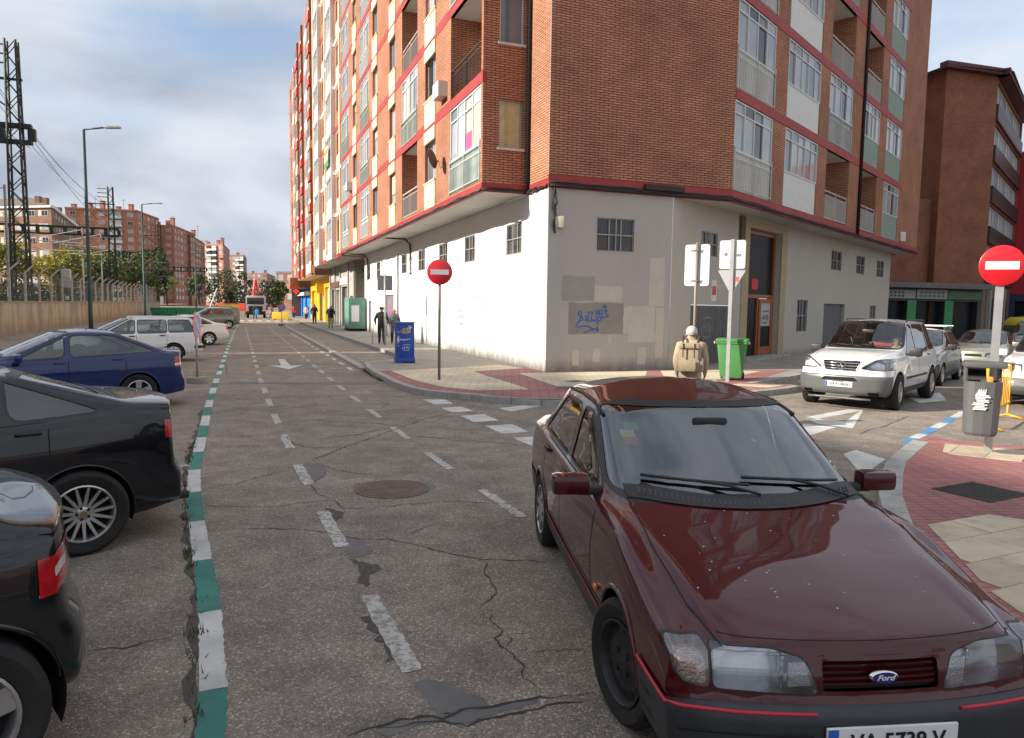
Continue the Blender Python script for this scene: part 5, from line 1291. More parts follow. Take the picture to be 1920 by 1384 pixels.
class Facade:
    def __init__(s, o, d, n):
        s.o, s.d, s.n = Vector((o[0], o[1], 0)), Vector((d[0], d[1], 0)).normalized(), Vector((n[0], n[1], 0)).normalized()
        s.sg = 1 if (s.d.x * -s.n.y - s.d.y * -s.n.x) > 0 else -1
        x = s.d * s.sg; s.rot = math.atan2(x.y, x.x)
    def P(s, a, z, out=0.0): q = s.o + s.d * a + s.n * out; return Vector((q.x, q.y, z))
    def quad(s, mb, a0, a1, z0, z1, out=0.0):
        q = [s.P(a0, z0, out), s.P(a1, z0, out), s.P(a1, z1, out), s.P(a0, z1, out)]
        mb.quad(*(q if s.sg > 0 else q[::-1]))
    def wall(s, name, a0, a1, z0, z1, ops, m, parent, out=0.0, depth=.16, mats=None):
        """ops: (a0, a1, z0, z1[, depth[, back]]) openings"""
        S = sorted({a0, a1, *[min(max(v, a0), a1) for o in ops for v in o[:2]]}); Z = sorted({z0, z1, *[min(max(v, z0), z1) for o in ops for v in o[2:4]]})
        mb = MB()
        for za, zb in zip(Z, Z[1:]):
            zc = (za + zb) / 2; run = None
            for sa, sb in zip(S, S[1:]):
                scn_ = (sa + sb) / 2; hole = any(o[0] < scn_ < o[1] and o[2] < zc < o[3] for o in ops)
                if not hole:
                    run = (run[0], sb) if run else (sa, sb)
                elif run: s.quad(mb, run[0], run[1], za, zb, out); run = None
            if run: s.quad(mb, run[0], run[1], za, zb, out)
        for o in ops:
            d = o[4] if len(o) > 4 else depth; a, b, c, e = o[:4]
            def q4(p): mb.quad(*(p if s.sg > 0 else p[::-1]))
            q4([s.P(a, c, out), s.P(a, c, out - d), s.P(a, e, out - d), s.P(a, e, out)][::-1]); q4([s.P(b, c, out - d), s.P(b, c, out), s.P(b, e, out), s.P(b, e, out - d)][::-1])
            q4([s.P(a, c, out), s.P(b, c, out), s.P(b, c, out - d), s.P(a, c, out - d)])
            mb.cur = 1 if (len(o) > 5 and o[5]) else 0
            q4([s.P(a, e, out - d), s.P(b, e, out - d), s.P(b, e, out), s.P(a, e, out)])
            if len(o) > 5 and o[5]: s.quad(mb, a, b, c, e, out - d)
            mb.cur = 0
        return mb.build(name, [m, M_RECESS] if any(len(o) > 5 and o[5] for o in ops) else m, parent)
    def box(s, mb, a0, a1, z0, z1, o0, o1):
        p = [s.P(a0, z0, o0), s.P(a1, z0, o0), s.P(a1, z0, o1), s.P(a0, z0, o1), s.P(a0, z1, o0), s.P(a1, z1, o0), s.P(a1, z1, o1), s.P(a0, z1, o1)]
        fs = [(0, 3, 2, 1), (4, 5, 6, 7), (0, 1, 5, 4), (1, 2, 6, 5), (2, 3, 7, 6), (3, 0, 4, 7)]
        # with d, n, up: orientation depends on handedness
        mb.add(p, [f[::-1] for f in fs] if s.sg > 0 else fs)
    def slab(s, name, m, parent, a0, a1, z0, z1, o0, o1):
        mb = MB(); s.box(mb, a0, a1, z0, z1, o0, o1); return mb.build(name, m, parent)
    def put(s, proto, parent, a, z, out=0.0):
        o = copy_tree(proto, parent); p = s.P(a, z, out); o.location = p; o.rotation_euler = (0, 0, s.rot); return o
PROTO = {}
STORE = []
def proto(key, fn):
    """build once away from the scene, copy from then on"""
    if key not in PROTO:
        root = fn(); PROTO[key] = root; STORE.append(root)
    return PROTO[key]
def drop_protos():
    def rm(o):
        for c in list(o.children): rm(c)
        bpy.data.objects.remove(o)
    for r_ in STORE: rm(r_)
def p_window(w, h, m, pm, cols=2, rows=1, fw=.05, name='window', y=0.0, bars=False, shutter=0.0):
    """frame with panes; outside is -y, foot at z = 0"""
    def fn():
        mb = MB(); mb.box(-w / 2, -w / 2 + fw, y - .02, y + .05, 0, h); mb.box(w / 2 - fw, w / 2, y - .02, y + .05, 0, h); mb.box(-w / 2 + fw, w / 2 - fw, y - .02, y + .05, 0, fw); mb.box(-w / 2 + fw, w / 2 - fw, y - .02, y + .05, h - fw, h)
        cw = (w - 2 * fw) / cols; rh = (h - 2 * fw) / rows
        for i in range(1, cols): mb.box(-w / 2 + fw + i * cw - fw * .45, -w / 2 + fw + i * cw + fw * .45, y - .014, y + .044, fw, h - fw)
        for j in range(1, rows): mb.box(-w / 2 + fw, w / 2 - fw, y - .010, y + .040, fw + j * rh - fw * .4, fw + j * rh + fw * .4)
        r_ = mb.build(name, m)
        for i in range(cols):
            for j in range(rows):
                p_ = MB(); x0 = -w / 2 + fw + i * cw; z0 = fw + j * rh; p_.quad((x0, y + .02, z0), (x0 + cw, y + .02, z0), (x0 + cw, y + .02, z0 + rh), (x0, y + .02, z0 + rh)); p_.build('pane', pm[(i + j) % len(pm)] if isinstance(pm, list) else pm, r_)
        if shutter:
            n = max(2, int(shutter / .05)); s_ = MB()
            for k in range(n): z1 = h - k * shutter / n; z0 = z1 - shutter / n + .006; s_.add([(-w / 2 + fw, y - .028, z0), (w / 2 - fw, y - .028, z0), (w / 2 - fw, y - .018, z1), (-w / 2 + fw, y - .018, z1)], [(0, 1, 2, 3)])
            tag(s_.build('roller_shutter', M_SHUT, r_), kind='stuff')
        return r_
    return fn
def p_railing(w, h, m, n, mesh=False):
    def fn():
        mb = MB(); mb.box(-w / 2, w / 2, -.02, .02, h - .04, h); mb.box(-w / 2, w / 2, -.016, .016, .05, .08); mb.box(-w / 2, w / 2, -.012, .012, h - .20, h - .175)
        for x in (-w / 2 + .015, 0, w / 2 - .015): mb.box(x - .015, x + .015, -.018, .018, 0, h)
        r_ = mb.build('railing', m)
        b = MB()
        for k in range(n): x = -w / 2 + (k + .5) * w / n; b.box(x - .007, x + .007, -.007, .007, .08, h - .18)
        tag(b.build('bars', m, r_), kind='stuff')
        return r_
    return fn
def p_gallery(w, hl, hu, frame, lower, pm, rail=None, cols=4, ribs=True):
    """glazed-in balcony: parapet panel below, sliding panes and a transom row above"""
    def fn():
        H_ = hl + hu; fw = .045; tr = hl + hu * .74
        mb = MB()
        for i in range(cols + 1):
            x = -w / 2 + i * w / cols; x0 = min(max(x - fw / 2, -w / 2), w / 2 - fw); mb.box(x0, x0 + fw, -.03, .05, hl, H_)
        for z in (hl, tr, H_ - fw): mb.box(-w / 2 + .001, w / 2 - .001, -.024, .044, z, z + fw)
        r_ = mb.build('gallery', frame)
        rg = random.Random(int(w * 100) + cols)
        for i in range(cols):
            x0 = -w / 2 + i * w / cols + fw / 2; x1 = x0 + w / cols - fw; y = .0 if i % 2 else .022
            for (za, zb) in ((hl + fw, tr), (tr + fw, H_ - fw)):
                q = MB(); q.quad((x0, y, za), (x1, y, za), (x1, y, zb), (x0, y, zb)); q.build('pane', pm[rg.randrange(len(pm))], r_)
        lo = MB(); lo.box(-w / 2, w / 2, .0, .04, 0, hl)
        if ribs:
            n = int(w / .11)
            for k in range(n): x = -w / 2 + (k + .5) * w / n; lo.box(x - .018, x + .018, -.014, .0, .02, hl - .02)
        lo.build('parapet_panel', lower, r_)
        if rail:
            rl = MB(); rl.box(-w / 2, w / 2, -.075, -.045, hl - .06, hl - .03); rl.box(-w / 2, w / 2, -.070, -.05, .06, .085); rl.box(-w / 2, w / 2, -.068, -.052, hl - .26, hl - .235)
            for x in (-w / 2 + .02, 0, w / 2 - .02): rl.box(x - .016, x + .016, -.076, -.044, 0, hl + (.12 if x else 0))
            ro = rl.build('railing', rail, r_); b = MB(); n = int(w / .12)
            for k in range(n): x = -w / 2 + (k + .5) * w / n; b.box(x - .008, x + .008, -.068, -.052, .085, hl - .24)
            tag(b.build('bars', rail, ro), kind='stuff')
        return r_
    return fn
def stain_wall(name, col, grime, top, amount=.9):
    """painted wall with splash dirt that climbs raggedly from the foot"""
    m = mat(name, col, .85, var=.05, vscale=.7, bump=.12, bscale=25)
    nt, N, L, B = nodes(m); src = B.inputs['Base Color'].links[0].from_socket
    tc = N.new('ShaderNodeTexCoord'); sx = N.new('ShaderNodeSeparateXYZ'); L.new(tc.outputs['UV'], sx.inputs[0])
    mp = N.new('ShaderNodeMapping'); mp.inputs['Scale'].default_value = (1.6, .35, 1); L.new(tc.outputs['UV'], mp.inputs[0])
    nz = N.new('ShaderNodeTexNoise'); nz.inputs['Scale'].default_value = 1.6; nz.inputs['Detail'].default_value = 8; nz.inputs['Roughness'].default_value = .7; L.new(mp.outputs[0], nz.inputs['Vector'])
    h = N.new('ShaderNodeMapRange'); h.inputs['From Min'].default_value = .1; h.inputs['From Max'].default_value = top; h.inputs['To Min'].default_value = 1.25; h.inputs['To Max'].default_value = 0; L.new(sx.outputs['Y'], h.inputs[0])
    mu = N.new('ShaderNodeMath'); mu.operation = 'MULTIPLY'; L.new(h.outputs[0], mu.inputs[0]); L.new(nz.outputs[0], mu.inputs[1])
    rr = N.new('ShaderNodeMapRange'); rr.inputs['From Min'].default_value = .22; rr.inputs['From Max'].default_value = .62; rr.inputs['To Max'].default_value = amount; L.new(mu.outputs[0], rr.inputs[0])
    mx = N.new('ShaderNodeMixRGB'); L.new(rr.outputs[0], mx.inputs[0]); L.new(src, mx.inputs[1]); mx.inputs[2].default_value = (*grime, 1); L.new(mx.outputs[0], B.inputs['Base Color'])
    return m
def scribble(fc, strokes, name, m, parent, a0, z0, sx, sz, w=.022, out=.004):
    """spray tag: strokes in unit coordinates drawn on a wall"""
    for k, stv in enumerate(strokes):
        pts = [(a0 + x * sx, z0 + y * sz) for x, y in stv]
        pts = chaikin(pts, 2) if len(pts) > 2 else pts
        L_, R_ = [], []
        for i, p in enumerate(pts):
            q, r_ = pts[max(i - 1, 0)], pts[min(i + 1, len(pts) - 1)]; t = Vector((r_[0] - q[0], r_[1] - q[1]))
            t = t.normalized() if t.length > 1e-6 else Vector((1, 0)); n = Vector((-t.y, t.x)) * w / 2
            L_.append(fc.P(p[0] + n.x, p[1] + n.y, out + k * .0004)); R_.append(fc.P(p[0] - n.x, p[1] - n.y, out + k * .0004))
        mb = MB(); K = len(pts); mb.v = [tuple(v) for v in L_ + R_]
        for i in range(K - 1): mb.f.append((i, i + 1, K + i + 1, K + i)); mb.mi.append(0)
        mb.build(name, m, parent)
TAG1 = [[(.0, .25), (.12, .5), (.18, .78), (.10, .88), (.05, .7), (.2, .62), (.22, .52), (.12, .48)], [(.28, .5), (.38, .56), (.38, .68), (.30, .68), (.28, .54), (.36, .44), (.44, .5)], [(.46, .66), (.47, .44), (.54, .56), (.58, .42), (.64, .66)], [(.66, .34), (.66, .62), (.76, .66), (.78, .52), (.67, .48)], [(.05, .22), (.3, .3), (.55, .16), (.52, .06)], [(.25, .02), (.45, .12), (.58, .2), (.7, .02), (.64, .28)],
        [(.34, .80), (.40, .84), (.40, .72)], [(.44, .82), (.52, .84), (.46, .70)], [(.60, .70), (.60, .92)], [(.66, .72), (.67, .92), (.74, .88), (.68, .82), (.76, .76), (.66, .72)], [(.80, .70), (.80, .92)], [(.86, .90), (.94, .90), (.88, .76), (.98, .70)], [(.70, .66), (.9, .60), (1.0, .72)], [(.82, 1.0), (.9, 1.1)], [(.82, 1.1), (.92, 1.0)], [(.87, .97), (.87, 1.13)], [(.02, .1), (.06, .08)]]
TAG2 = [[(.2, .0), (.1, .4), (.25, .8), (.5, 1.0), (.7, .9), (.5, .7), (.35, .4), (.5, .2)], [(.55, .2), (.6, .6), (.7, .3)], [(.72, .6), (.8, .3), (.9, .65)], [(.05, .15), (.4, .05), (.8, .12)], [(.3, .5), (.85, .55)]]
TAG3 = [[(.1, .5), (.1, .1)], [(.3, .6), (.25, .2), (.45, .3), (.3, .5)], [(.5, .2), (.6, .7), (.7, .2)], [(.75, .6), (.9, .3), (.7, .1)], [(.2, .8), (.6, .9), (.9, .8)], [(.15, .0), (.5, -.1), (.8, .0)]]
M_TAGB = mat('blue spray paint', (.03, .13, .50), .6); M_TAGK = mat('black spray paint', (.03, .03, .03), .6); M_TAGV = mat('violet spray paint', (.30, .25, .62), .6); M_TAGW = mat('white spray paint', (.7, .7, .7), .6); M_TAGP = mat('pink spray paint', (.65, .12, .42), .6)
def grille_window(w, h):
    def fn():
        r_ = p_window(w, h, mat('grimy window frame', (.30, .30, .29), .6), [mat('grimy pane', (.09, .085, .075), .25, 0, .3, var=.3, vscale=5), MATS['dark window pane']], 3, 2, .045)()
        b = MB()
        for x in (-w / 2, 0, w / 2 - .016): b.box(x, x + .016, -.06, -.044, -.02, h + .02)
        for z in (0, h / 2, h - .012): b.box(-w / 2, w / 2, -.058, -.046, z, z + .012)
        b.build('grille', M_RAILW, r_)
        return r_
    return fn
CORNER = Vector((.95, 20.6, 0)); N1 = Vector((-.9348, -.3552, 0))
FL0, PITCH_Z = 5.45, 3.0
def build_corner_block():
    root = thing('apartment_block', 'brick corner apartment block with red slab bands over a blank white ground floor', 'building', (0, 0, 0))
    F1 = Facade(CORNER, D1, N1); TOP = 30.6; ND = 7
    OV = 1.45; S0, S1 = 1.55, 32.3
    wallW = stain_wall('white painted wall', (.80, .79, .77), (.30, .28, .25), 1.15)
    wallG = stain_wall('grey painted wall', (.45, .415, .375), (.26, .215, .17), .75)
    # ---- ground floor along the left street
    gw = [(1.97, 3.34), (6.69, 7.97), (10.42, 11.76), (14.33, 15.64), (18.25, 19.5), (22.0, 23.2), (25.7, 26.9), (29.3, 30.6)]
    dr = [(21.6, 24.0, .12, 2.55), (28.9, 30.0, .12, 2.2)]
    F1.wall('wall', 0, 31.6, 0, 5.34, [(a, b, 3.62, 4.60, .10) for a, b in gw if a != 22.0] + dr, wallW, root)
    for a, b in gw:
        if a == 22.0: continue
        F1.put(proto(('gw', round(b - a, 2)), grille_window(b - a, .98)), root, (a + b) / 2, 3.62, -.05)
    for a, b, c, d in dr: F1.slab('door', mat('grey metal door', (.22, .22, .23), .5, .2, var=.12), root, a, b, c, d, -.16, -.10)
    scribble(F1, TAG3, 'graffiti', M_TAGP, root, 22.6, 1.2, 1.0, 1.1, .10, -.09); scribble(F1, TAG3, 'graffiti', M_TAGP, root, 29.1, .5, .6, 1.4, .14, -.09)
    scribble(F1, TAG2, 'graffiti', M_TAGK, root, 5.2, 1.75, 1.6, 1.05, .02); scribble(F1, TAG1, 'graffiti', M_TAGV, root, 7.4, 1.1, 2.0, .9, .03); scribble(F1, TAG3, 'graffiti', M_TAGB, root, 7.9, 1.3, .9, .55, .03)
    scribble(F1, TAG3, 'graffiti', M_TAGK, root, 10.6, 1.4, .9, 2.2, .025); scribble(F1, TAG3, 'graffiti', mat('faint pencil grey', (.55, .55, .54), .8), root, 2.2, 2.2, 1.6, 1.0, .02); scribble(F1, TAG1, 'graffiti', MATS['faint pencil grey'], root, 13.5, 1.6, 2.0, 1.0, .02)
    mb = MB(); mb.tube([F1.P(20.3, .2, .06), F1.P(20.3, 4.7, .06)], .055, 8); mb.build('downpipe', M_ALUG, root, smooth=True)
    mb = MB(); mb.tube([F1.P(14.0, .3, .02), F1.P(14.0, 2.6, .02)], .012, 6); mb.build('conduit', M_ALUG, root)
    # ---- upper floors along the left street: the projecting bay
    bays = [('gal', 1.72, 4.98), ('cream', 6.94, 8.50), ('balc', 9.80, 12.66), ('cream', 14.07, 15.42), ('cream', 18.50, 19.90), ('gal', 21.14, 23.90), ('cream', 25.42, 26.80), ('gal', 28.70, 31.90)]
    ops = []; rng = random.Random(11)
    styles = {}
    for k in range(ND):
        z = FL0 + PITCH_Z * k
        for j, (kind, a, b) in enumerate(bays):
            if kind == 'cream': ops.append((a, b, z + 1.12, z + 2.55, .20))
            else:
                open_ = (j == 0 and k == 1) or (kind == 'balc' and k in (0, 2, 5)) or (kind == 'gal' and j and rng.random() < .12)
                styles[(j, k)] = 'open' if open_ else 'gal'
                ops.append((a, b, z + .24, z + 3.02, 1.25, True) if open_ else (a, b, z + .24, z + 3.02, .16))
    F1.wall('wall', S0, S1, FL0 - .10, TOP, ops, M_BRICK, root, OV)
    for k in range(ND):
        z = FL0 + PITCH_Z * k
        mb = MB(); F1.box(mb, S0 - .015, S1, z + 3.02, z + 3.34, OV - .1, OV + .015) if k < ND - 1 else None
        if mb.v: mb.build('slab_band', M_BAND, root)
        for j, (kind, a, b) in enumerate(bays):
            c, w = (a + b) / 2, b - a
            if kind == 'cream':
                F1.slab('cream_panel', M_CREAMP, root, a, b, z + .14, z + 1.06, OV + .001, OV + .03); F1.slab('window_sill', M_CREAMP, root, a - .05, b + .05, z + 1.06, z + 1.12, OV - .18, OV + .06)
                F1.slab('cream_panel', M_CREAMP, root, a, b, z + 2.55, z + 3.0, OV + .001, OV + .05)
                sh = rng.choice((0, 0, .45, .9)); v = rng.randrange(3)
                F1.put(proto(('cw', round(w, 1), sh, v), p_window(round(w, 1) - .02, 1.43, M_ALU, [PANES[(v + 1) % 4], PANES[v]], 2, 1, .05, shutter=sh)), root, c, z + 1.12, OV - .14)
            elif styles[(j, k)] == 'gal':
                v = rng.randrange(3); rail = (M_ALU, None, M_RAILW)[v] if j or k else M_ALU
                F1.put(proto(('ga', round(w, 1), v), p_gallery(round(w, 1) - .03, 1.08, 1.68, M_ALU, (M_PANELW, mat('grey gallery panel', (.45, .46, .46), .5), M_GREENP)[v], [PANES[0], PANES[3], PANES[0], PANES[2]], rail, 4)), root, c, z + .24, OV - .03)
            else:
                F1.put(proto(('rl', round(w, 1), k == 1), p_railing(round(w, 1) - .04, 1.05, M_RAILB if k == 1 else M_RAILW, int(w / .11))), root, c, z + .24, OV - .05)
                F1.put(proto(('bw',), p_window(1.5, 2.1, M_ALU, [PANES[1], PANES[0]], 2, 1, .06, 'balcony_door')), root, c, z + .26, OV - 1.22)
    # orange awning cloth and drying rack seen in the open balcony
    F1.slab('awning_cloth', mat('orange cloth', (.60, .18, .05), .9), root, 10.0, 10.9, 6.9, 7.9, OV - 1.2, OV - 1.15)
    # laundry behind the first gallery panes
    for k, (a, b, z0, z1, c) in enumerate(((1.80, 2.50, 6.83, 8.0, (.42, .52, .36)), (2.60, 3.30, 6.83, 7.35, (.50, .10, .24)), (3.42, 4.12, 6.83, 8.0, (.40, .46, .56)))): F1.slab('curtain', mat('curtain %d' % k, c, .9, var=.2, vscale=4), root, a, b, z0, z1, OV - .029, OV - .027)
    # end of the bay that faces the viewer
    FE = Facade(F1.P(S0, 0, OV), -N1, -D1)
    eo = [(.50, 1.26, FL0 + 1.20 + PITCH_Z * k, FL0 + 2.62 + PITCH_Z * k, .14) for k in range(ND)]
    FE.wall('wall', 0, OV, FL0 - .10, TOP, eo, M_BRICK, root)
    for k in range(ND):
        FE.put(proto(('ew', k % 2), p_window(.76, 1.42, M_ALUG if k == 0 else M_ALU, [mat('pane with yellow curtain', (.48, .44, .24), .05, 0, .6, var=.2)] if k % 2 == 0 else [PANES[3]], 1, 1, .05)), root, .88, FL0 + 1.20 + PITCH_Z * k, -.10)
        FE.slab('window_sill', M_RECESS, root, .44, 1.32, FL0 + 1.13 + PITCH_Z * k, FL0 + 1.20 + PITCH_Z * k, -.12, .05)
    FE.slab('slab_band', M_BAND, root, -.02, OV, 5.34, 5.60, -.03, .02)
    F1.slab('slab_band', M_BAND, root, S0, S1, 5.34, 5.60, OV - .1, OV + .02)
    F1.wall('wall', 0, S0, 5.34, TOP, [], M_BRICK, root); F1.slab('slab_band', M_BAND, root, -.01, S0, 5.34, 5.60, -.05, .015)
    mb = MB(); mb.poly([F1.P(S0, 5.345, 0), F1.P(S1, 5.345, 0), F1.P(S1, 5.345, OV), F1.P(S0, 5.345, OV)]); mb.build('soffit', M_SOFFIT, root)
    mb = MB(); mb.tube([F1.P(1.42, 5.5, .06), F1.P(1.42, TOP, .06)], .05, 8); mb.build('downpipe', M_CABLE, root, smooth=True)
    # satellite dish on the bay
    dish = MB(); dish.lathe([(.001, .10), (.15, .085), (.27, .05), (.34, .0), (.33, .0), (.26, .04), (.001, .09)], 20, 'Y'); do = dish.build('satellite_dish', mat('rusty dish mesh', (.10, .06, .045), .7), root, smooth=40); do.location = F1.P(5.75, 7.0, OV + .42); do.rotation_euler = (R(12), 0, R(252))
    mb = MB(); mb.tube([F1.P(6.5, 7.1, OV), F1.P(6.3, 6.95, OV + .3), F1.P(5.8, 7.0, OV + .42)], .02, 6); mb.build('dish_arm', M_CABLE, root)
    # ---- chamfered corner
    c0 = Vector((.95, 20.4, 0)); p2 = Vector((6.73, 22.69, 0)); FC = Facade(c0, p2 - c0, (.372, -.928)); LC = (p2 - c0).length
    FC.wall('wall', 0, LC, 5.34, TOP, [], M_BRICK, root); FC.slab('slab_band', M_BAND, root, -.01, LC, 5.34, 5.66, -.05, .015)
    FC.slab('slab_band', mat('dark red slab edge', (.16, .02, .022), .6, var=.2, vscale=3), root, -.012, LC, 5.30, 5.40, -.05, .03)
    FC.wall('wall', 0, 4.10, 0, 5.34, [(1.53, 2.80, 3.60, 4.58, .12)], wallG, root, -.01)
    FC.put(proto(('gw', 1.27), grille_window(1.27, .98)), root, 2.165, 3.60, -.06)
    FC.slab('corner_post', wallG, root, -.005, .30, 0, 5.30, -.05, .02)
    patches = [(.47, 1.52, 2.18, 2.88, 0), (1.52, 2.43, 2.15, 2.62, 1), (.69, 2.49, 1.22, 2.12, 2), (2.66, 3.59, .97, 2.03, 1), (3.34, 3.88, 2.05, 3.50, 1), (2.49, 2.66, 1.25, 2.0, 1), (.85, 1.05, .3, .75, 1), (1.5, 1.75, .4, .8, 1), (2.0, 2.12, .95, 1.2, 1), (3.0, 3.3, .3, .8, 1), (3.6, 3.9, .5, 2.0, 1)]
    PM = [mat('repaint dark grey', (.34, .325, .295), .85, var=.08), mat('repaint beige grey', (.55, .50, .43), .85, var=.07), mat('repaint brown grey', (.29, .265, .23), .85, var=.08)]
    rg = random.Random(4)
    for k, (a, b, z0, z1, mi) in enumerate(patches):
        P = ragged([(a, z0), (b, z0), (b, z1), (a, z1)], .018, .12, rg); o_ = -.008 + .0006 * k
        mb = MB(); mb.poly([FC.P(x, z, o_) for x, z in (P if FC.sg > 0 else P[::-1])]); mb.build('repainted_patch', PM[mi], root)
    scribble(FC, TAG1, 'graffiti', M_TAGB, root, .93, 1.24, 1.08, .74, .030, .002)
    # ---- right hand street
    F2 = Facade(p2, D2, E2); L2 = 26.0
    b2 = [('gal', .0, 3.10, 'rail'), ('gal', 4.30, 7.80, 'plain'), ('mix', 8.9, 12.0, ''), ('mix', 13.95, 16.55, ''), ('gal', 17.85, 20.95, 'green')]
    ops = []; kinds = {}
    opens = {(2, 0), (3, 0), (2, 2), (3, 2), (3, 3), (2, 4), (3, 4)}
    for k in range(ND):
        z = FL0 + PITCH_Z * k + (.0 if k == 0 else .03 * k)
        for j, (kind, a, b, sty) in enumerate(b2):
            op = (j, k) in opens; kinds[(j, k)] = op
            ops.append((a, b, z + .24, z + 2.98, 1.2, True) if op else (a, b, z + .24, z + 2.98, .14))
    F2.wall('wall', 0, L2, 5.34, TOP, ops, M_BRICK, root)
    for k in range(ND):
        z = FL0 + PITCH_Z * k + (.0 if k == 0 else .03 * k)
        F2.slab('slab_band', M_BAND, root, 0, 21.4, z + 2.98, z + 3.30, -.1, .02)
        for j, (kind, a, b, sty) in enumerate(b2):
            c, w = (a + b) / 2, b - a
            if kinds[(j, k)]:
                F2.put(proto(('rl2', round(w, 1)), p_railing(round(w, 1) - .04, 1.15, M_RAILW, int(w / .07))), root, c, z + .24, -.05); F2.put(proto(('bw',), None), root, c, z + .26, -1.17)
            else:
                key = sty or ('mixa' if (j + k) % 2 else 'mixb')
                low = {'rail': M_PANELW, 'plain': M_PANELW, 'green': M_GREENP, 'mixa': mat('grey gallery panel', (.45, .46, .46), .5), 'mixb': M_GREENP}[key]
                F2.put(proto(('g2', key, round(w, 1)), p_gallery(round(w, 1) - .03, 1.20, 1.52, M_ALU, low, [PANES[0], PANES[3], PANES[0], PANES[1]] if key != 'plain' else [PANES[0], PANES[3]], M_RAILW if key in ('rail', 'mixa') else None, 5 if w > 3.3 else 4, key != 'plain')), root, c, z + .24, -.03)
    F2.slab('slab_band', M_BAND, root, 0, L2, 5.34, 5.66, -.05, .015); F2.slab('slab_band', MATS['dark red slab edge'], root, 0, L2, 5.30, 5.40, -.05, .03)
    mb = MB(); mb.tube([F2.P(13.55, 5.4, .07), F2.P(13.55, TOP, .07)], .07, 8); mb.build('downpipe', M_CABLE, root, smooth=True)
    F2.slab('cardboard', mat('cardboard', (.42, .30, .17), .9), root, 9.0, 10.7, 5.75, 6.5, -.22, -.16); F2.slab('red_cloth', mat('red cloth', (.5, .05, .03), .9), root, 10.75, 11.1, 5.75, 6.6, -.20, -.17)
    FEE = Facade(F2.P(L2, 0, 0), -E2, D2); FEE.wall('wall', 0, 9, 5.34, TOP, [], M_BRICK, root)
    # lower wall set back one metre
    J = FC.P(4.10, 0, -.01); FL = Facade(F2.P(0, 0, -1.0), D2, E2); js = (J - FL.o).dot(FL.d)
    lw = [(.05, 1.30, 3.70, 4.50, .1), (-.50, 2.70, .12, 2.12, .12), (3.95, 7.15, .12, 4.95, .5), (9.25, 10.55, 1.05, 2.44, .1), (12.8, 16.0, .12, 2.30, .2), (13.5, 15.1, 3.86, 4.80, .1), (17.6, 19.1, 3.86, 4.80, .1), (21.5, 23.0, 3.86, 4.78, .1), (20.6, 21.8, .9, 2.3, .1)]
    FL.wall('wall', js, 24.5, 0, 5.34, lw, stain_wall('beige grey painted wall', (.46, .42, .36), (.25, .21, .17), .6), root)
    for (a, b, c, d, e_) in (lw[0], lw[3], lw[5], lw[6], lw[7], lw[8]): FL.put(proto(('gw', round(b - a, 2), round(d - c, 2)), grille_window(b - a, d - c)), root, (a + b) / 2, c, -.05)
    MD = mat('ribbed grey steel door', (.15, .145, .14), .5, .2, var=.15, vscale=4)
    for k, (a, b) in enumerate(((-.50, .18), (.20, 1.45), (1.47, 2.1), (2.12, 2.70))):
        mb = MB(); FL.box(mb, a, b, .12, 2.10, -.10, -.05)
        n = int((b - a) / .1)
        for i in range(n): x = a + (i + .5) * (b - a) / n; FL.box(mb, x - .012, x + .012, .2, 2.02, -.05, -.04)
        d_ = mb.build('door_leaf', MD, root)
        if k == 2: FL.slab('door_handle', M_CHROME, d_, 1.98, 2.05, 1.02, 1.06, -.05, .02)
    scribble(FL, TAG3, 'graffiti', mat('pale scratched paint', (.4, .4, .39), .8), root, .3, 1.1, .9, .7, .02, -.03)
    mb = MB(); FL.box(mb, 12.8, 16.0, .12, 2.30, -.20, -.16)
    for i in range(22): FL.box(mb, 12.82, 15.98, .14 + i * .098, .17 + i * .098, -.16, -.15)
    mb.build('garage_door', MD, root)
    # entrance: wooden frame, dark glass, half open leaf
    FL.slab('entrance_surround', mat('ochre stone', (.40, .31, .19), .8, var=.12, vscale=3), root, 7.15, 7.75, .12, 5.2, -.02, .03); FL.slab('entrance_surround', MATS['ochre stone'], root, 3.35, 3.95, .12, 5.2, -.02, .03); FL.slab('entrance_surround', MATS['ochre stone'], root, 3.95, 7.15, 4.95, 5.2, -.02, .028)
    e = MB()
    for (a, b, c, d) in ((3.97, 4.11, .14, 4.93), (6.99, 7.13, .14, 4.93), (4.11, 6.99, 2.42, 2.56), (4.11, 6.99, 4.79, 4.93), (5.48, 5.62, .14, 2.42)): FL.box(e, a, b, c, d, -.34, -.22)
    en = e.build('entrance_door', M_WOOD, root)
    FL.slab('transom_pane', M_DPANE, en, 4.11, 6.99, 2.56, 4.79, -.30, -.28); FL.slab('door_pane', M_DPANE, en, 4.11, 5.48, .14, 2.42, -.30, -.28)
    leaf = MB(); FL.box(leaf, 5.62, 5.80, .14, 2.40, -.26, -.18); FL.box(leaf, 6.80, 6.98, .14, 2.40, -.26, -.18); FL.box(leaf, 5.80, 6.80, .14, .55, -.26, -.18); FL.box(leaf, 5.80, 6.80, 2.25, 2.40, -.26, -.18); lf = leaf.build('door_leaf', M_WOOD, en)
    FL.slab('door_pane', mat('frosted lettered pane', (.40, .41, .40), .3), lf, 5.80, 6.80, 1.35, 2.25, -.23, -.21); FL.slab('door_pane', M_DPANE, lf, 5.80, 6.80, .55, 1.35, -.23, -.21)
    scribble(FL, TAG3, 'graffiti', M_TAGK, lf, 5.9, 1.5, .8, .5, .03, -.20)
    FL.slab('red_notice', mat('red notice', (.6, .03, .03), .6), en, 5.0, 5.6, 2.75, 3.15, -.275, -.27); FL.slab('door_handle', M_CHROME, en, 4.6, 4.66, 1.0, 1.4, -.27, -.25)
    FL.slab('entrance_step', M_KERB, root, 3.3, 7.8, .13, .22, -.4, .35)
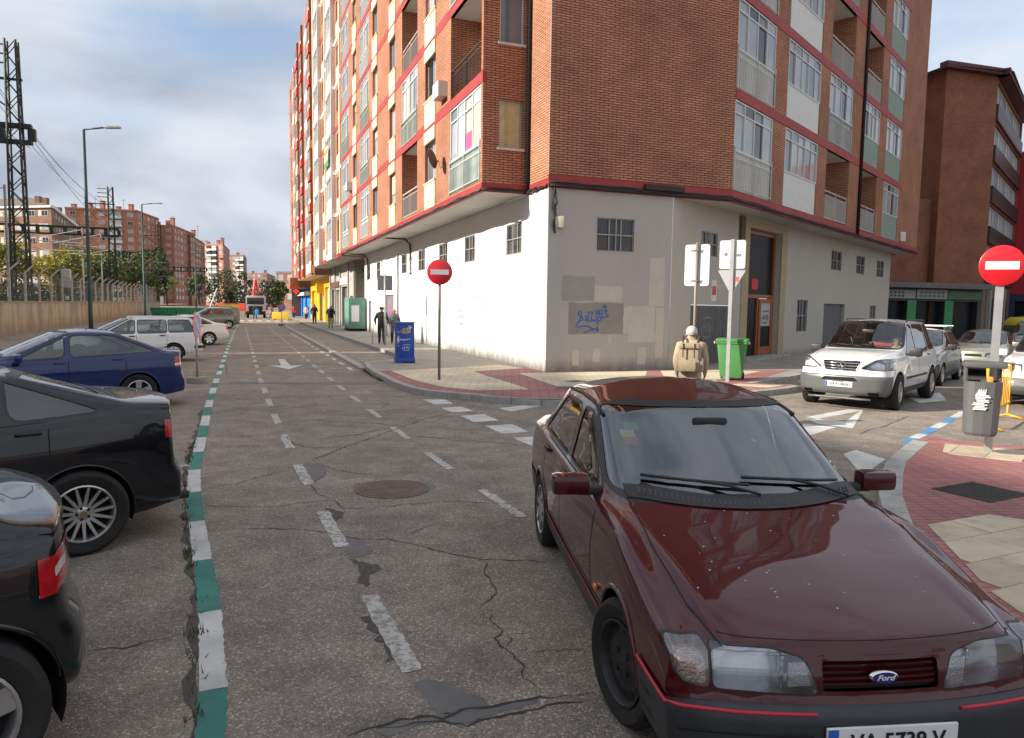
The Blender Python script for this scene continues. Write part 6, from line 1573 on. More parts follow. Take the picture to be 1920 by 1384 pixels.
    FL.slab('wall_box', mat('rusty cable trunk', (.12, .075, .05), .8, var=.4, vscale=5), root, 3.0, 3.35, 4.4, 5.25, .0, .10)
    # poster by the steel doors
    FL.slab('poster', M_PANELW, root, .95, 1.35, 2.25, 2.95, .0, .01); FL.slab('poster_print', mat('poster red', (.5, .1, .08), .7), root, 1.0, 1.3, 2.45, 2.75, .01, .012)
    # soffit under the corner
    mb = MB(); mb.poly([FC.P(0, 5.335, 0), FC.P(LC, 5.335, 0), F2.P(L2, 5.335, 0), F2.P(L2, 5.335, -1.05), F2.P(js, 5.335, -1.05)]); mb.build('soffit', M_SOFFIT, root)
    FE2 = Facade(FL.P(24.5, 0, 0), -E2, D2); FE2.wall('wall', 0, 6, 0, 5.34, [], M_BRICKD, root)
    # cables: bundles slung along the slab edges
    rg = random.Random(9)
    def cable(f, a0, a1, z, out, n, sag=.05, r=.022, seg=16):
        for q in range(n):
            mb = MB(); pts = []
            for i in range(seg + 1):
                t = i / seg; pts.append(f.P(a0 + (a1 - a0) * t, z - .03 * q + rg.uniform(-sag, sag) * .6, out + .02 + .015 * q + rg.uniform(0, .02)))
            mb.tube(pts, r, 5); mb.build('cable', M_CABLE, root, smooth=True)
    cable(F1, S0, S1, 5.42, OV, 3, .07, .026, 40); cable(FE, -.02, OV, 5.44, .02, 3, .03, .022, 8); cable(F1, 0, S0, 5.42, .02, 3, .05, .022, 8); cable(FC, 0, LC, 5.44, .02, 4, .03, .022, 16); cable(F2, 0, L2, 5.44, .02, 3, .03, .022, 30)
    def drop(f, a, z0, z1, out, n=4, w=.08):
        for q in range(n):
            mb = MB(); pts = [f.P(a + rg.uniform(-w, w) * (.3 if i < 2 else 1), z0 + (z1 - z0) * i / 8, out + .02 + rg.uniform(0, .05)) for i in range(9)]
            mb.tube(pts, .014, 5); mb.build('cable', M_CABLE, root, smooth=True)
    drop(FC, .17, 5.4, 4.05, .02); 
    for a in (17.0, 29.8):
        mb = MB()
        for q in range(2): mb = MB(); mb.tube([F1.P(a + 1.2, 5.40, OV), F1.P(a + .6, 5.30, OV - .5), F1.P(a + .15 * q, 5.25, .35), F1.P(a + .1 * q, 5.0, .10), F1.P(a + .1 * q, 4.2, .08)], .035, 6); mb.build('cable', M_CABLE, root, smooth=True)
        drop(F1, a + .1, 4.4, 3.5, .04, 5, .16)
    rbox('junction_box', FC.P(.33, 4.36, .06), (.24, .12, .32), mat('ivory junction box', (.60, .55, .40), .6), root, .03)
    mb = MB(); FC.box(mb, 3.05, 4.4, 5.45, 5.60, .03, .12); mb.build('cable_tray', M_CABLE, root)
    rbox('alarm_box', F2.P(21.9, 6.0, .06), (.3, .3, .5), M_PANELW, root, .03)
    ra_ = random.Random(31)
    for k in range(9): a_ = ra_.choice((5.4, 8.9, 13.0, 16.5, 20.3, 24.3, 27.4)); z_ = FL0 + PITCH_Z * ra_.randrange(0, 6) + .6; F1.slab('air_conditioner', M_PANELW, root, a_, a_ + .75, z_, z_ + .5, OV + .002, OV + .32)
    # roof cap
    mb = MB(); mb.poly([F1.P(0, TOP, 0), FC.P(LC, TOP, 0), F2.P(L2, TOP, 0), F2.P(L2, TOP, -9), F1.P(S1, TOP, -10), F1.P(S1, TOP, OV), F1.P(S0, TOP, OV), F1.P(S0, TOP, 0)]); mb.build('roof', M_TAR, root)
    FX = Facade(F1.P(S1, 0, OV), -N1, D1); FX.wall('wall', 0, 12, 5.34, TOP, [], M_BRICKD, root)
    FY = Facade(F1.P(31.6, 0, 0), -N1, D1); FY.wall('wall', 0, 6, 0, 5.34, [], M_CONC, root)
    return root
M_REDB = mat('red spandrel panel', (.50, .09, .07), .7, var=.08, vscale=2)
M_YEL = mat('yellow shop front', (.70, .42, .02), .5, var=.06); M_BLUS = mat('blue shop front', (.05, .25, .62), .5, var=.06); M_GREYS = mat('grey stone shop front', (.38, .36, .33), .8, var=.12)
M_WHT = mat('white shop panel', (.7, .69, .66), .7, var=.06)
def flat_window(w, h, fm, pm):
    """small far window: frame and pane in one mesh"""
    def fn():
        mb = MB(); fw = .09; mb.box(-w / 2, w / 2, -.04, .02, 0, fw); mb.box(-w / 2, w / 2, -.04, .02, h - fw, h); mb.box(-w / 2, -w / 2 + fw, -.035, .02, fw, h - fw); mb.box(w / 2 - fw, w / 2, -.035, .02, fw, h - fw); mb.box(-.03, .03, -.03, .02, fw, h - fw)
        mb.cur = 1; mb.quad((-w / 2 + fw, -.01, fw), (w / 2 - fw, -.01, fw), (w / 2 - fw, -.01, h - fw), (-w / 2 + fw, -.01, h - fw))
        return mb.build('window', [fm, pm])
    return fn
def apt_row(F, root, S0, S1, z0, nfl, pitch, bays, brick, band, top, out, seed, bandw=True):
    rng = random.Random(seed); ops = []
    for k in range(nfl):
        z = z0 + pitch * k
        for (kind, a, b) in bays:
            if kind == 'win': ops.append((a, b, z + 1.0, z + 2.45, .18))
            elif kind in ('gal', 'galw'): ops.append((a, b, z + .2, z + 2.75, .14))
            elif kind == 'balc': ops.append((a, b, z + .15, z + 2.75, 1.1, True))
    F.wall('wall', S0, S1, z0 - .1, top, ops, brick, root, out)
    for k in range(nfl):
        z = z0 + pitch * k
        if band is not None: F.slab('slab_band', band, root, S0, S1, z + 2.78, z + 3.0, out - .1, out + .02)
        for (kind, a, b) in bays:
            c, w = (a + b) / 2, round(b - a, 1)
            if kind == 'win':
                sh = rng.choice((0, 0, .4, .9)); v = rng.randrange(3); F.put(proto(('rw', w, sh, v), p_window(w, 1.45, M_ALU, [PANES[v], PANES[(v + 1) % 4]], 2, 1, .06, shutter=sh)), root, c, z + 1.0, out - .12)
                if rng.random() < .7: F.slab('panel', M_CREAMP if band is not M_REDB else M_REDB, root, a, b, z + .1, z + .95, out + .001, out + .04)
            elif kind in ('gal', 'galw'):
                v = rng.randrange(3); F.put(proto(('rg', w, v), p_gallery(w - .03, 1.0, 1.55, M_ALU, (M_PANELW, M_PANELW, MATS['grey gallery panel'])[v], [PANES[0], PANES[2], PANES[3]], None, 4, False)), root, c, z + .2, out + (.0 if kind == 'gal' else .25))
                if kind == 'galw': F.slab('gallery_floor', M_WHITER, root, a - .1, b + .1, z - .2, z + .2, out - .05, out + .32); F.slab('gallery_cheek', M_WHITER, root, a - .12, a, z + .2, z + 2.75, out - .05, out + .30); F.slab('gallery_cheek', M_WHITER, root, b, b + .12, z + .2, z + 2.75, out - .05, out + .30)
            elif kind == 'balc': F.put(proto(('rr', w), p_railing(w - .04, 1.0, M_RAILW, int(w / .12))), root, c, z + .15, out - .03)
            elif kind == 'red': F.slab('red_panel', M_REDB if rng.random() < .75 else M_CREAMP, root, a, b, z + .1, z + .85, out - .05, out + .30); F.slab('bay_cheek', M_BRICK, root, a, b, z + .85, z + 2.75, out - .05, out + .22); F.put(proto(('rbw', w, k % 3), p_gallery(w - .1, .35, 1.5, M_ALU, M_PANELW, [PANES[(k + q) % 4] for q in range(3)], None, 3, False)), root, c, z + .86, out + .23)
            elif kind == 'ac': F.slab('air_conditioner', M_PANELW, root, a, b, z + .5, z + 1.1, out, out + .4)
    return ops
def build_rows():
    F1 = Facade(CORNER, D1, N1); OV = 1.45
    # block with white framed galleries
    b = thing('apartment_block', 'brick and white apartment block with white framed galleries next to the corner block', 'building')
    apt_row(F1, b, 32.3, 51.5, 5.45, 8, 3.0, [('win', 33.2, 34.5), ('galw', 35.6, 38.6), ('win', 39.6, 40.9), ('win', 42.3, 43.6), ('galw', 44.6, 47.6), ('win', 48.7, 50.0)], M_BRICK, None, 30.3, OV, 21)
    for k in range(9): F1.slab('slab_band', M_WHITER if k % 3 else M_BAND, b, 32.3, 51.5, 5.25 + 3 * k, 5.5 + 3 * k, OV - .1, OV + .03)
    for s_ in (32.6, 41.6, 50.8): F1.slab('white_pier', M_CREAMP, b, s_, s_ + .5, 5.5, 30.3, OV + .0, OV + .06)
    mb = MB(); mb.poly([F1.P(32.3, 5.24, 0), F1.P(51.5, 5.24, 0), F1.P(51.5, 5.24, OV), F1.P(32.3, 5.24, OV)]); mb.build('soffit', M_SOFFIT, b)
    F1.wall('shop_wall', 36, 51.5, 0, 5.24, [(37, 38.6, .12, 2.6, .3), (40, 43.4, .12, 3.4, .3), (45, 47.2, .12, 3.2, .3), (48, 50.6, .12, 3.3, .3)], M_GREYS, b)
    for k, (a, c, zt, m) in enumerate(((37, 38.6, 2.6, M_WHT), (40, 43.4, 3.4, MATS['ribbed grey steel door']), (45, 47.2, 3.2, M_WHT), (48, 50.6, 3.3, MATS['grey metal door']))): F1.slab('shop_shutter', m, b, a, c, .12, zt, -.3, -.26)
    F1.slab('shop_sign', mat('brown shop sign', (.12, .06, .04), .6), b, 44.6, 50.9, 3.4, 3.9, .0, .12); F1.slab('shop_sign', M_WHT, b, 39.6, 43.8, 3.55, 4.1, .0, .10)
    F1.slab('portal_lintel', M_WHT, b, 31.7, 36.0, 2.55, 2.85, -1.0, -.9); FP = Facade(F1.P(31.7, 0, -1.0), D1, N1); FP.wall('portal_back', 0, 4.4, 0, 5.24, [(.3, 3.8, .12, 2.5, .3)], M_CONC, b); FP.slab('portal_door', M_DARK, b, .3, 3.8, .12, 2.5, -.3, -.27)
    FQ = Facade(F1.P(36.0, 0, 0), N1, -D1); FQ.wall('portal_side', -1.0, 0, 0, 5.24, [], mat('grey brown portal stone', (.30, .27, .22), .85, var=.15), b)
    for s_ in (36.1, 39.2, 43.9, 47.5, 51.0): F1.slab('pilaster', M_GREYS, b, s_, s_ + .35, .12, 5.2, .0, .10)
    # for sale board
    F1.slab('sale_board', mat('pale yellow board', (.75, .70, .40), .6), b, 36.2, 38.6, 12.1, 13.5, OV + .42, OV + .46); F1.slab('sale_board_strip', mat('green board strip', (.05, .30, .15), .6), b, 36.2, 38.6, 12.1, 12.5, OV + .462, OV + .468)
    mm = text_mesh('VENDIDO', .5, .002); mm.materials.clear(); mm.materials.append(mat('board red letters', (.5, .1, .08), .6)); mm.transform(frame3(F1.P(37.4, 13.15, OV + .47), -D1, (0, 0, 1))); obj('lettering', mm, b)
    # red block
    c = thing('apartment_block', 'red and orange apartment block with stacked red bay panels farther along the street', 'building')
    apt_row(F1, c, 51.5, 71.5, 4.75, 9, 2.9, [('red', 52.2, 54.6), ('win', 55.4, 56.7), ('gal', 57.6, 60.4), ('red', 61.4, 63.6), ('win', 64.6, 65.9), ('red', 66.9, 69.2), ('ac', 70.1, 70.8)], M_BRICK, M_REDB, 31.2, OV, 22)
    mb = MB(); mb.poly([F1.P(51.5, 4.64, 0), F1.P(71.5, 4.64, 0), F1.P(71.5, 4.64, OV), F1.P(51.5, 4.64, OV)]); mb.build('soffit', M_SOFFIT, c)
    F1.wall('shop_wall', 51.5, 71.5, 0, 4.64, [(53, 56, .12, 3.6, .3), (58, 61.5, .12, 3.6, .3), (64, 70, .12, 3.4, .3)], M_YEL, c)
    for a, d_, m in ((53, 56, M_WHT), (58, 61.5, MATS['grey metal door']), (64, 70, M_YEL)): F1.slab('shop_shutter', m, c, a, d_, .12, 3.5, -.3, -.26)
    F1.slab('yellow_sign_box', M_YEL, c, 57.2, 58.2, 3.0, 4.0, .0, .7)
    # end block with pharmacy
    d = thing('apartment_block', 'narrow brick apartment block with a blue pharmacy front at the street end', 'building')
    apt_row(F1, d, 71.5, 86, 3.9, 9, 2.95, [('win', 72.6, 74.0), ('win', 75.2, 76.6), ('gal', 77.8, 80.6), ('win', 82, 83.4)], M_BRICK, M_REDB, 30.9, OV - .2, 23)
    mb = MB(); mb.poly([F1.P(71.5, 3.8, 0), F1.P(86, 3.8, 0), F1.P(86, 3.8, OV), F1.P(71.5, 3.8, OV)]); mb.build('soffit', M_SOFFIT, d)
    F1.slab('end_balcony', M_BRICK, d, 71.6, 75.0, 3.9, 5.0, OV - .2, OV + .9); F1.slab('slab_band', M_REDB, d, 71.5, 75.1, 3.7, 3.95, OV - .2, OV + .95)
    F1.wall('shop_wall', 71.5, 86, 0, 3.8, [(73, 79, .12, 2.9, .25), (80, 85, .12, 2.9, .25)], M_BLUS, d); F1.slab('shop_shutter', M_BLUS, d, 73, 79, .12, 2.9, -.25, -.2); F1.slab('shop_shutter', M_BLUS, d, 80, 85, .12, 2.9, -.25, -.2)
    F1.slab('shop_sign', M_WHT, d, 72, 86, 2.95, 3.4, 0, .5)
    cr = thing('pharmacy_sign', 'red and green illuminated cross sign sticking out above the blue shop front', 'sign', F1.P(76, 3.45, 1.4))
    mb = MB(); mb.lathe([(.001, -.08), (.55, -.08), (.55, .08), (.001, .08)], 24, 'Y'); q = mb.build('disc', mat('dark green sign', (.02, .16, .08), .5), cr); q.rotation_euler = (0, 0, math.atan2(D1.y, D1.x) + math.pi / 2)
    mb = MB(); mb.box(-.36, .36, -.10, .10, -.13, .13); mb.box(-.13, .13, -.105, .105, -.36, .36); q2 = mb.build('cross', mat('red cross', (.8, .05, .03), .5, emit=.6), cr); q2.rotation_euler = q.rotation_euler
    mb = MB(); mb.tube([(0, 0, 0), tuple(-N1 * 1.0)], .03, 6); mb.build('bracket', M_CABLE, cr)
    FX = Facade(F1.P(86, 0, OV - .2), -N1, D1); FX.wall('wall', 0, 12, 0, 30.9, [], M_BRICK, d)
    FX = Facade(F1.P(71.5, 0, OV), -N1, -D1)
    # ---- brick building beyond the side street on the right
    r_ = thing('office_building', 'five storey brown brick building with ribbon windows and dark balconies, beyond the side street', 'building')
    A, B = Vector((28.2, 48.7, 0)), Vector((32.4, 50.0, 0)); FA = Facade(A, B - A, (.296, -.955)); FB = Facade(B, D2, E2); Lf = (B - A).length
    FA.wall('wall', 0, Lf, 3.9, 17.9, [], M_BRICKD, r_)
    FS = Facade(A, (-.955, -.296), (0, 0)); back = Facade(A, (-.30, .954), (-.954, -.30)); back.wall('wall', 0, 14, 0, 17.9, [], M_BRICKD, r_)
    fl = [4.2 + 2.72 * k for k in range(5)]
    FB.wall('wall', 0, 15.5, 3.9, 17.9, [(.4, 15.1, z + 1.05, z + 2.45, .25) for z in fl], M_BRICKD, r_)
    for k, z in enumerate(fl):
        for i in range(10): FB.put(proto(('rb', (i + k) % 3), p_window(1.48, 1.4, M_ALU, [PANES[(i + k) % 3], PANES[3]], 2, 1, .07)), r_, 1.05 + i * 1.48, z + 1.05, -.15)
        FB.slab('balcony_front', mat('dark balcony panel', (.03, .028, .03), .5), r_, .3, 15.2, z + .05, z + 1.0, .0, .14); FB.slab('slab_band', mat('maroon slab edge', (.10, .025, .025), .6), r_, .2, 15.3, z - .12, z + .05, .0, .18)
    mb = MB(); e_ = .5
    mb.poly([FA.P(-e_, 17.9, e_), FB.P(0, 18.0, .9), FB.P(15.8, 17.9, .7), FB.P(15.8, 17.9, -8), back.P(14, 17.9, .3)]); rf = mb.build('roof', M_TAR, r_)
    FA.slab('cornice', MATS['maroon slab edge'], r_, -.5, Lf + .5, 17.8, 18.2, -.1, .5); FB.slab('cornice', MATS['maroon slab edge'], r_, -.4, 15.7, 17.8, 18.18, -.1, .75)
    # shop under it
    sh = thing('corner_shop', 'single storey dark shop with green posts under the brown brick building', 'shop')
    SA = Vector((22.6, 46.6, 0)); FSH = Facade(SA, B - SA, (.32, -.947)); LS = (B - SA).length
    FSH.wall('shop_wall', 0, LS, 0, 3.9, [(.5, 3.6, .1, 2.7, .4), (4.4, 6.9, .1, 2.7, .4), (7.4, LS - .4, .1, 2.7, .4)], mat('dark shop front', (.035, .035, .032), .6), sh)
    for a, c_, in ((.5, 3.6), (4.4, 6.9), (7.4, LS - .4)): FSH.slab('shop_window', M_DPANE, sh, a, c_, .1, 2.7, -.4, -.37)
    for a in (3.62, 6.92): FSH.slab('green_post', mat('green shop panel', (.02, .22, .06), .5), sh, a, a + .75, .1, 2.75, .0, .06)
    FSH.slab('shop_sign', mat('dull white sign', (.30, .31, .29), .7, var=.1), sh, .3, 4.2, 2.85, 3.4, .02, .12); FSH.slab('shop_sign', MATS['dull white sign'], sh, 4.3, 7.0, 2.85, 3.45, .02, .14); FSH.slab('shop_sign', mat('dull green sign', (.08, .16, .09), .7), sh, 7.1, LS - .2, 2.85, 3.4, .02, .12)
    rg = random.Random(2)
    for row in (0, 1):
        for k in range(8):
            FSH.slab('sign_letter', MATS['dark shop front'], sh, .7 + k * .33, .7 + k * .33 + .2, 2.95 + row * .22, 3.08 + row * .22, .12, .125)
            if k < 6: FSH.slab('sign_letter', mat('sign grey green letter', (.12, .15, .14), .7), sh, 4.55 + k * .38, 4.55 + k * .38 + .26, 2.95 + row * .24, 3.1 + row * .24, .14, .145)
    FSH.slab('canopy', M_TAR, sh, -.3, LS + .2, 3.55, 3.9, -.2, .7); FB.slab('shop_base', mat('brown stone base', (.16, .11, .08), .8), sh, 0, 15.5, 0, 3.9, -.3, -.02)
    for a in (2, 6, 10): FB.slab('pillar', mat('grey stone pillar', (.3, .28, .25), .8), sh, a, a + .6, 0, 3.8, .0, .25); FB.slab('shop_window', M_DPANE, sh, a + .7, a + 3.6, .4, 3.0, -.018, .01)
    # white framed window in the side wall
    WB = Facade(Vector((22.9, 47.6, 0)), Vector((.955, .296, 0)), (.296, -.955)); WB.wall('wall', -1, 6.5, 3.9, 9.5, [(.1, 1.5, 4.3, 6.0, .15)], M_BRICKD, r_); WB.put(proto(('wbw',), p_window(1.4, 1.7, M_ALU, [PANES[1]], 1, 1, .12)), r_, .8, 4.3, -.1)
    # ---- red clad building at the right edge
    q = thing('red_building', 'red metal clad building beside orange brick at the far right edge', 'building')
    RA = FB.P(16.2, 0, -.3); FR = Facade(RA, E2, -D2); 
    mb = MB()
    for k in range(30): FR.box(mb, k * .18, k * .18 + .15, 3.6, 15.6, -.15, .0 if k % 2 else -.04)
    FR.box(mb, 0, 5.4, 3.6, 15.55, -.30, -.12); mb.build('red_cladding', mat('crimson metal cladding', (.42, .02, .03), .45, var=.08), q)
    FR.wall('wall', 5.4, 16, 0, 16.5, [(7, 9, 1, 3, .3)], M_BRICK, q, -.05); FR.wall('wall', 0, 5.4, 0, 3.6, [(.6, 4.8, .3, 3.0, .3)], mat('dark blue shop front', (.02, .03, .07), .4), q, -.05); FR.slab('shop_window', M_DPANE, q, .6, 4.8, .3, 3.0, -.35, -.3)
    # ---- unseen apartment blocks added across the railway to cast shade over the street
    for k, (s0, s1) in enumerate(((-52, -8), (-7, 34), (35, 78))):
        g = thing('apartment_block', 'unseen brick block added across the railway to shade the street, %s of three' % ('nearest the viewer', 'middle one', 'farthest')[k], 'building')
        FG = Facade(st(0, -55), D1, -N1); TT = 30.45
        FG.wall('wall', s0, s1, 0, TT, [], M_BRICKF, g); mb = MB(); mb.poly([FG.P(s0, TT, 0), FG.P(s1, TT, 0), FG.P(s1, TT, -12), FG.P(s0, TT, -12)]); mb.build('roof', M_TAR, g)
        for sx, nn in ((s0, -D1), (s1, D1)):
            FF = Facade(FG.P(sx, 0, 0), N1, nn); FF.wall('wall', 0, 12, 0, TT, [], M_BRICKF, g)
        n = int((s1 - s0 - 2) / 4)
        for f in range(9):
            for i in range(n): FG.put(proto(('fw', (i + f) % 3), flat_window(1.7, 1.5, M_ALU, PANES[(i + f) % 3])), g, s0 + 2.5 + i * 4, 2.2 + f * 3.1, .02)
# ------------------------------------------------------------------ far left: blocks, railway, trees
def far_block(label, P0, P1, P2, top, nfl, c0, c1, m, roof=None, balc=(), z0=2.0, chim=0):
    """front from P0 to P1, flank from P1 to P2"""
    r_ = thing('apartment_block', label, 'building'); a, b, c = Vector((*P0, 0)), Vector((*P1, 0)), Vector((*P2, 0))
    dd = (b - a).normalized(); FA = Facade(a, dd, (dd.y, -dd.x)); La = (b - a).length; ee = (c - b).normalized(); FB = Facade(b, ee, (ee.y, -ee.x)); Lb = (c - b).length
    FA.wall('wall', 0, La, 0, top, [], m, r_); FB.wall('wall', 0, Lb, 0, top, [], m, r_)
    if roof is None:
        mb = MB(); d = c - b; mb.poly([(*a[:2], top), (*b[:2], top), (*c[:2], top), (*(a + d)[:2], top)]); mb.build('roof', M_TAR, r_); FA.slab('parapet', m, r_, -.1, La + .1, top, top + .6, -.3, .15); FB.slab('parapet', m, r_, 0, Lb, top, top + .55, -.3, .15)
    ph = (top - z0) / nfl; rg = random.Random(int(top * 10))
    for F, L_, n in ((FA, La, c0), (FB, Lb, c1)):
        for f in range(nfl):
            for i in range(n):
                x = (i + .5) * L_ / n; w = min(1.9, L_ / n * .5)
                if (F is FA and i in balc):
                    F.slab('balcony', M_PANELW, r_, x - L_ / n * .42, x + L_ / n * .42, z0 + f * ph + .1, z0 + f * ph + 1.1, 0, .9); F.slab('gallery', PANES[rg.randrange(3)], r_, x - L_ / n * .40, x + L_ / n * .40, z0 + f * ph + 1.1, z0 + f * ph + 2.5, 0, .85)
                else:
                    k = rg.randrange(3); F.put(proto(('ff', round(w, 1), k), flat_window(round(w, 1), 1.45, M_ALU, PANES[k])), r_, x, z0 + f * ph + .85, .02)
    for k in range(chim):
        t = (k + .5) / chim; p = FA.P(La * t, 0, -2 - (k % 2) * 2); h = 1.8 + (k % 3) * .8; mb = MB(); mb.box(p.x - .7, p.x + .7, p.y - .7, p.y + .7, top, top + h); mb.box(p.x - .85, p.x + .85, p.y - .85, p.y + .85, top + h, top + h + .25); mb.build('chimney', m, r_)
        if k % 2: mb = MB(); mb.tube([(p.x + 2, p.y, top), (p.x + 2, p.y, top + 5)], .07, 5); mb.tube([(p.x + 1.2, p.y, top + 4.4), (p.x + 2.8, p.y, top + 4.4)], .05, 5); mb.build('aerial', M_CABLE, r_)
    return r_, FA, FB, La, Lb
M_BEIGEB = brick_mat('pale brown brick', (.30, .17, .115), (.26, .145, .10), (.27, .17, .12), .4, .12); M_TILE = mat('brown roof tiles', (.16, .115, .085), .9, var=.12, vscale=.5)
M_BRICKF2 = brick_mat('far red brick', (.52, .23, .155), (.46, .20, .135), (.44, .22, .16), .4, .12)  # brick tones lightened to put distance haze into the colour
M_BRICKF3 = brick_mat('far pinkish brick', (.36, .20, .15), (.32, .17, .13), (.33, .2, .15), .4, .12)
def build_far():
    r_, FA, FB, La, Lb = far_block('pale brick block with brown hipped roof and cream panels at the far left', (-150, 190), (-116, 183), (-139, 232), 25.3, 7, 9, 10, M_BEIGEB, roof=1)
    for F, L_ in ((FA, La), (FB, Lb)): F.slab('cornice', M_WHITER, r_, -.3, L_ + .3, 24.9, 25.5, -.2, .5)
    a, b, c = FA.P(0, 25.5, .6), FA.P(La, 25.5, .6), FB.P(Lb, 25.5, .6); d = c - b; rd = d.normalized()
    m0, m1 = (a + a + d) / 2 + Vector((0, 0, 5.0)), (b + c) / 2 + Vector((-9, -1, 5.0)); mb = MB(); mb.add([a, b, c, a + d, m0, m1], [(0, 1, 5, 4), (1, 2, 5), (2, 3, 4, 5)]); mb.build('roof', M_TILE, r_)
    for k in range(4): p = b.lerp(c, .15 + k * .2); mb = MB(); mb.box(p.x - 4.7, p.x - 3.5, p.y - .6, p.y + .6, 26.4, 28.6 + (k % 2)); mb.build('chimney', M_BEIGEB, r_)
    for f in range(7):
        for i in range(9): FA.slab('cream_panel', M_CREAMP, r_, (i + .5) * La / 9 - 1.9, (i + .5) * La / 9 - 1.05, 2.85 + f * 3.33, 4.3 + f * 3.33, 0, .05)
    far_block('tall orange brick block facing the viewer behind the railway gantry', (-166, 270), (-142.5, 276), (-147, 302), 35.5, 11, 5, 5, M_BRICKF, balc=(3,), chim=5)
    far_block('red brick tower stepping down behind the lattice mast, left of the long row', (-149, 300), (-139.5, 299), (-146, 330), 32.5, 10, 2, 6, M_BRICKF2, chim=3)
    far_block('red brick slab with many small windows in the middle of the far row', (-152, 326), (-143, 322), (-158, 372), 31.0, 10, 2, 8, M_BRICKF2, chim=2)
    far_block('brown brick block with white balconies in the far row', (-165, 385), (-151, 378), (-166, 425), 31.5, 10, 4, 5, M_BRICKF2, balc=(1, 2), chim=3)
    far_block('slim pale block with stacked grey balconies right of the far row', (-178, 452), (-166, 448), (-180, 490), 30.5, 9, 4, 4, M_BRICKF3, balc=(2, 3), chim=1)
    far_block('low pinkish brick block near the end of the far row', (-186, 505), (-170, 500), (-184, 560), 21.5, 7, 4, 7, M_BRICKF3, chim=2)
    far_block('pale low block closing the street beyond the truck', (-190, 545), (-160, 540), (-170, 600), 16.5, 5, 7, 4, M_BRICKF3, chim=3)
    far_block('small ochre houses at the end of the street', (-62, 190), (-50, 188), (-56, 215), 9.5, 3, 5, 5, M_BRICKF3)
    # retaining wall and railway land behind it
    TW = -11.9
    emb = MB(); P = [st(-30, TW - .3), st(230, TW - .3), st(230, -50), st(-30, -50)]; emb.add([(p.x, p.y, 1.3) for p in P], [(0, 1, 2, 3)]); e_ = emb.build('railway_ground', mat('railway gravel', (.17, .14, .11), .95, var=.3, vscale=.8), None); tag(e_, kind='structure')
    bm = bmesh.new(); bm.from_mesh(e_.data); bm.normal_update()
    if list(bm.faces)[0].normal.z < 0: bmesh.ops.reverse_faces(bm, faces=bm.faces)
    bm.to_mesh(e_.data); bm.free()
    w = thing('retaining_wall', 'long stained concrete retaining wall below the railway fence', 'wall'); FW = Facade(st(0, TW), D1, E1)
    m = stain_wall('stained ochre concrete', (.44, .39, .29), (.20, .165, .12), 1.2, .6)
    nt, N, L, B = nodes(m); src = B.inputs['Base Color'].links[0].from_socket; tc = N.new('ShaderNodeTexCoord'); mp = N.new('ShaderNodeMapping'); mp.inputs['Scale'].default_value = (.8, .3, 1); L.new(tc.outputs['UV'], mp.inputs[0]); nz = N.new('ShaderNodeTexNoise'); nz.inputs['Scale'].default_value = 1.1; nz.inputs['Detail'].default_value = 7; L.new(mp.outputs[0], nz.inputs['Vector'])
    rr = N.new('ShaderNodeMapRange'); rr.inputs['From Min'].default_value = .42; rr.inputs['From Max'].default_value = .58; rr.inputs['To Max'].default_value = .5; L.new(nz.outputs[0], rr.inputs[0]); mx = N.new('ShaderNodeMixRGB'); L.new(rr.outputs[0], mx.inputs[0]); L.new(src, mx.inputs[1]); mx.inputs[2].default_value = (.17, .14, .095, 1); L.new(mx.outputs[0], B.inputs['Base Color'])
    for k in range(30): FW.slab('wall_panel', m, w, 10 + k * 4.0, 13.97 + k * 4.0, 0, 1.78, -.3, .0)
    FW.slab('coping', M_CONC, w, 10, 130, 1.78, 1.88, -.35, .05)
    # fence on the wall: posts with cranked tops
    f = thing('railway_fence', 'railway fence of pale concrete posts with cranked tops above the wall', 'fence'); pm = mat('pale concrete post', (.45, .42, .36), .9, var=.12)
    def post():
        mb = MB(); mb.box(-.06, .06, -.06, .06, 0, 1.7); mb.add([(-.055, -.06, 1.7), (.055, -.06, 1.7), (.055, .06, 1.7), (-.055, .06, 1.7), (-.05, -.52, 2.14), (.05, -.52, 2.14), (.05, -.44, 2.2), (-.05, -.44, 2.2)], [(0, 1, 5, 4), (1, 2, 6, 5), (2, 3, 7, 6), (3, 0, 4, 7), (4, 5, 6, 7)])
        return mb.build('post', pm)
    for k in range(34): FW.put(proto(('post',), post), f, 12 + k * 3.3, 1.88, -.18)
    for k, z in enumerate((2.1, 2.5, 2.9, 3.3, 3.6)): mb = MB(); mb.tube([FW.P(10, z, -.18), FW.P(125, z, -.18)], .012, 4); mb.build('wire', M_CABLE, f)
    mesh_ = MB()
    for k in range(420): a = 12 + k * .26; mesh_.tube([FW.P(a, 1.9, -.18), FW.P(a, 3.6, -.18)], .006, 3, cap=False)
    tag(mesh_.build('fence_mesh', M_ALUG, f), kind='stuff')
    # lattice masts with cross beams
    MG = mat('dark green mast steel', (.022, .035, .034), .6, .3, var=.2)
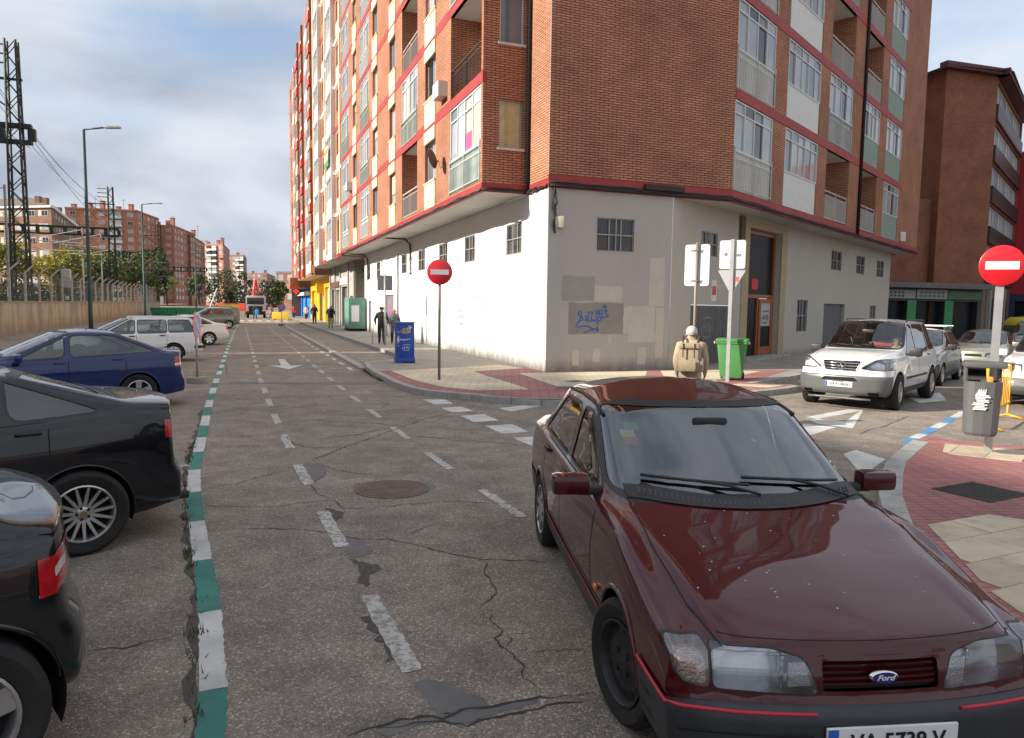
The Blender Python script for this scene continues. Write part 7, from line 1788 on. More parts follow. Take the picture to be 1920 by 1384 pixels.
    def mast(label, x, y, top, beamz, beam, thick=1.0):
        g = thing('lattice_mast', label, 'mast', (x, y, 1.3)); rz = math.atan2(D1.y, D1.x); g.rotation_euler = (0, 0, rz)
        hw = .36; H_ = top - 1.3
        for sx in (-1, 1):
            for sy in (-1, 1): mb = MB(); mb.tube([(sx * hw * 1.25, sy * hw * 1.25, 0), (sx * hw * .8, sy * hw * .8, H_)], .07 * thick, 4); mb.build('mast_leg', MG, g)
        n = int(H_ / .8)
        for k in range(n):
            z0, z1 = H_ * k / n, H_ * (k + 1) / n; r0, r1 = hw * (1.25 - .45 * k / n), hw * (1.25 - .45 * (k + 1) / n); s_ = 1 if k % 2 else -1
            mb = MB()
            for (ax, sg) in ((0, 1), (0, -1), (1, 1), (1, -1)):
                p = [(r0 * s_, r0 * sg, z0), (-r1 * s_, r1 * sg, z1)] if ax == 0 else [(r0 * sg, r0 * s_, z0), (r1 * sg, -r1 * s_, z1)]; mb.tube(p, .03 * thick, 4)
            mb.build('lattice_brace', MG, g)
        # box beam reaching over the tracks (local +y is left of the street)
        bz = beamz - 1.3
        if beam:
            mb = MB(); mb.box(-.25, .25, -.9, beam, bz - .08, bz + .18); mb.box(-.25, .25, -.9, beam, bz - 1.05, bz - .81); mb.build('cross_beam', MG, g)
            nb = int((beam + .9) / 1.5)
            for k in range(nb + 1): yy = -.9 + k * (beam + .9) / nb; mb = MB(); mb.box(-.22, .22, yy - .2, yy + .2, bz - .81, bz - .08); mb.build('beam_post', MG, g)
        zz = top - 1.3 - 2.4; mb = MB(); mb.box(-.1, .1, -.5, 3.2, zz, zz + .12); mb.tube([(0, 2.6, zz), (0, .4, zz - 1.6)], .05, 4); mb.build('arm', MG, g)
        for k in range(3): mb = MB(); mb.tube([(0, .4, zz + 1.0 + k * .55), (0, 1.6, zz + 1.0 + k * .55)], .05, 6); mb.build('insulator', mat('insulator brown', (.08, .05, .04), .3), g)
        return g
    mast('tall dark lattice mast nearest the viewer at the left edge', -31.2, 46, 17.9, 12.7, 14)
    mast('dark lattice mast with long cross beam, second along the railway', -55.2, 100, 17.4, 11.7, 13.5)
    mast('dark lattice mast third along the railway', -70.6, 145, 17.2, 11.4, 16)
    mast('dark lattice mast farthest along the railway', -83.4, 195, 17.0, 10.9, 18)
    for k, (x, y, h, lab) in enumerate(((-63.6, 91.5, 11, 'grey beam support nearest the viewer, left of the second mast'), (-60, 118, 9, 'slim grey lattice support behind the second mast'), (-66, 136, 8, 'slim grey lattice support right of the street lamp'))):
        g = thing('beam_support', lab, 'mast', (x, y, 1.3)); mb = MB(); mb.box(-.25, .25, -.2, .2, 0, h - 1.3); mb.build('post', mat('grey galvanised mast', (.30, .31, .31), .6, .4, var=.15), g)
        for q in range(3): mb = MB(); mb.tube([(0, 0, h - 2.2 - q * 1.1), (3.0, 1.0, h - 2.0 - q * 1.1)], .05, 5); mb.tube([(0, 0, h - 3.2 - q * .9), (3.0, 1.0, h - 2.0 - q * 1.1)], .04, 5); mb.build('bracket', MATS['grey galvanised mast'], g)
    # overhead wires
    wr = thing('overhead_wires', 'thin overhead wires strung along the railway masts', 'wires')
    def span(a, b, sag, r=.02):
        pts = [Vector(a).lerp(Vector(b), t / 12) - Vector((0, 0, sag * 4 * (t / 12) * (1 - t / 12))) for t in range(13)]; mb = MB(); mb.tube(pts, r, 4, cap=False); mb.build('wire', M_CABLE, wr)
    for dx, z0, z1 in ((-2.0, 16.4, 16.0), (-1.4, 15.8, 15.4), (-1.8, 15.2, 14.8), (.9, 12.2, 11.4)):
        for a, b in (((-31.2, 46), (-55.2, 100)), ((-55.2, 100), (-70.6, 145)), ((-70.6, 145), (-83.4, 195)), ((-12, 4), (-31.2, 46))): span((a[0] + dx, a[1], z0), (b[0] + dx, b[1], z1), 1.1)
    for t in (-18.5, -22.5): span(st(25, t, 8.3), st(210, t, 8.3), .2, .015); span(st(25, t, 9.6), st(210, t, 9.6), .5, .015)
    M_CANT = mat('pale cantilever tube', (.55, .55, .53), .5)
    for k, (s_, t_) in enumerate(((58, -17), (64, -16), (98, -17), (104, -16), (128, -17), (150, -17))):
        g = thing('wire_cantilever', ('pale cantilever arm carrying the overhead wire, number %s from the viewer' % ('one', 'two', 'three', 'four', 'five', 'six')[k]), 'cantilever', st(s_, t_, 0))
        mb = MB(); a = Vector((0, 0, 8.6)); mb.tube([a, a - E1 * 4.5 + Vector((0, 0, .2))], .05, 5); mb.tube([a + Vector((0, 0, 1.6)), a - E1 * 5.2 + Vector((0, 0, .3))], .05, 5); mb.tube([a + Vector((0, 0, -.9)), a - E1 * 3.8 + Vector((0, 0, -.9))], .05, 5); mb.build('arm', M_CANT, g)
        mb = MB(); mb.tube([(0, 0, 1.3), (0, 0, 10.4)], .10, 6); mb.build('pole', MATS['grey galvanised mast'], g)
    # street lamps
    ML_ = mat('green lamp post', (.02, .06, .055), .5, .2)
    for k, (x, y, h, arm, lab) in enumerate(((-23.4, 40, 11.3, 1.9, 'tall green street lamp with arm to the right, nearest one'), (-37.7, 74, 11.8, 2.0, 'green street lamp second from the viewer'), (-50.4, 115, 11.5, 2.0, 'green street lamp farthest from the viewer'))):
        g = thing('street_lamp', lab, 'street lamp', (x, y, 0), 0, 'street lamps along the parking strip')
        mb = MB(); mb.tube([(0, 0, 0), (0, 0, 1.2), (0, 0, h - .1)], [.13, .11, .065], 10); mb.build('pole', ML_, g, smooth=True); mb = MB(); mb.tube([(0, 0, h - .1), (arm * .62, 0, h + .02)], .045, 8); mb.build('arm', ML_, g, smooth=True)
        rbox('lamp_head', (arm * .62 + .38, 0, h + .03), (.85, .28, .12), mat('grey lamp head', (.35, .35, .33), .5), g, .04)
    # signal box
    g = thing('railway_signal', 'grey railway signal head on a short black and white post above the wall', 'signal', (-37.0, 60, 1.3)); rbox('signal_head', (0, 0, 2.45), (.75, .3, 1.55), mat('grey signal casing', (.45, .46, .47), .6), g, .1); mb = MB(); mb.tube([(0, 0, 0), (0, 0, 1.7)], .12, 8); mb.build('post', M_RAILB, g); mb = MB(); mb.tube([(0, 0, .7), (0, 0, 1.0)], .13, 8); mb.build('post_band', M_PANELW, g)
    # trees
    def tree(label, x, y, z, h, rw, rh, cols, n, seed, leaf=.42):
        g = thing('tree', label, 'tree', (x, y, z)); rg = random.Random(seed); cz = h - rh
        tk = MB(); tk.tube([(0, 0, 0), (rg.uniform(-.1, .1), 0, cz * .5), (0, 0, cz)], [.28, .2, .13], 7)
        for k in range(7):
            a = rg.uniform(0, 6.28); e = Vector((math.cos(a) * rw * .6, math.sin(a) * rw * .6, cz + rg.uniform(-.2, .6) * rh)); tk.tube([(0, 0, cz * rg.uniform(.5, .95)), e * .5 + Vector((0, 0, cz * .45)), e], [.12, .07, .03], 5)
        tk.build('trunk', mat('bark', (.07, .05, .035), .95), g)
        cl = []
        for k in range(26):
            while True:
                p = Vector((rg.uniform(-1, 1), rg.uniform(-1, 1), rg.uniform(-1, 1)))
                if .25 < p.length < 1: break
            cl.append((Vector((p.x * rw, p.y * rw, cz + p.z * rh)), rg.uniform(.18, .38) * rw, rg.randrange(len(cols))))
        mb = MB()
        for k in range(n):
            c, r__, ci = cl[rg.randrange(len(cl))]; d = Vector((rg.gauss(0, 1), rg.gauss(0, 1), rg.gauss(0, .8))); d = d.normalized() * r__ * rg.uniform(.55, 1.1); p = c + d
            u = Vector((rg.uniform(-1, 1), rg.uniform(-1, 1), rg.uniform(-1, 1))).normalized(); v = u.orthogonal().normalized(); s_ = leaf * rg.uniform(.5, 1.2)
            mb.cur = ci if rg.random() < .8 else rg.randrange(len(cols)); mb.add([p - u * s_ * .5, p + v * s_ * .35, p + u * s_ * .5, p - v * s_ * .35], [(0, 1, 2, 3)])
        mb.build('crown', cols, g, uv=False)
    LV = {k: mat('leaf ' + k, c, .8) for k, c in dict(yg=(.30, .30, .045), g=(.10, .135, .035), dg=(.04, .065, .025), y=(.42, .35, .04), o=(.12, .085, .03), r=(.075, .04, .03)).items()}
    YG = [LV['yg'], LV['g'], LV['y']]; GG = [LV['g'], LV['dg'], LV['g']]
    tree('yellow green tree at the left edge behind the nearest mast', -63, 88, 1.3, 8.2, 4.0, 3.3, [LV['g'], LV['yg'], LV['dg']], 3000, 1)
    tree('bright yellow green tree right of the nearest mast', -60.5, 96, 1.3, 7.5, 3.6, 3.0, YG, 2600, 2)
    tree('tall yellowish tree behind the street lamp', -66, 112, 1.3, 8.6, 4.2, 3.4, [LV['yg'], LV['g'], LV['g']], 3400, 3)
    tree('green tree left of the second mast', -57.5, 102, 1.3, 7.6, 3.4, 3.0, GG, 2400, 4)
    tree('broad dark green tree behind the second mast', -62, 118, 1.3, 8.4, 4.8, 3.4, GG, 3600, 5)
    tree('pointed dark conifer right of the second mast', -61, 124, 1.3, 10.2, 2.6, 4.2, [LV['dg'], LV['g']], 2600, 6)
    tree('small yellow tree at the foot of the third mast', -68, 142, 1.3, 6.5, 2.2, 2.2, YG, 1300, 7)
    tree('small dark tree beyond the third mast', -66, 152, 1.3, 6.3, 2.6, 2.3, GG, 1500, 8)
    tree('round dark tree left of the crane truck', -47, 120, 0, 7.0, 3.9, 2.9, [LV['dg'], LV['g'], LV['o']], 3400, 9, .35)
    tree('reddish brown tree right of the crane truck', -50, 150, 0, 6.4, 3.2, 2.5, [LV['r'], LV['o'], LV['dg']], 2200, 10)
    tree('slim green tree beside the pharmacy sign', -33.5, 104, 0, 5.0, 1.3, 1.6, GG, 900, 11)
    tree('green tree left of the bright yellow one', -61.5, 80, 1.3, 8.0, 3.4, 3.2, GG, 2400, 12)
    hd = MB(); rg = random.Random(8)
    for k in range(9000):
        s_ = rg.uniform(35, 190); p = st(s_, -30 + rg.uniform(-2, 2), 1.3 + rg.uniform(0, 3.2) * (.7 + .3 * math.sin(s_ * .4))); u = Vector((rg.uniform(-1, 1), rg.uniform(-1, 1), rg.uniform(-1, 1))).normalized(); v = u.orthogonal().normalized(); z = rg.uniform(.3, .7); hd.add([p - u * z * .5, p + v * z * .35, p + u * z * .5, p - v * z * .35], [(0, 1, 2, 3)]); 
    h_ = hd.build('hedge', LV['dg'], None, uv=False); tag(h_, 'low dark scrub along the far side of the railway', 'scrub', kind='stuff')
# ------------------------------------------------------------------ street furniture
M_POST = mat('galvanised post', (.42, .43, .43), .5, .5, var=.15, vscale=4); M_POSTB = mat('brownish galvanised post', (.28, .25, .20), .6, .3, var=.2)
M_SRED = mat('sign red', (.62, .008, .018), .4, coat=.4); M_SWHITE = mat('sign white', (.80, .79, .78), .4, coat=.3); M_SBACK = mat('sign back aluminium', (.62, .64, .66), .5, .3, var=.06)
M_SGREY = mat('dull grey sign back', (.20, .21, .22), .6, .2)
def facing(dx, dy): return math.atan2(dx, -dy)          # rotation that turns local -y to this direction
def no_entry(label, x, y, zb, zc, r, rot, square):
    g = thing('no_entry_sign', label, 'road sign', (x, y, zb), rot)
    mb = MB()
    if square: mb.box(-.045, .045, .02, .07, 0, zc - zb + .2)
    else: mb.tube([(0, .045, 0), (0, .045, zc - zb + .1)], .035, 10)
    mb.build('post', M_POST if square else mat('weathered grey post', (.21, .20, .19), .7, .2, var=.2), g, smooth=None if square else True)
    d = MB(); d.lathe([(.001, -.012), (r - .012, -.012), (r, -.004), (r, .012), (.001, .012)], 40, 'Y', (0, 0, zc - zb)); d.build('disc', M_SRED, g, smooth=35)
    b = MB(); b.box(-r * .72, r * .72, -.0155, -.0125, zc - zb - r * .20, zc - zb + r * .20); b.build('bar', M_SWHITE if square else mat('shaded sign white', (.55, .54, .56), .5), g)  # round-post sign: its shade is put into a greyer bar colour
    return g
def rrect(w, h, r, n=4): return round_poly([(-w / 2, -h / 2), (w / 2, -h / 2), (w / 2, h / 2), (-w / 2, h / 2)], r, n)
def panel_mesh(P, y0, y1):
    mb = MB(); mb.prism([(a, b) for a, b in P], 0, y1 - y0); mb.v = [(x, y0 + z, y) for x, y, z in mb.v]; return mb
def build_furniture():
    no_entry('no entry sign on a round grey post on the corner paving, left one', -1.81, 17.83, .13, 2.80, .31, facing(.10, -1), False)
    no_entry('bright no entry sign on a square post above the grey litter bin', 6.44, 9.58, .12, 2.62, .265, facing(-.40, -1), True)
    # backs of two signs by the entrance
    g = thing('sign_post', 'back of a tall blank white sign on a brown post behind the walking man', 'road sign', (4.72, 18.73, .13), facing(-.55, -1))
    mb = MB(); mb.tube([(0, 0, 0), (0, 0, 3.55)], .036, 10); mb.build('post', M_POSTB, g, smooth=True)
    panel_mesh(rrect(.64, 1.06, .07), .045, .06).build('sign_panel', M_SBACK, g, bevel=0); g.children[-1].location = (0, 0, 2.98)
    for z in (2.58, 3.36): mb = MB(); mb.box(-.16, .16, .036, .045, z - .02, z + .02); mb.tube([(-.06, .03, z), (-.06, -.04, z), (.06, -.04, z), (.06, .03, z)], .012, 5); mb.build('clamp', M_POSTB, g)
    g = thing('sign_post', 'white square sign back above an inverted triangle on a pale post before the green bin', 'road sign', (5.53, 18.40, .13), facing(-.5, -1))
    mb = MB(); mb.box(-.045, .045, -.025, .025, 0, 3.62); mb.build('post', M_POST, g)
    panel_mesh(rrect(.64, .72, .06), .028, .042).build('sign_panel', M_SBACK, g); g.children[-1].location = (0, 0, 3.24)
    panel_mesh(round_poly([(-.35, .30), (.35, .30), (.0, -.32)][::-1], .05, 4), .028, .042).build('triangle_panel', mat('triangle sign back', (.40, .41, .42), .6, .2), g); g.children[-1].location = (0, 0, 2.55)
    for (x, z, w, h, m) in ((-.16, 3.25, .07, .08, M_SGREY), (.16, 3.22, .11, .06, M_SGREY), (.14, 2.62, .09, .12, mat('round red sticker', (.6, .12, .10), .6))): mb = MB(); mb.box(x - w / 2, x + w / 2, .024, .0275, z - h / 2, z + h / 2); mb.build('sticker', m, g)
    g = thing('sign_post', 'dull grey square sign back on a thin post beside the elderly couple', 'road sign', (-5.85, 33.04, .13), facing(.2, -1))
    mb = MB(); mb.tube([(0, 0, 0), (0, 0, 3.2)], .045, 10); mb.build('post', M_POST, g, smooth=True)
    panel_mesh(rrect(.68, .68, .05), .05, .065).build('sign_panel', M_SGREY, g); g.children[-1].location = (0, 0, 2.83)
    # portable no parking sign
    g = thing('no_parking_sign', 'portable round no parking sign on a concrete foot beside the green line', 'road sign', (-7.75, 17.64, 0), facing(.98, .12))
    mb = MB(); mb.lathe([(.001, 0), (.24, 0), (.25, .03), (.24, .14), (.22, .155), (.001, .155)], 28); mb.build('concrete_foot', M_CONC, g, smooth=35)
    mb = MB(); mb.tube([(0, 0, .15), (0, 0, 1.75)], .026, 8); mb.build('post', M_POST, g, smooth=True)
    for x in (-.08, .08): mb = MB(); mb.tube([(x, -.06, .15), (x, -.06, .28), (x, .06, .28), (x, .06, .15)], .008, 5); mb.build('lifting_loop', M_POSTB, g)
    mb = MB(); mb.lathe([(.001, -.035), (.315, -.035), (.315, -.015), (.001, -.015)], 36, 'Y', (0, 0, 1.42)); mb.build('disc', M_SRED, g)
    mb = MB(); mb.lathe([(.001, -.0375), (.26, -.0375)], 32, 'Y', (0, 0, 1.42)); mb.build('blue_field', mat('sign blue', (.16, .25, .5), .5), g)
    mb = MB(); mb.cbox((0, -.0385, 1.42), (.56, .002, .06), Matrix.Rotation(R(45), 3, 'Y')); mb.build('slash', M_SRED, g)
    g = thing('no_parking_sign', 'small portable no parking sign far along the right kerb', 'road sign', (-20.0, 62.5, 0), facing(.35, -1))
    mb = MB(); mb.lathe([(.001, 0), (.3, 0), (.28, .14), (.001, .15)], 16); mb.build('foot', mat('brown rubber foot', (.12, .07, .05), .8), g); mb = MB(); mb.tube([(0, 0, .1), (0, 0, 1.6)], .03, 6); mb.build('post', M_POST, g); mb = MB(); mb.lathe([(.001, -.035), (.32, -.035), (.32, -.0), (.001, -.0)], 20, 'Y', (0, 0, 1.6)); mb.build('disc', M_SRED, g); mb = MB(); mb.lathe([(.001, -.04), (.25, -.04)], 20, 'Y', (0, 0, 1.6)); mb.build('blue_field', MATS['sign blue'], g)
    # litter bin on the square post
    g = thing('litter_bin', 'dark grey ribbed litter bin hung on the right hand sign post', 'litter bin', (6.18, 9.40, .12), R(-25)); MBN = mat('dark grey bin plastic', (.10, .105, .105), .5, var=.12, vscale=5)
    prof = []; b = MB(); n = 28
    def ring(z, k):
        P = []
        for i in range(n):
            a = 2 * math.pi * i / n; c, s_ = math.cos(a), math.sin(a); e = 2.6
            x = .215 * k * math.copysign(abs(c) ** (2 / e), c); y = .175 * k * math.copysign(abs(s_) ** (2 / e), s_); rib = (1.0 if i % 2 else .975)
            P.append((x * rib, y * rib, z))
        return P
    rs = [ring(.27, .80), ring(.31, .90), ring(.5, .93), ring(.98, 1.0), ring(.985, .93), ring(.40, .86)]; b.v = [p for r_ in rs for p in r_]
    for j in range(len(rs) - 1):
        for i in range(n): b.f.append((j * n + i, j * n + (i + 1) % n, (j + 1) * n + (i + 1) % n, (j + 1) * n + i)); b.mi.append(0)
    b.f.append(tuple(reversed(range(n)))); b.mi.append(0); b.f.append(tuple(5 * n + i for i in range(n))); b.mi.append(0); b.build('bin_body', MBN, g)
    rbox('lid', (0, 0, 1.20), (.47, .38, .075), MBN, g, .03)
    for sx in (-.19, .19): rbox('lid_support', (sx, .10, 1.08), (.03, .18, .22), MBN, g, .008)
    rbox('rubbish', (.07, -.05, 1.01), (.07, .05, .08), mat('orange wrapper', (.7, .32, .05), .6), g, .02); 
    mb = MB(); rg = random.Random(3)
    for k in range(11): x0 = -.10 + rg.uniform(-.03, .02); z = .62 + k * .02; mb.box(x0, x0 + rg.uniform(.10, .18), -.186, -.178, z, z + .014)
    for k in range(4): x0 = -.09 + k * .025; mb.add([(x0, -.184, .80), (x0 + .03, -.184, .82), (x0 + .035, -.184, .90), (x0 + .015, -.184, .87)], [(0, 1, 2, 3)])
    tag(mb.build('spray_scrawl', M_TAGW, g), kind='stuff')
    # orange barrier
    g = thing('crowd_barrier', 'orange yellow metal crowd barrier standing behind the litter bin', 'barrier', (8.75, 12.85, 0), math.atan2(2.1, 2.0)); MO = mat('orange barrier paint', (.72, .36, .03), .5, var=.1)
    mb = MB(); mb.tube([(-1.1, 0, .30), (1.1, 0, .30), (1.1, 0, 1.05), (-1.1, 0, 1.05)], .022, 8, closed=True); mb.build('frame', MO, g, smooth=True)
    for k in range(14): mb = MB(); x = -1.0 + k * .154; mb.tube([(x, 0, .30), (x, 0, 1.05)], .009, 5); mb.build('bar', MO, g)
    for x in (-.95, .95): mb = MB(); mb.tube([(x, 0, .35), (x, 0, .08), (x, .25, .02)], .022, 7); mb.tube([(x, 0, .08), (x, -.25, .02)], .022, 7); mb.build('foot', MO, g, smooth=True)
    # green wheelie bin
    g = thing('wheelie_bin', 'green wheelie bin with hinged lid behind the pale sign post', 'bin', (5.80, 18.95, .13), R(-22)); MGB = mat('green bin plastic', (.075, .25, .075), .5, var=.08, vscale=2)
    b = MB(); b.add([(-.27, -.28, .08), (.27, -.28, .08), (.27, .22, .08), (-.27, .22, .08), (-.36, -.37, .98), (.36, -.37, .98), (.36, .34, .98), (-.36, .34, .98)], [(0, 3, 2, 1), (4, 5, 6, 7), (0, 1, 5, 4), (1, 2, 6, 5), (2, 3, 7, 6), (3, 0, 4, 7)]); b.build('bin_body', MGB, g, bevel=.03, smooth=40)
    rbox('lid', (0, 0, 1.05), (.80, .80, .09), MGB, g, .03); rbox('rim', (0, 0, .985), (.78, .78, .045), MGB, g, .012)
    for x in (-.42, .42): mb = MB(); mb.tube([(x, -.25, .99), (x * 1.08, -.25, .99)], .035, 8); mb.build('trunnion', M_PANELW, g)
    mb = MB(); mb.tube([(-.3, .40, .99), (.3, .40, .99)], .02, 8); mb.build('handle', MGB, g)
    for x in (-.27, .27): mb = MB(); mb.lathe([(.001, -.03), (.09, -.03), (.1, -.01), (.1, .01), (.09, .03), (.001, .03)], 16, 'X', (x, .26, .10)); mb.build('wheel', M_TYRE, g)
    # blue cabinet
    g = thing('utility_cabinet', 'blue scrawled utility cabinet standing by the kerb before the white wall', 'cabinet', (-3.47, 23.15, 0), R(17)); MBC = mat('blue cabinet paint', (.012, .065, .36), .45, var=.12, vscale=3, dirt=((.02, .025, .05), .5, 6))
    rbox('cabinet_body', (0, 0, .86), (.56, .48, 1.10), MBC, g, .012); rbox('plinth', (0, 0, .15), (.60, .52, .32), MBC, g, .012); rbox('cabinet_top', (0, 0, 1.42), (.62, .54, .04), mat('pale blue edge', (.10, .17, .42), .5), g, .01)
    FCAB = Facade((g.location.x, g.location.y), (math.cos(R(17)), math.sin(R(17))), (math.sin(R(17)), -math.cos(R(17))))
    for (stv, m, a0, z0, sx, sz, w) in ((TAG3, mat('yellow sticker', (.65, .42, .05), .6), -.18, 1.1, .38, .14, .028), (TAG3, M_TAGW, -.13, .55, .30, .20, .012), (TAG2, M_TAGW, .05, 1.22, .16, .10, .012), (TAG3, M_TAGW, -.27, .7, .07, .5, .010), (TAG1, M_TAGW, -.2, .85, .36, .06, .008)):
        n0 = len(g.children); scribble(FCAB, stv, 'scrawl', m, g, a0, z0, sx, sz, w, .243)
        for c in list(g.children)[n0:]: c.matrix_parent_inverse = (Matrix.Translation(g.location) @ Matrix.Rotation(R(17), 4, 'Z')).inverted()
    mb = MB(); mb.box(-.1, .28, -.2628, -.2618, .0, .18); mb.build('dark_mark', mat('matt near black', (.012, .012, .014), .9), g)  # near-black rectangle low on the front of the plinth
    # green site cabin by the portal
    g = thing('green_cabin', 'tall green metal cabin with a white poster standing against the portal', 'cabin', (-10.95, 50.1, .13), math.atan2(D1.y, D1.x) + math.pi); MGC = mat('faded green metal', (.12, .27, .20), .6, var=.18, vscale=2)
    rbox('cabin_body', (0, .0, 1.22), (2.1, 1.15, 2.1), MGC, g, .03); rbox('skid', (0, 0, .1), (2.15, 1.2, .14), M_DARK, g, .02)
    q = MB(); q.box(1.051, 1.06, -.40, .12, .65, 1.75); q.build('poster', M_SWHITE, g); q = MB(); q.box(1.051, 1.06, -.50, .3, .65, 1.75)
    # skips, barriers, bottle bank, bins along the left
    for k, (x, y, lab) in enumerate(((-45.8, 95, 'open green skip left of its neighbour behind the parked cars'), (-42.6, 95.5, 'open green skip right of its neighbour behind the parked cars'))):
        g = thing('skip', lab, 'skip', (x, y, 0), R(10)); g.scale = (.62, .62, .62); MSK = mat('green skip paint', (.015, .20, .085), .5, var=.12); b = MB()
        b.add([(-2.2, -.85, .1), (2.2, -.85, .1), (2.2, .85, .1), (-2.2, .85, .1), (-2.7, -.95, 1.75), (2.7, -.95, 1.75), (2.7, .95, 1.75), (-2.7, .95, 1.75)], [(0, 3, 2, 1), (0, 1, 5, 4), (1, 2, 6, 5), (2, 3, 7, 6), (3, 0, 4, 7)]); b.build('tub', MSK, g)
        for i in range(6): rbox('rib', (-2.1 + i * .84, -.93, .95), (.1, .1, 1.6), MSK, g, .01)
        rbox('rim', (0, -.96, 1.76), (5.4, .12, .12), MSK, g, .01)
    for k in range(3):
        g = thing('water_barrier', ('red plastic road barrier, left of three', 'red plastic road barrier, middle of three', 'red plastic road barrier, right of three')[k], 'barrier', (-34.6 + k * 1.15, 86, 0), 0, 'red plastic barriers before the dark tree'); MR = mat('red barrier plastic', (.62, .035, .02), .5); b = MB()
        b.add([(-.75, -.3, 0), (.75, -.3, 0), (.75, .3, 0), (-.75, .3, 0), (-.75, -.1, 1.0), (.75, -.1, 1.0), (.75, .1, 1.0), (-.75, .1, 1.0), (-.75, -.28, .35), (.75, -.28, .35), (.75, .28, .35), (-.75, .28, .35)], [(0, 1, 9, 8), (8, 9, 5, 4), (2, 3, 11, 10), (10, 11, 7, 6), (4, 5, 6, 7), (1, 2, 10, 9), (9, 10, 6, 5), (3, 0, 8, 11), (11, 8, 4, 7)]); b.build('barrier_body', MR, g)
        g.location.z = 1.0; g.scale = (.6, .6, .8); mb = MB(); mb.box(-.7, .7, -.25, .25, -1.0, 0); mb.build('pallet', M_CONC, g)
    g = thing('bottle_bank', 'grey dome bottle bank with yellow rim beside the grey green hatchback', 'recycling bin', (-25.9, 66, 0), R(20)); mb = MB(); mb.lathe([(.85, .1), (.88, .3), (.88, 1.15), (.80, 1.5), (.55, 1.75), (.001, 1.85)], 24); mb.build('dome', mat('grey recycling plastic', (.22, .24, .25), .6, var=.1), g, smooth=35); mb = MB(); mb.lathe([(.84, 1.45), (.86, 1.55), (.70, 1.72)], 24); mb.build('yellow_rim', mat('yellow recycling plastic', (.62, .46, .02), .5), g, smooth=True); rbox('panel', (.2, -.86, .75), (.5, .1, 1.0), mat('grey recycling panel', (.30, .33, .34), .6), g, .02); mb = MB(); mb.lathe([(.85, 0), (.85, .1), (.001, .1)], 24); mb.build('base', M_DARK, g)
    g = thing('bottle_bank', 'dark bottle bank with yellow rim in the right hand street', 'recycling bin', (26.6, 37.6, 0)); mb = MB(); mb.lathe([(.85, 0), (.88, 1.15), (.80, 1.5), (.55, 1.75), (.001, 1.85)], 24); mb.build('dome', mat('dark green recycling plastic', (.04, .06, .04), .6), g, smooth=35); mb = MB(); mb.lathe([(.86, 1.35), (.89, 1.5), (.60, 1.78)], 24); mb.build('yellow_rim', MATS['yellow recycling plastic'], g, smooth=True)
    g = thing('yellow_barrier', 'yellow works barrier by the far crossing', 'barrier', (-25.9, 80.5, 0)); MY = mat('yellow works paint', (.75, .52, .05), .5)
    rbox('panel', (0, 0, .55), (1.9, .06, .8), MY, g, .02)
    for x in (-.8, .8): rbox('leg', (x, 0, .1), (.08, .5, .2), MY, g, .01)
    # lorry with crane
    g = thing('crane_lorry', 'white crane lorry with black grille and folded red crane waiting at the far crossing', 'lorry', (-32.4, 91, 0), facing(.30, -1)); MW = mat('lorry white', (.62, .63, .64), .4); MK = mat('lorry black', (.012, .012, .014), .45)
    rbox('cab', (0, .9, 1.75), (2.3, 1.9, 2.1), MW, g, .10); rbox('grille', (0, -.07, 1.12), (1.7, .08, .8), MK, g, .04); rbox('windscreen', (0, -.06, 2.15), (2.05, .06, .85), MATS['dark window pane'], g, .04); rbox('bumper', (0, -.1, .62), (2.35, .3, .4), MK, g, .05)
    for x in (-1.35, 1.35): rbox('mirror', (x, .1, 2.2), (.2, .15, .6), MK, g, .03)
    for x in (-.95, .95): rbox('headlight', (x, -.12, .95), (.35, .1, .2), mat('warm lamp', (.8, .5, .15), .3), g, .02); mb = MB(); mb.lathe([(.001, -.15), (.45, -.15), (.5, -.1), (.5, .1), (.45, .15), (.001, .15)], 20, 'X', (x * 1.05, .9, .5)); mb.build('wheel', M_TYRE, g, smooth=35)
    rbox('load_bed', (0, 4.6, 1.2), (2.4, 5.2, .5), MK, g, .03); MRC = mat('red crane', (.65, .03, .05), .4)
    for (a, b_, w) in (((-.3, 2.2, 1.2), (-.3, 2.2, 3.6), .3), ((-.3, 2.2, 3.6), (-.15, 2.3, 4.9), .28), ((-.05, 2.35, 4.9), (.25, 2.35, 3.0), .2)): mb = MB(); mb.tube([a, b_], w * .6, 4); mb.build('crane_arm', MRC, g)
    for x in (-.95, .95): rbox('beacon', (x, .9, 2.87), (.2, .2, .14), M_AMBER, g, .03)
    # sloping pole by the barriers
    g = thing('barrier_pole', 'pale raised barrier pole leaning right before the dark tree', 'pole', (-33.8, 80, 0)); mb = MB(); mb.tube([(0, 0, 0), (.2, 0, 1.2), (1.1, 0, 3.5)], .07, 8); mb.build('pole', M_PANELW, g, smooth=True); rbox('pedestal', (0, 0, .5), (.5, .5, 1.0), M_ALUG, g, .03)
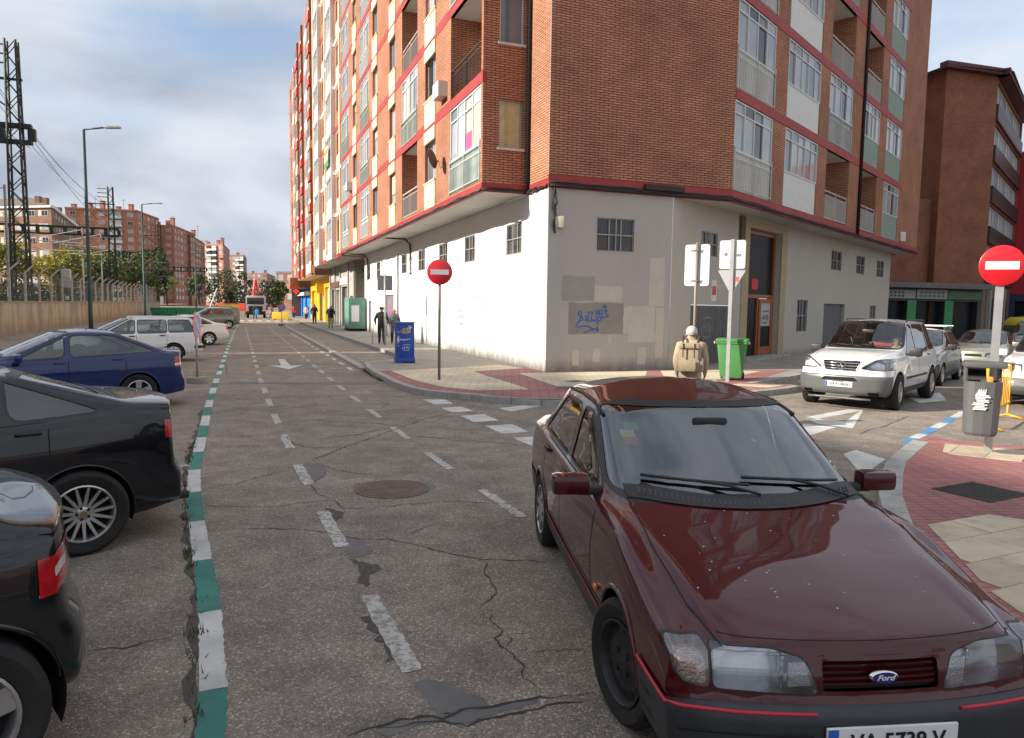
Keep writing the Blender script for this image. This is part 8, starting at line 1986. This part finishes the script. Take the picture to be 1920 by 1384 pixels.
# ------------------------------------------------------------------ people
def person(label, loc, heading, H, cloth, stride=.18, arms=((.05, .1), (.05, .1)), hair=(.10, .08, .07), hat=None, fingers=False, seated=False, lean=0.0, z=0.0, skirt=None, group=None, elbow=(.3, .3)):
    """one continuous skinned figure; zones of colour by the nearest bone. forward is local -y"""
    V, E, Rd, Z = [], [], [], []
    def v(p, r): V.append(Vector(p) * 1.0); Rd.append(r); return len(V) - 1
    def e(a, b, zone): E.append((a, b)); Z.append(zone)
    h = H / 1.72; bulk = 1.22
    ly = -lean
    pel = v((0, 0, .93 * h), .135 * h); sp = v((0, ly * .3, 1.10 * h), .125 * h); ch = v((0, ly * .7, 1.28 * h), .15 * h); sh = v((0, ly * .95, 1.42 * h), .105 * h); nk = v((0, ly * 1.05 - .005, 1.50 * h), .055 * h); hd = v((0, ly * 1.2 - .015, 1.585 * h), .082 * h); ht = v((0, ly * 1.2 - .005, 1.66 * h), .075 * h); ns = v((0, ly * 1.2 - .10, 1.585 * h), .022 * h)
    e(pel, sp, 'top'); e(sp, ch, 'top'); e(ch, sh, 'top'); e(sh, nk, 'skin'); e(nk, hd, 'skin'); e(hd, ht, 'skin'); e(hd, ns, 'skin')
    for sg, k in ((1, 0), (-1, 1)):
        if seated: knee = v((sg * .12 * h, -.42 * h, .93 * h), .075 * h); ank = v((sg * .12 * h, -.50 * h, .55 * h), .045 * h); toe = v((sg * .12 * h, -.62 * h, .50 * h), .04 * h)
        else:
            st_ = stride * sg; knee = v((sg * .095 * h, -st_ * .55 - .03, .50 * h), .072 * h); ank = v((sg * .10 * h, -st_ + (.05 if st_ < 0 else 0), .085 * h + (.05 if st_ < -.1 else 0)), .045 * h); toe = v((sg * .115 * h, -st_ - .15 * h + (.05 if st_ < 0 else 0), .045 * h), .04 * h)
        hip = v((sg * .09 * h, 0, .86 * h), .105 * h)
        e(pel, hip, 'leg'); e(hip, knee, 'leg'); e(knee, ank, 'leg'); e(ank, toe, 'shoe')
        sx = v((sg * .19 * h, ly * .95, 1.40 * h), .07 * h); a_f, a_o = arms[k]; eb = elbow[k]
        el = v((sg * (.215 + a_o) * h, ly * .8 - a_f * .5 + .02, 1.13 * h), .055 * h); wr = v((sg * (.215 + a_o * .6) * h, ly * .6 - a_f - eb * .22, (.89 + eb * .22) * h), .038 * h); pm = v((sg * (.215 + a_o * .5) * h, ly * .6 - a_f - eb * .28 - .02, (.81 + eb * .27) * h), .036 * h)
        e(sh, sx, 'top'); e(sx, el, 'top'); e(el, wr, 'top'); e(wr, pm, 'skin')
        d = (V[pm] - V[wr]).normalized(); s_ = Vector((0, 1, 0)) if abs(d.y) < .8 else Vector((0, 0, 1)); s_ = (s_ - d * s_.dot(d)).normalized()
        if fingers:
            for i, ln in enumerate((.062, .072, .068, .052)):
                f1 = v(V[pm] + d * .035 + s_ * (i - 1.5) * .019, .010); f2 = v(V[f1] + d * ln * .55 + Vector((-sg * .012, 0, 0)), .009); f3 = v(V[f2] + d * ln * .4 + Vector((-sg * .022, 0, 0)), .008); e(pm, f1, 'skin'); e(f1, f2, 'skin'); e(f2, f3, 'skin')
            t1 = v(V[pm] - s_ * .045, .011); t2 = v(V[t1] + d * .045 - s_ * .01, .010); e(pm, t1, 'skin'); e(t1, t2, 'skin')
        else: f1 = v(V[pm] + d * .07 * h + Vector((-sg * .015, 0, 0)), .024 * h); e(pm, f1, 'skin')
    for i in range(len(Rd)):
        if i not in (nk, hd, ht, ns) and Rd[i] > .03: Rd[i] *= bulk
    me = bpy.data.meshes.new('person'); me.from_pydata([tuple(p) for p in V], E, []); o = bpy.data.objects.new('tmp', me); COL.objects.link(o)
    sk = o.modifiers.new('s', 'SKIN'); sk.use_smooth_shade = True
    for i, d in enumerate(me.skin_vertices[0].data): d.radius = (Rd[i] * (1.25 if i in (sp, ch) else 1), Rd[i] * (.85 if i in (sp, ch, pel) else 1)); d.use_root = (i == pel)
    sb = o.modifiers.new('b', 'SUBSURF'); sb.levels = 1; sb.render_levels = 1
    dg = bpy.context.evaluated_depsgraph_get(); m2 = bpy.data.meshes.new_from_object(o.evaluated_get(dg)); bpy.data.objects.remove(o)
    zones = ['skin', 'top', 'leg', 'shoe']; m2.materials.clear()
    cols = dict(skin=(.42, .24, .17), top=cloth[0], leg=cloth[1], shoe=cloth[2] if len(cloth) > 2 else (.02, .02, .02))
    for zn in zones: c = cols[zn]; m2.materials.append(mat('%s %.2f %.2f %.2f' % ({'skin': 'skin', 'top': 'jacket cloth', 'leg': 'trouser cloth', 'shoe': 'shoe leather'}[zn], *c), c, .85 if zn != 'skin' else .55, var=.12, vscale=6, bump=.25 if zn in ('top', 'leg') else 0, bscale=14))
    def seg(p, a, b): ab = b - a; t = max(0, min(1, (p - a).dot(ab) / max(1e-9, ab.length_squared))); return (p - a - ab * t).length
    for f in m2.polygons:
        p = f.center; best = min(range(len(E)), key=lambda i: seg(p, V[E[i][0]], V[E[i][1]]) - .5 * (Rd[E[i][0]] + Rd[E[i][1]])); zn = Z[best]
        if zn == 'top' and p.z < .90 * h and abs(p.x) < .17 * h and not seated: zn = 'leg'
        if zn == 'leg' and p.z > (.78 if skirt is None else skirt) * h and not seated: zn = 'top'
        f.material_index = zones.index(zn); f.use_smooth = True
    g = obj('person', m2, None, (loc[0], loc[1], z), heading); tag(g, label, 'person', group)
    hm = mat('hair %.2f' % hair[0], hair, .85, var=.2, vscale=20, bump=.4, bscale=60); c = V[hd].lerp(V[ht], .55)
    hb = MB(); hb.lathe([(.098 * h * math.cos(a), .105 * h * math.sin(a)) for a in [-.25, 0, .3, .6, .9, 1.2, 1.45, 1.57]], 18); ho = hb.build('hair', hm, g, smooth=True); ho.location = c + Vector((0, .018 * h, .012 * h)); ho.rotation_euler = (R(-20), 0, 0)
    if hat: tb = MB(); tb.lathe([(.112 * h, -.01), (.105 * h, .05 * h), (.09 * h, .085 * h), (.001, .095 * h)], 18); tb.cbox((0, -.11 * h, -.005), (.13 * h, .09 * h, .012)); to = tb.build('cap', mat('cap %.2f' % hat[0], hat, .9), g, smooth=40); to.location = c + Vector((0, 0, .02 * h))
    for sg in (1, -1): eb_ = MB(); eb_.lathe([(.001, -.014), (.018, -.006), (.022, .01), (.016, .026), (.001, .034)], 8, 'Z', (sg * .083 * h, V[hd].y + .005, V[hd].z - .01)); eb_.build('ear', MATS['skin 0.42 0.24 0.17'], g, smooth=True)
    for sg in (1, -1): ey = MB(); ey.lathe([(.001, -.004), (.011, 0), (.001, .006)], 8, 'Y', (sg * .031 * h, V[hd].y - .079 * h, V[hd].z + .012 * h)); ey.build('eye', M_DARK, g)
    return g
def build_people():
    D = facing
    m = person('white haired man in a beige jacket seen from behind, walking behind the maroon saloon', (2.98, 12.0), D(.35, 1), 1.69, ((.44, .34, .23), (.2, .165, .13)), .16, ((.03, .03), (.05, .03)), (.52, .50, .48), fingers=True, lean=.05)
    bp = thing('backpack', 'beige canvas backpack with flap and pocket on the walking man', 'backpack', (2.98, 12.0, 0), D(.35, 1)); MBP = mat('beige canvas', (.37, .295, .20), .9, var=.15, vscale=8, bump=.4, bscale=30)
    rbox('pack_body', (0, .20, 1.18), (.36, .20, .46), MBP, bp, .06); rbox('flap', (0, .23, 1.39), (.34, .22, .09), MBP, bp, .035); rbox('pocket', (0, .33, 1.06), (.24, .09, .17), MBP, bp, .03)
    for x in (-.19, .19): rbox('side_pocket', (x, .20, 1.08), (.08, .15, .24), MBP, bp, .03)
    for x in (-.09, .09): mb = MB(); mb.tube([(x, .345, 1.43), (x, .345, 1.2)], .010, 5); mb.build('strap', mat('dark strap', (.06, .045, .03), .8), bp)
    for x in (-.12, .12): mb = MB(); mb.tube([(x, .13, 1.42), (x * 1.1, .04, 1.53), (x * 1.15, -.13, 1.42), (x * 1.2, -.14, 1.25), (x * 1.3, .08, 1.05)], .020, 6); mb.build('shoulder_strap', MATS['dark strap'], bp, smooth=True)
    person('elderly man in black with a cap and walking stick, left of the couple', (-6.15, 33.85), D(.2, -1), 1.72, ((.022, .022, .025), (.035, .035, .038)), .10, ((.10, .08), (.0, .10)), hat=(.03, .028, .025), z=.13, fingers=True, lean=.04)
    st_ = thing('walking_stick', 'dark walking stick held by the elderly man', 'walking stick', (-6.50, 33.70, .13)); mb = MB(); mb.tube([(-.06, -.12, 0), (0, 0, .82), (.03, .03, .86), (.08, .05, .84)], .012, 6); mb.build('stick', MATS['bark'], st_, smooth=True)
    person('elderly woman with curly blonde hair in a grey coat, right of the couple', (-5.62, 34.2), D(.2, -1), 1.62, ((.13, .13, .14), (.03, .03, .035)), .08, ((.03, .06), (.12, .02)), (.36, .24, .10), z=.13, skirt=.55, fingers=True)
    person('man in a dark coat and jeans walking on the pavement, farther of two', (-17.85, 64.98), D(.3, -1), 1.74, ((.02, .02, .028), (.025, .03, .05)), .16, ((.12, .05), (.05, .08)), z=.13, elbow=(.9, .2))
    person('man in a dark jacket and beige trousers walking on the pavement, nearer of two', (-13.48, 53.4), D(.3, -1), 1.72, ((.025, .025, .035), (.50, .42, .30)), .12, ((.10, .08), (.12, .08)), (.35, .3, .26), z=.13, elbow=(.8, .8))
    far = [((-30.0, 84), (.03, .04, .06), (.03, .035, .06), 'person in dark clothes with a bright blue bag on the far crossing', .22, 1.1), ((-27.9, 83.5), (.36, .17, .18), (.20, .17, .18), 'person in a dusty pink coat striding over the far crossing', .28, 1.4), ((-27.6, 91), (.55, .03, .03), (.03, .03, .04), 'person in a bright red jacket beyond the far crossing', .1, .2), ((-26.2, 92), (.02, .02, .02), (.02, .02, .02), 'person in black beyond the yellow barrier', .1, .3), ((-24.2, 84.5), (.55, .50, .46), (.03, .02, .025), 'woman in a white top and black trousers on the far pavement', .1, .2), ((-22.9, 84), (.52, .42, .38), (.04, .02, .03), 'woman in a cream coat on the far pavement', .08, .1), ((-22.2, 85.5), (.45, .14, .22), (.05, .05, .06), 'child in a pink coat beside the two women far along', .1, .1)]
    for (p, a, b, lab, sd, hd_) in far: person(lab, p, D(hd_ - .3, -1) if 'striding' not in lab else D(1, -.2), 1.68 if 'child' not in lab else 1.35, (a, b), sd, ((.06, .05), (.06, .05)), z=0)
    bg = thing('shopping_bag', 'bright blue bag carried over the far crossing', 'bag', (-29.7, 83.8, 0)); rbox('bag_body', (0, 0, .85), (.42, .25, .62), mat('bright blue bag', (.03, .28, .62), .6), bg, .05); mb = MB(); mb.tube([(-.1, 0, 1.15), (-.05, 0, 1.35), (.05, 0, 1.35), (.1, 0, 1.15)], .012, 5); mb.build('strap', MATS['bright blue bag'], bg)
    # drivers
    h = R(-84.0); ox, oy = 1.35, 3.43; f = Vector((math.cos(h), math.sin(h))); l = Vector((-f.y, f.x)); p = Vector((ox, oy)) + f * -1.80 + l * .37
    person('driver in a dusky red top behind the wheel of the maroon saloon', p, h + math.pi / 2, 1.70, ((.22, .08, .08), (.05, .05, .06)), arms=((.30, .02), (.30, .02)), hair=(.12, .08, .05), seated=True, z=-.46, elbow=(.9, .9))
    h = R(-131.5); f = Vector((math.cos(h), math.sin(h))); l = Vector((-f.y, f.x)); p = Vector((7.17, 15.1)) + f * -1.85 + l * .38
    person('driver with light brown hair and a patterned scarf in the white off roader', p, h + math.pi / 2, 1.66, ((.38, .30, .16), (.06, .06, .07)), arms=((.30, .02), (.30, .02)), hair=(.22, .13, .07), seated=True, z=-.25, elbow=(.9, .9))
build_ground()
build_corner_block()
build_rows()
build_far()
drop_protos()
build_cars()
build_furniture()
build_people()
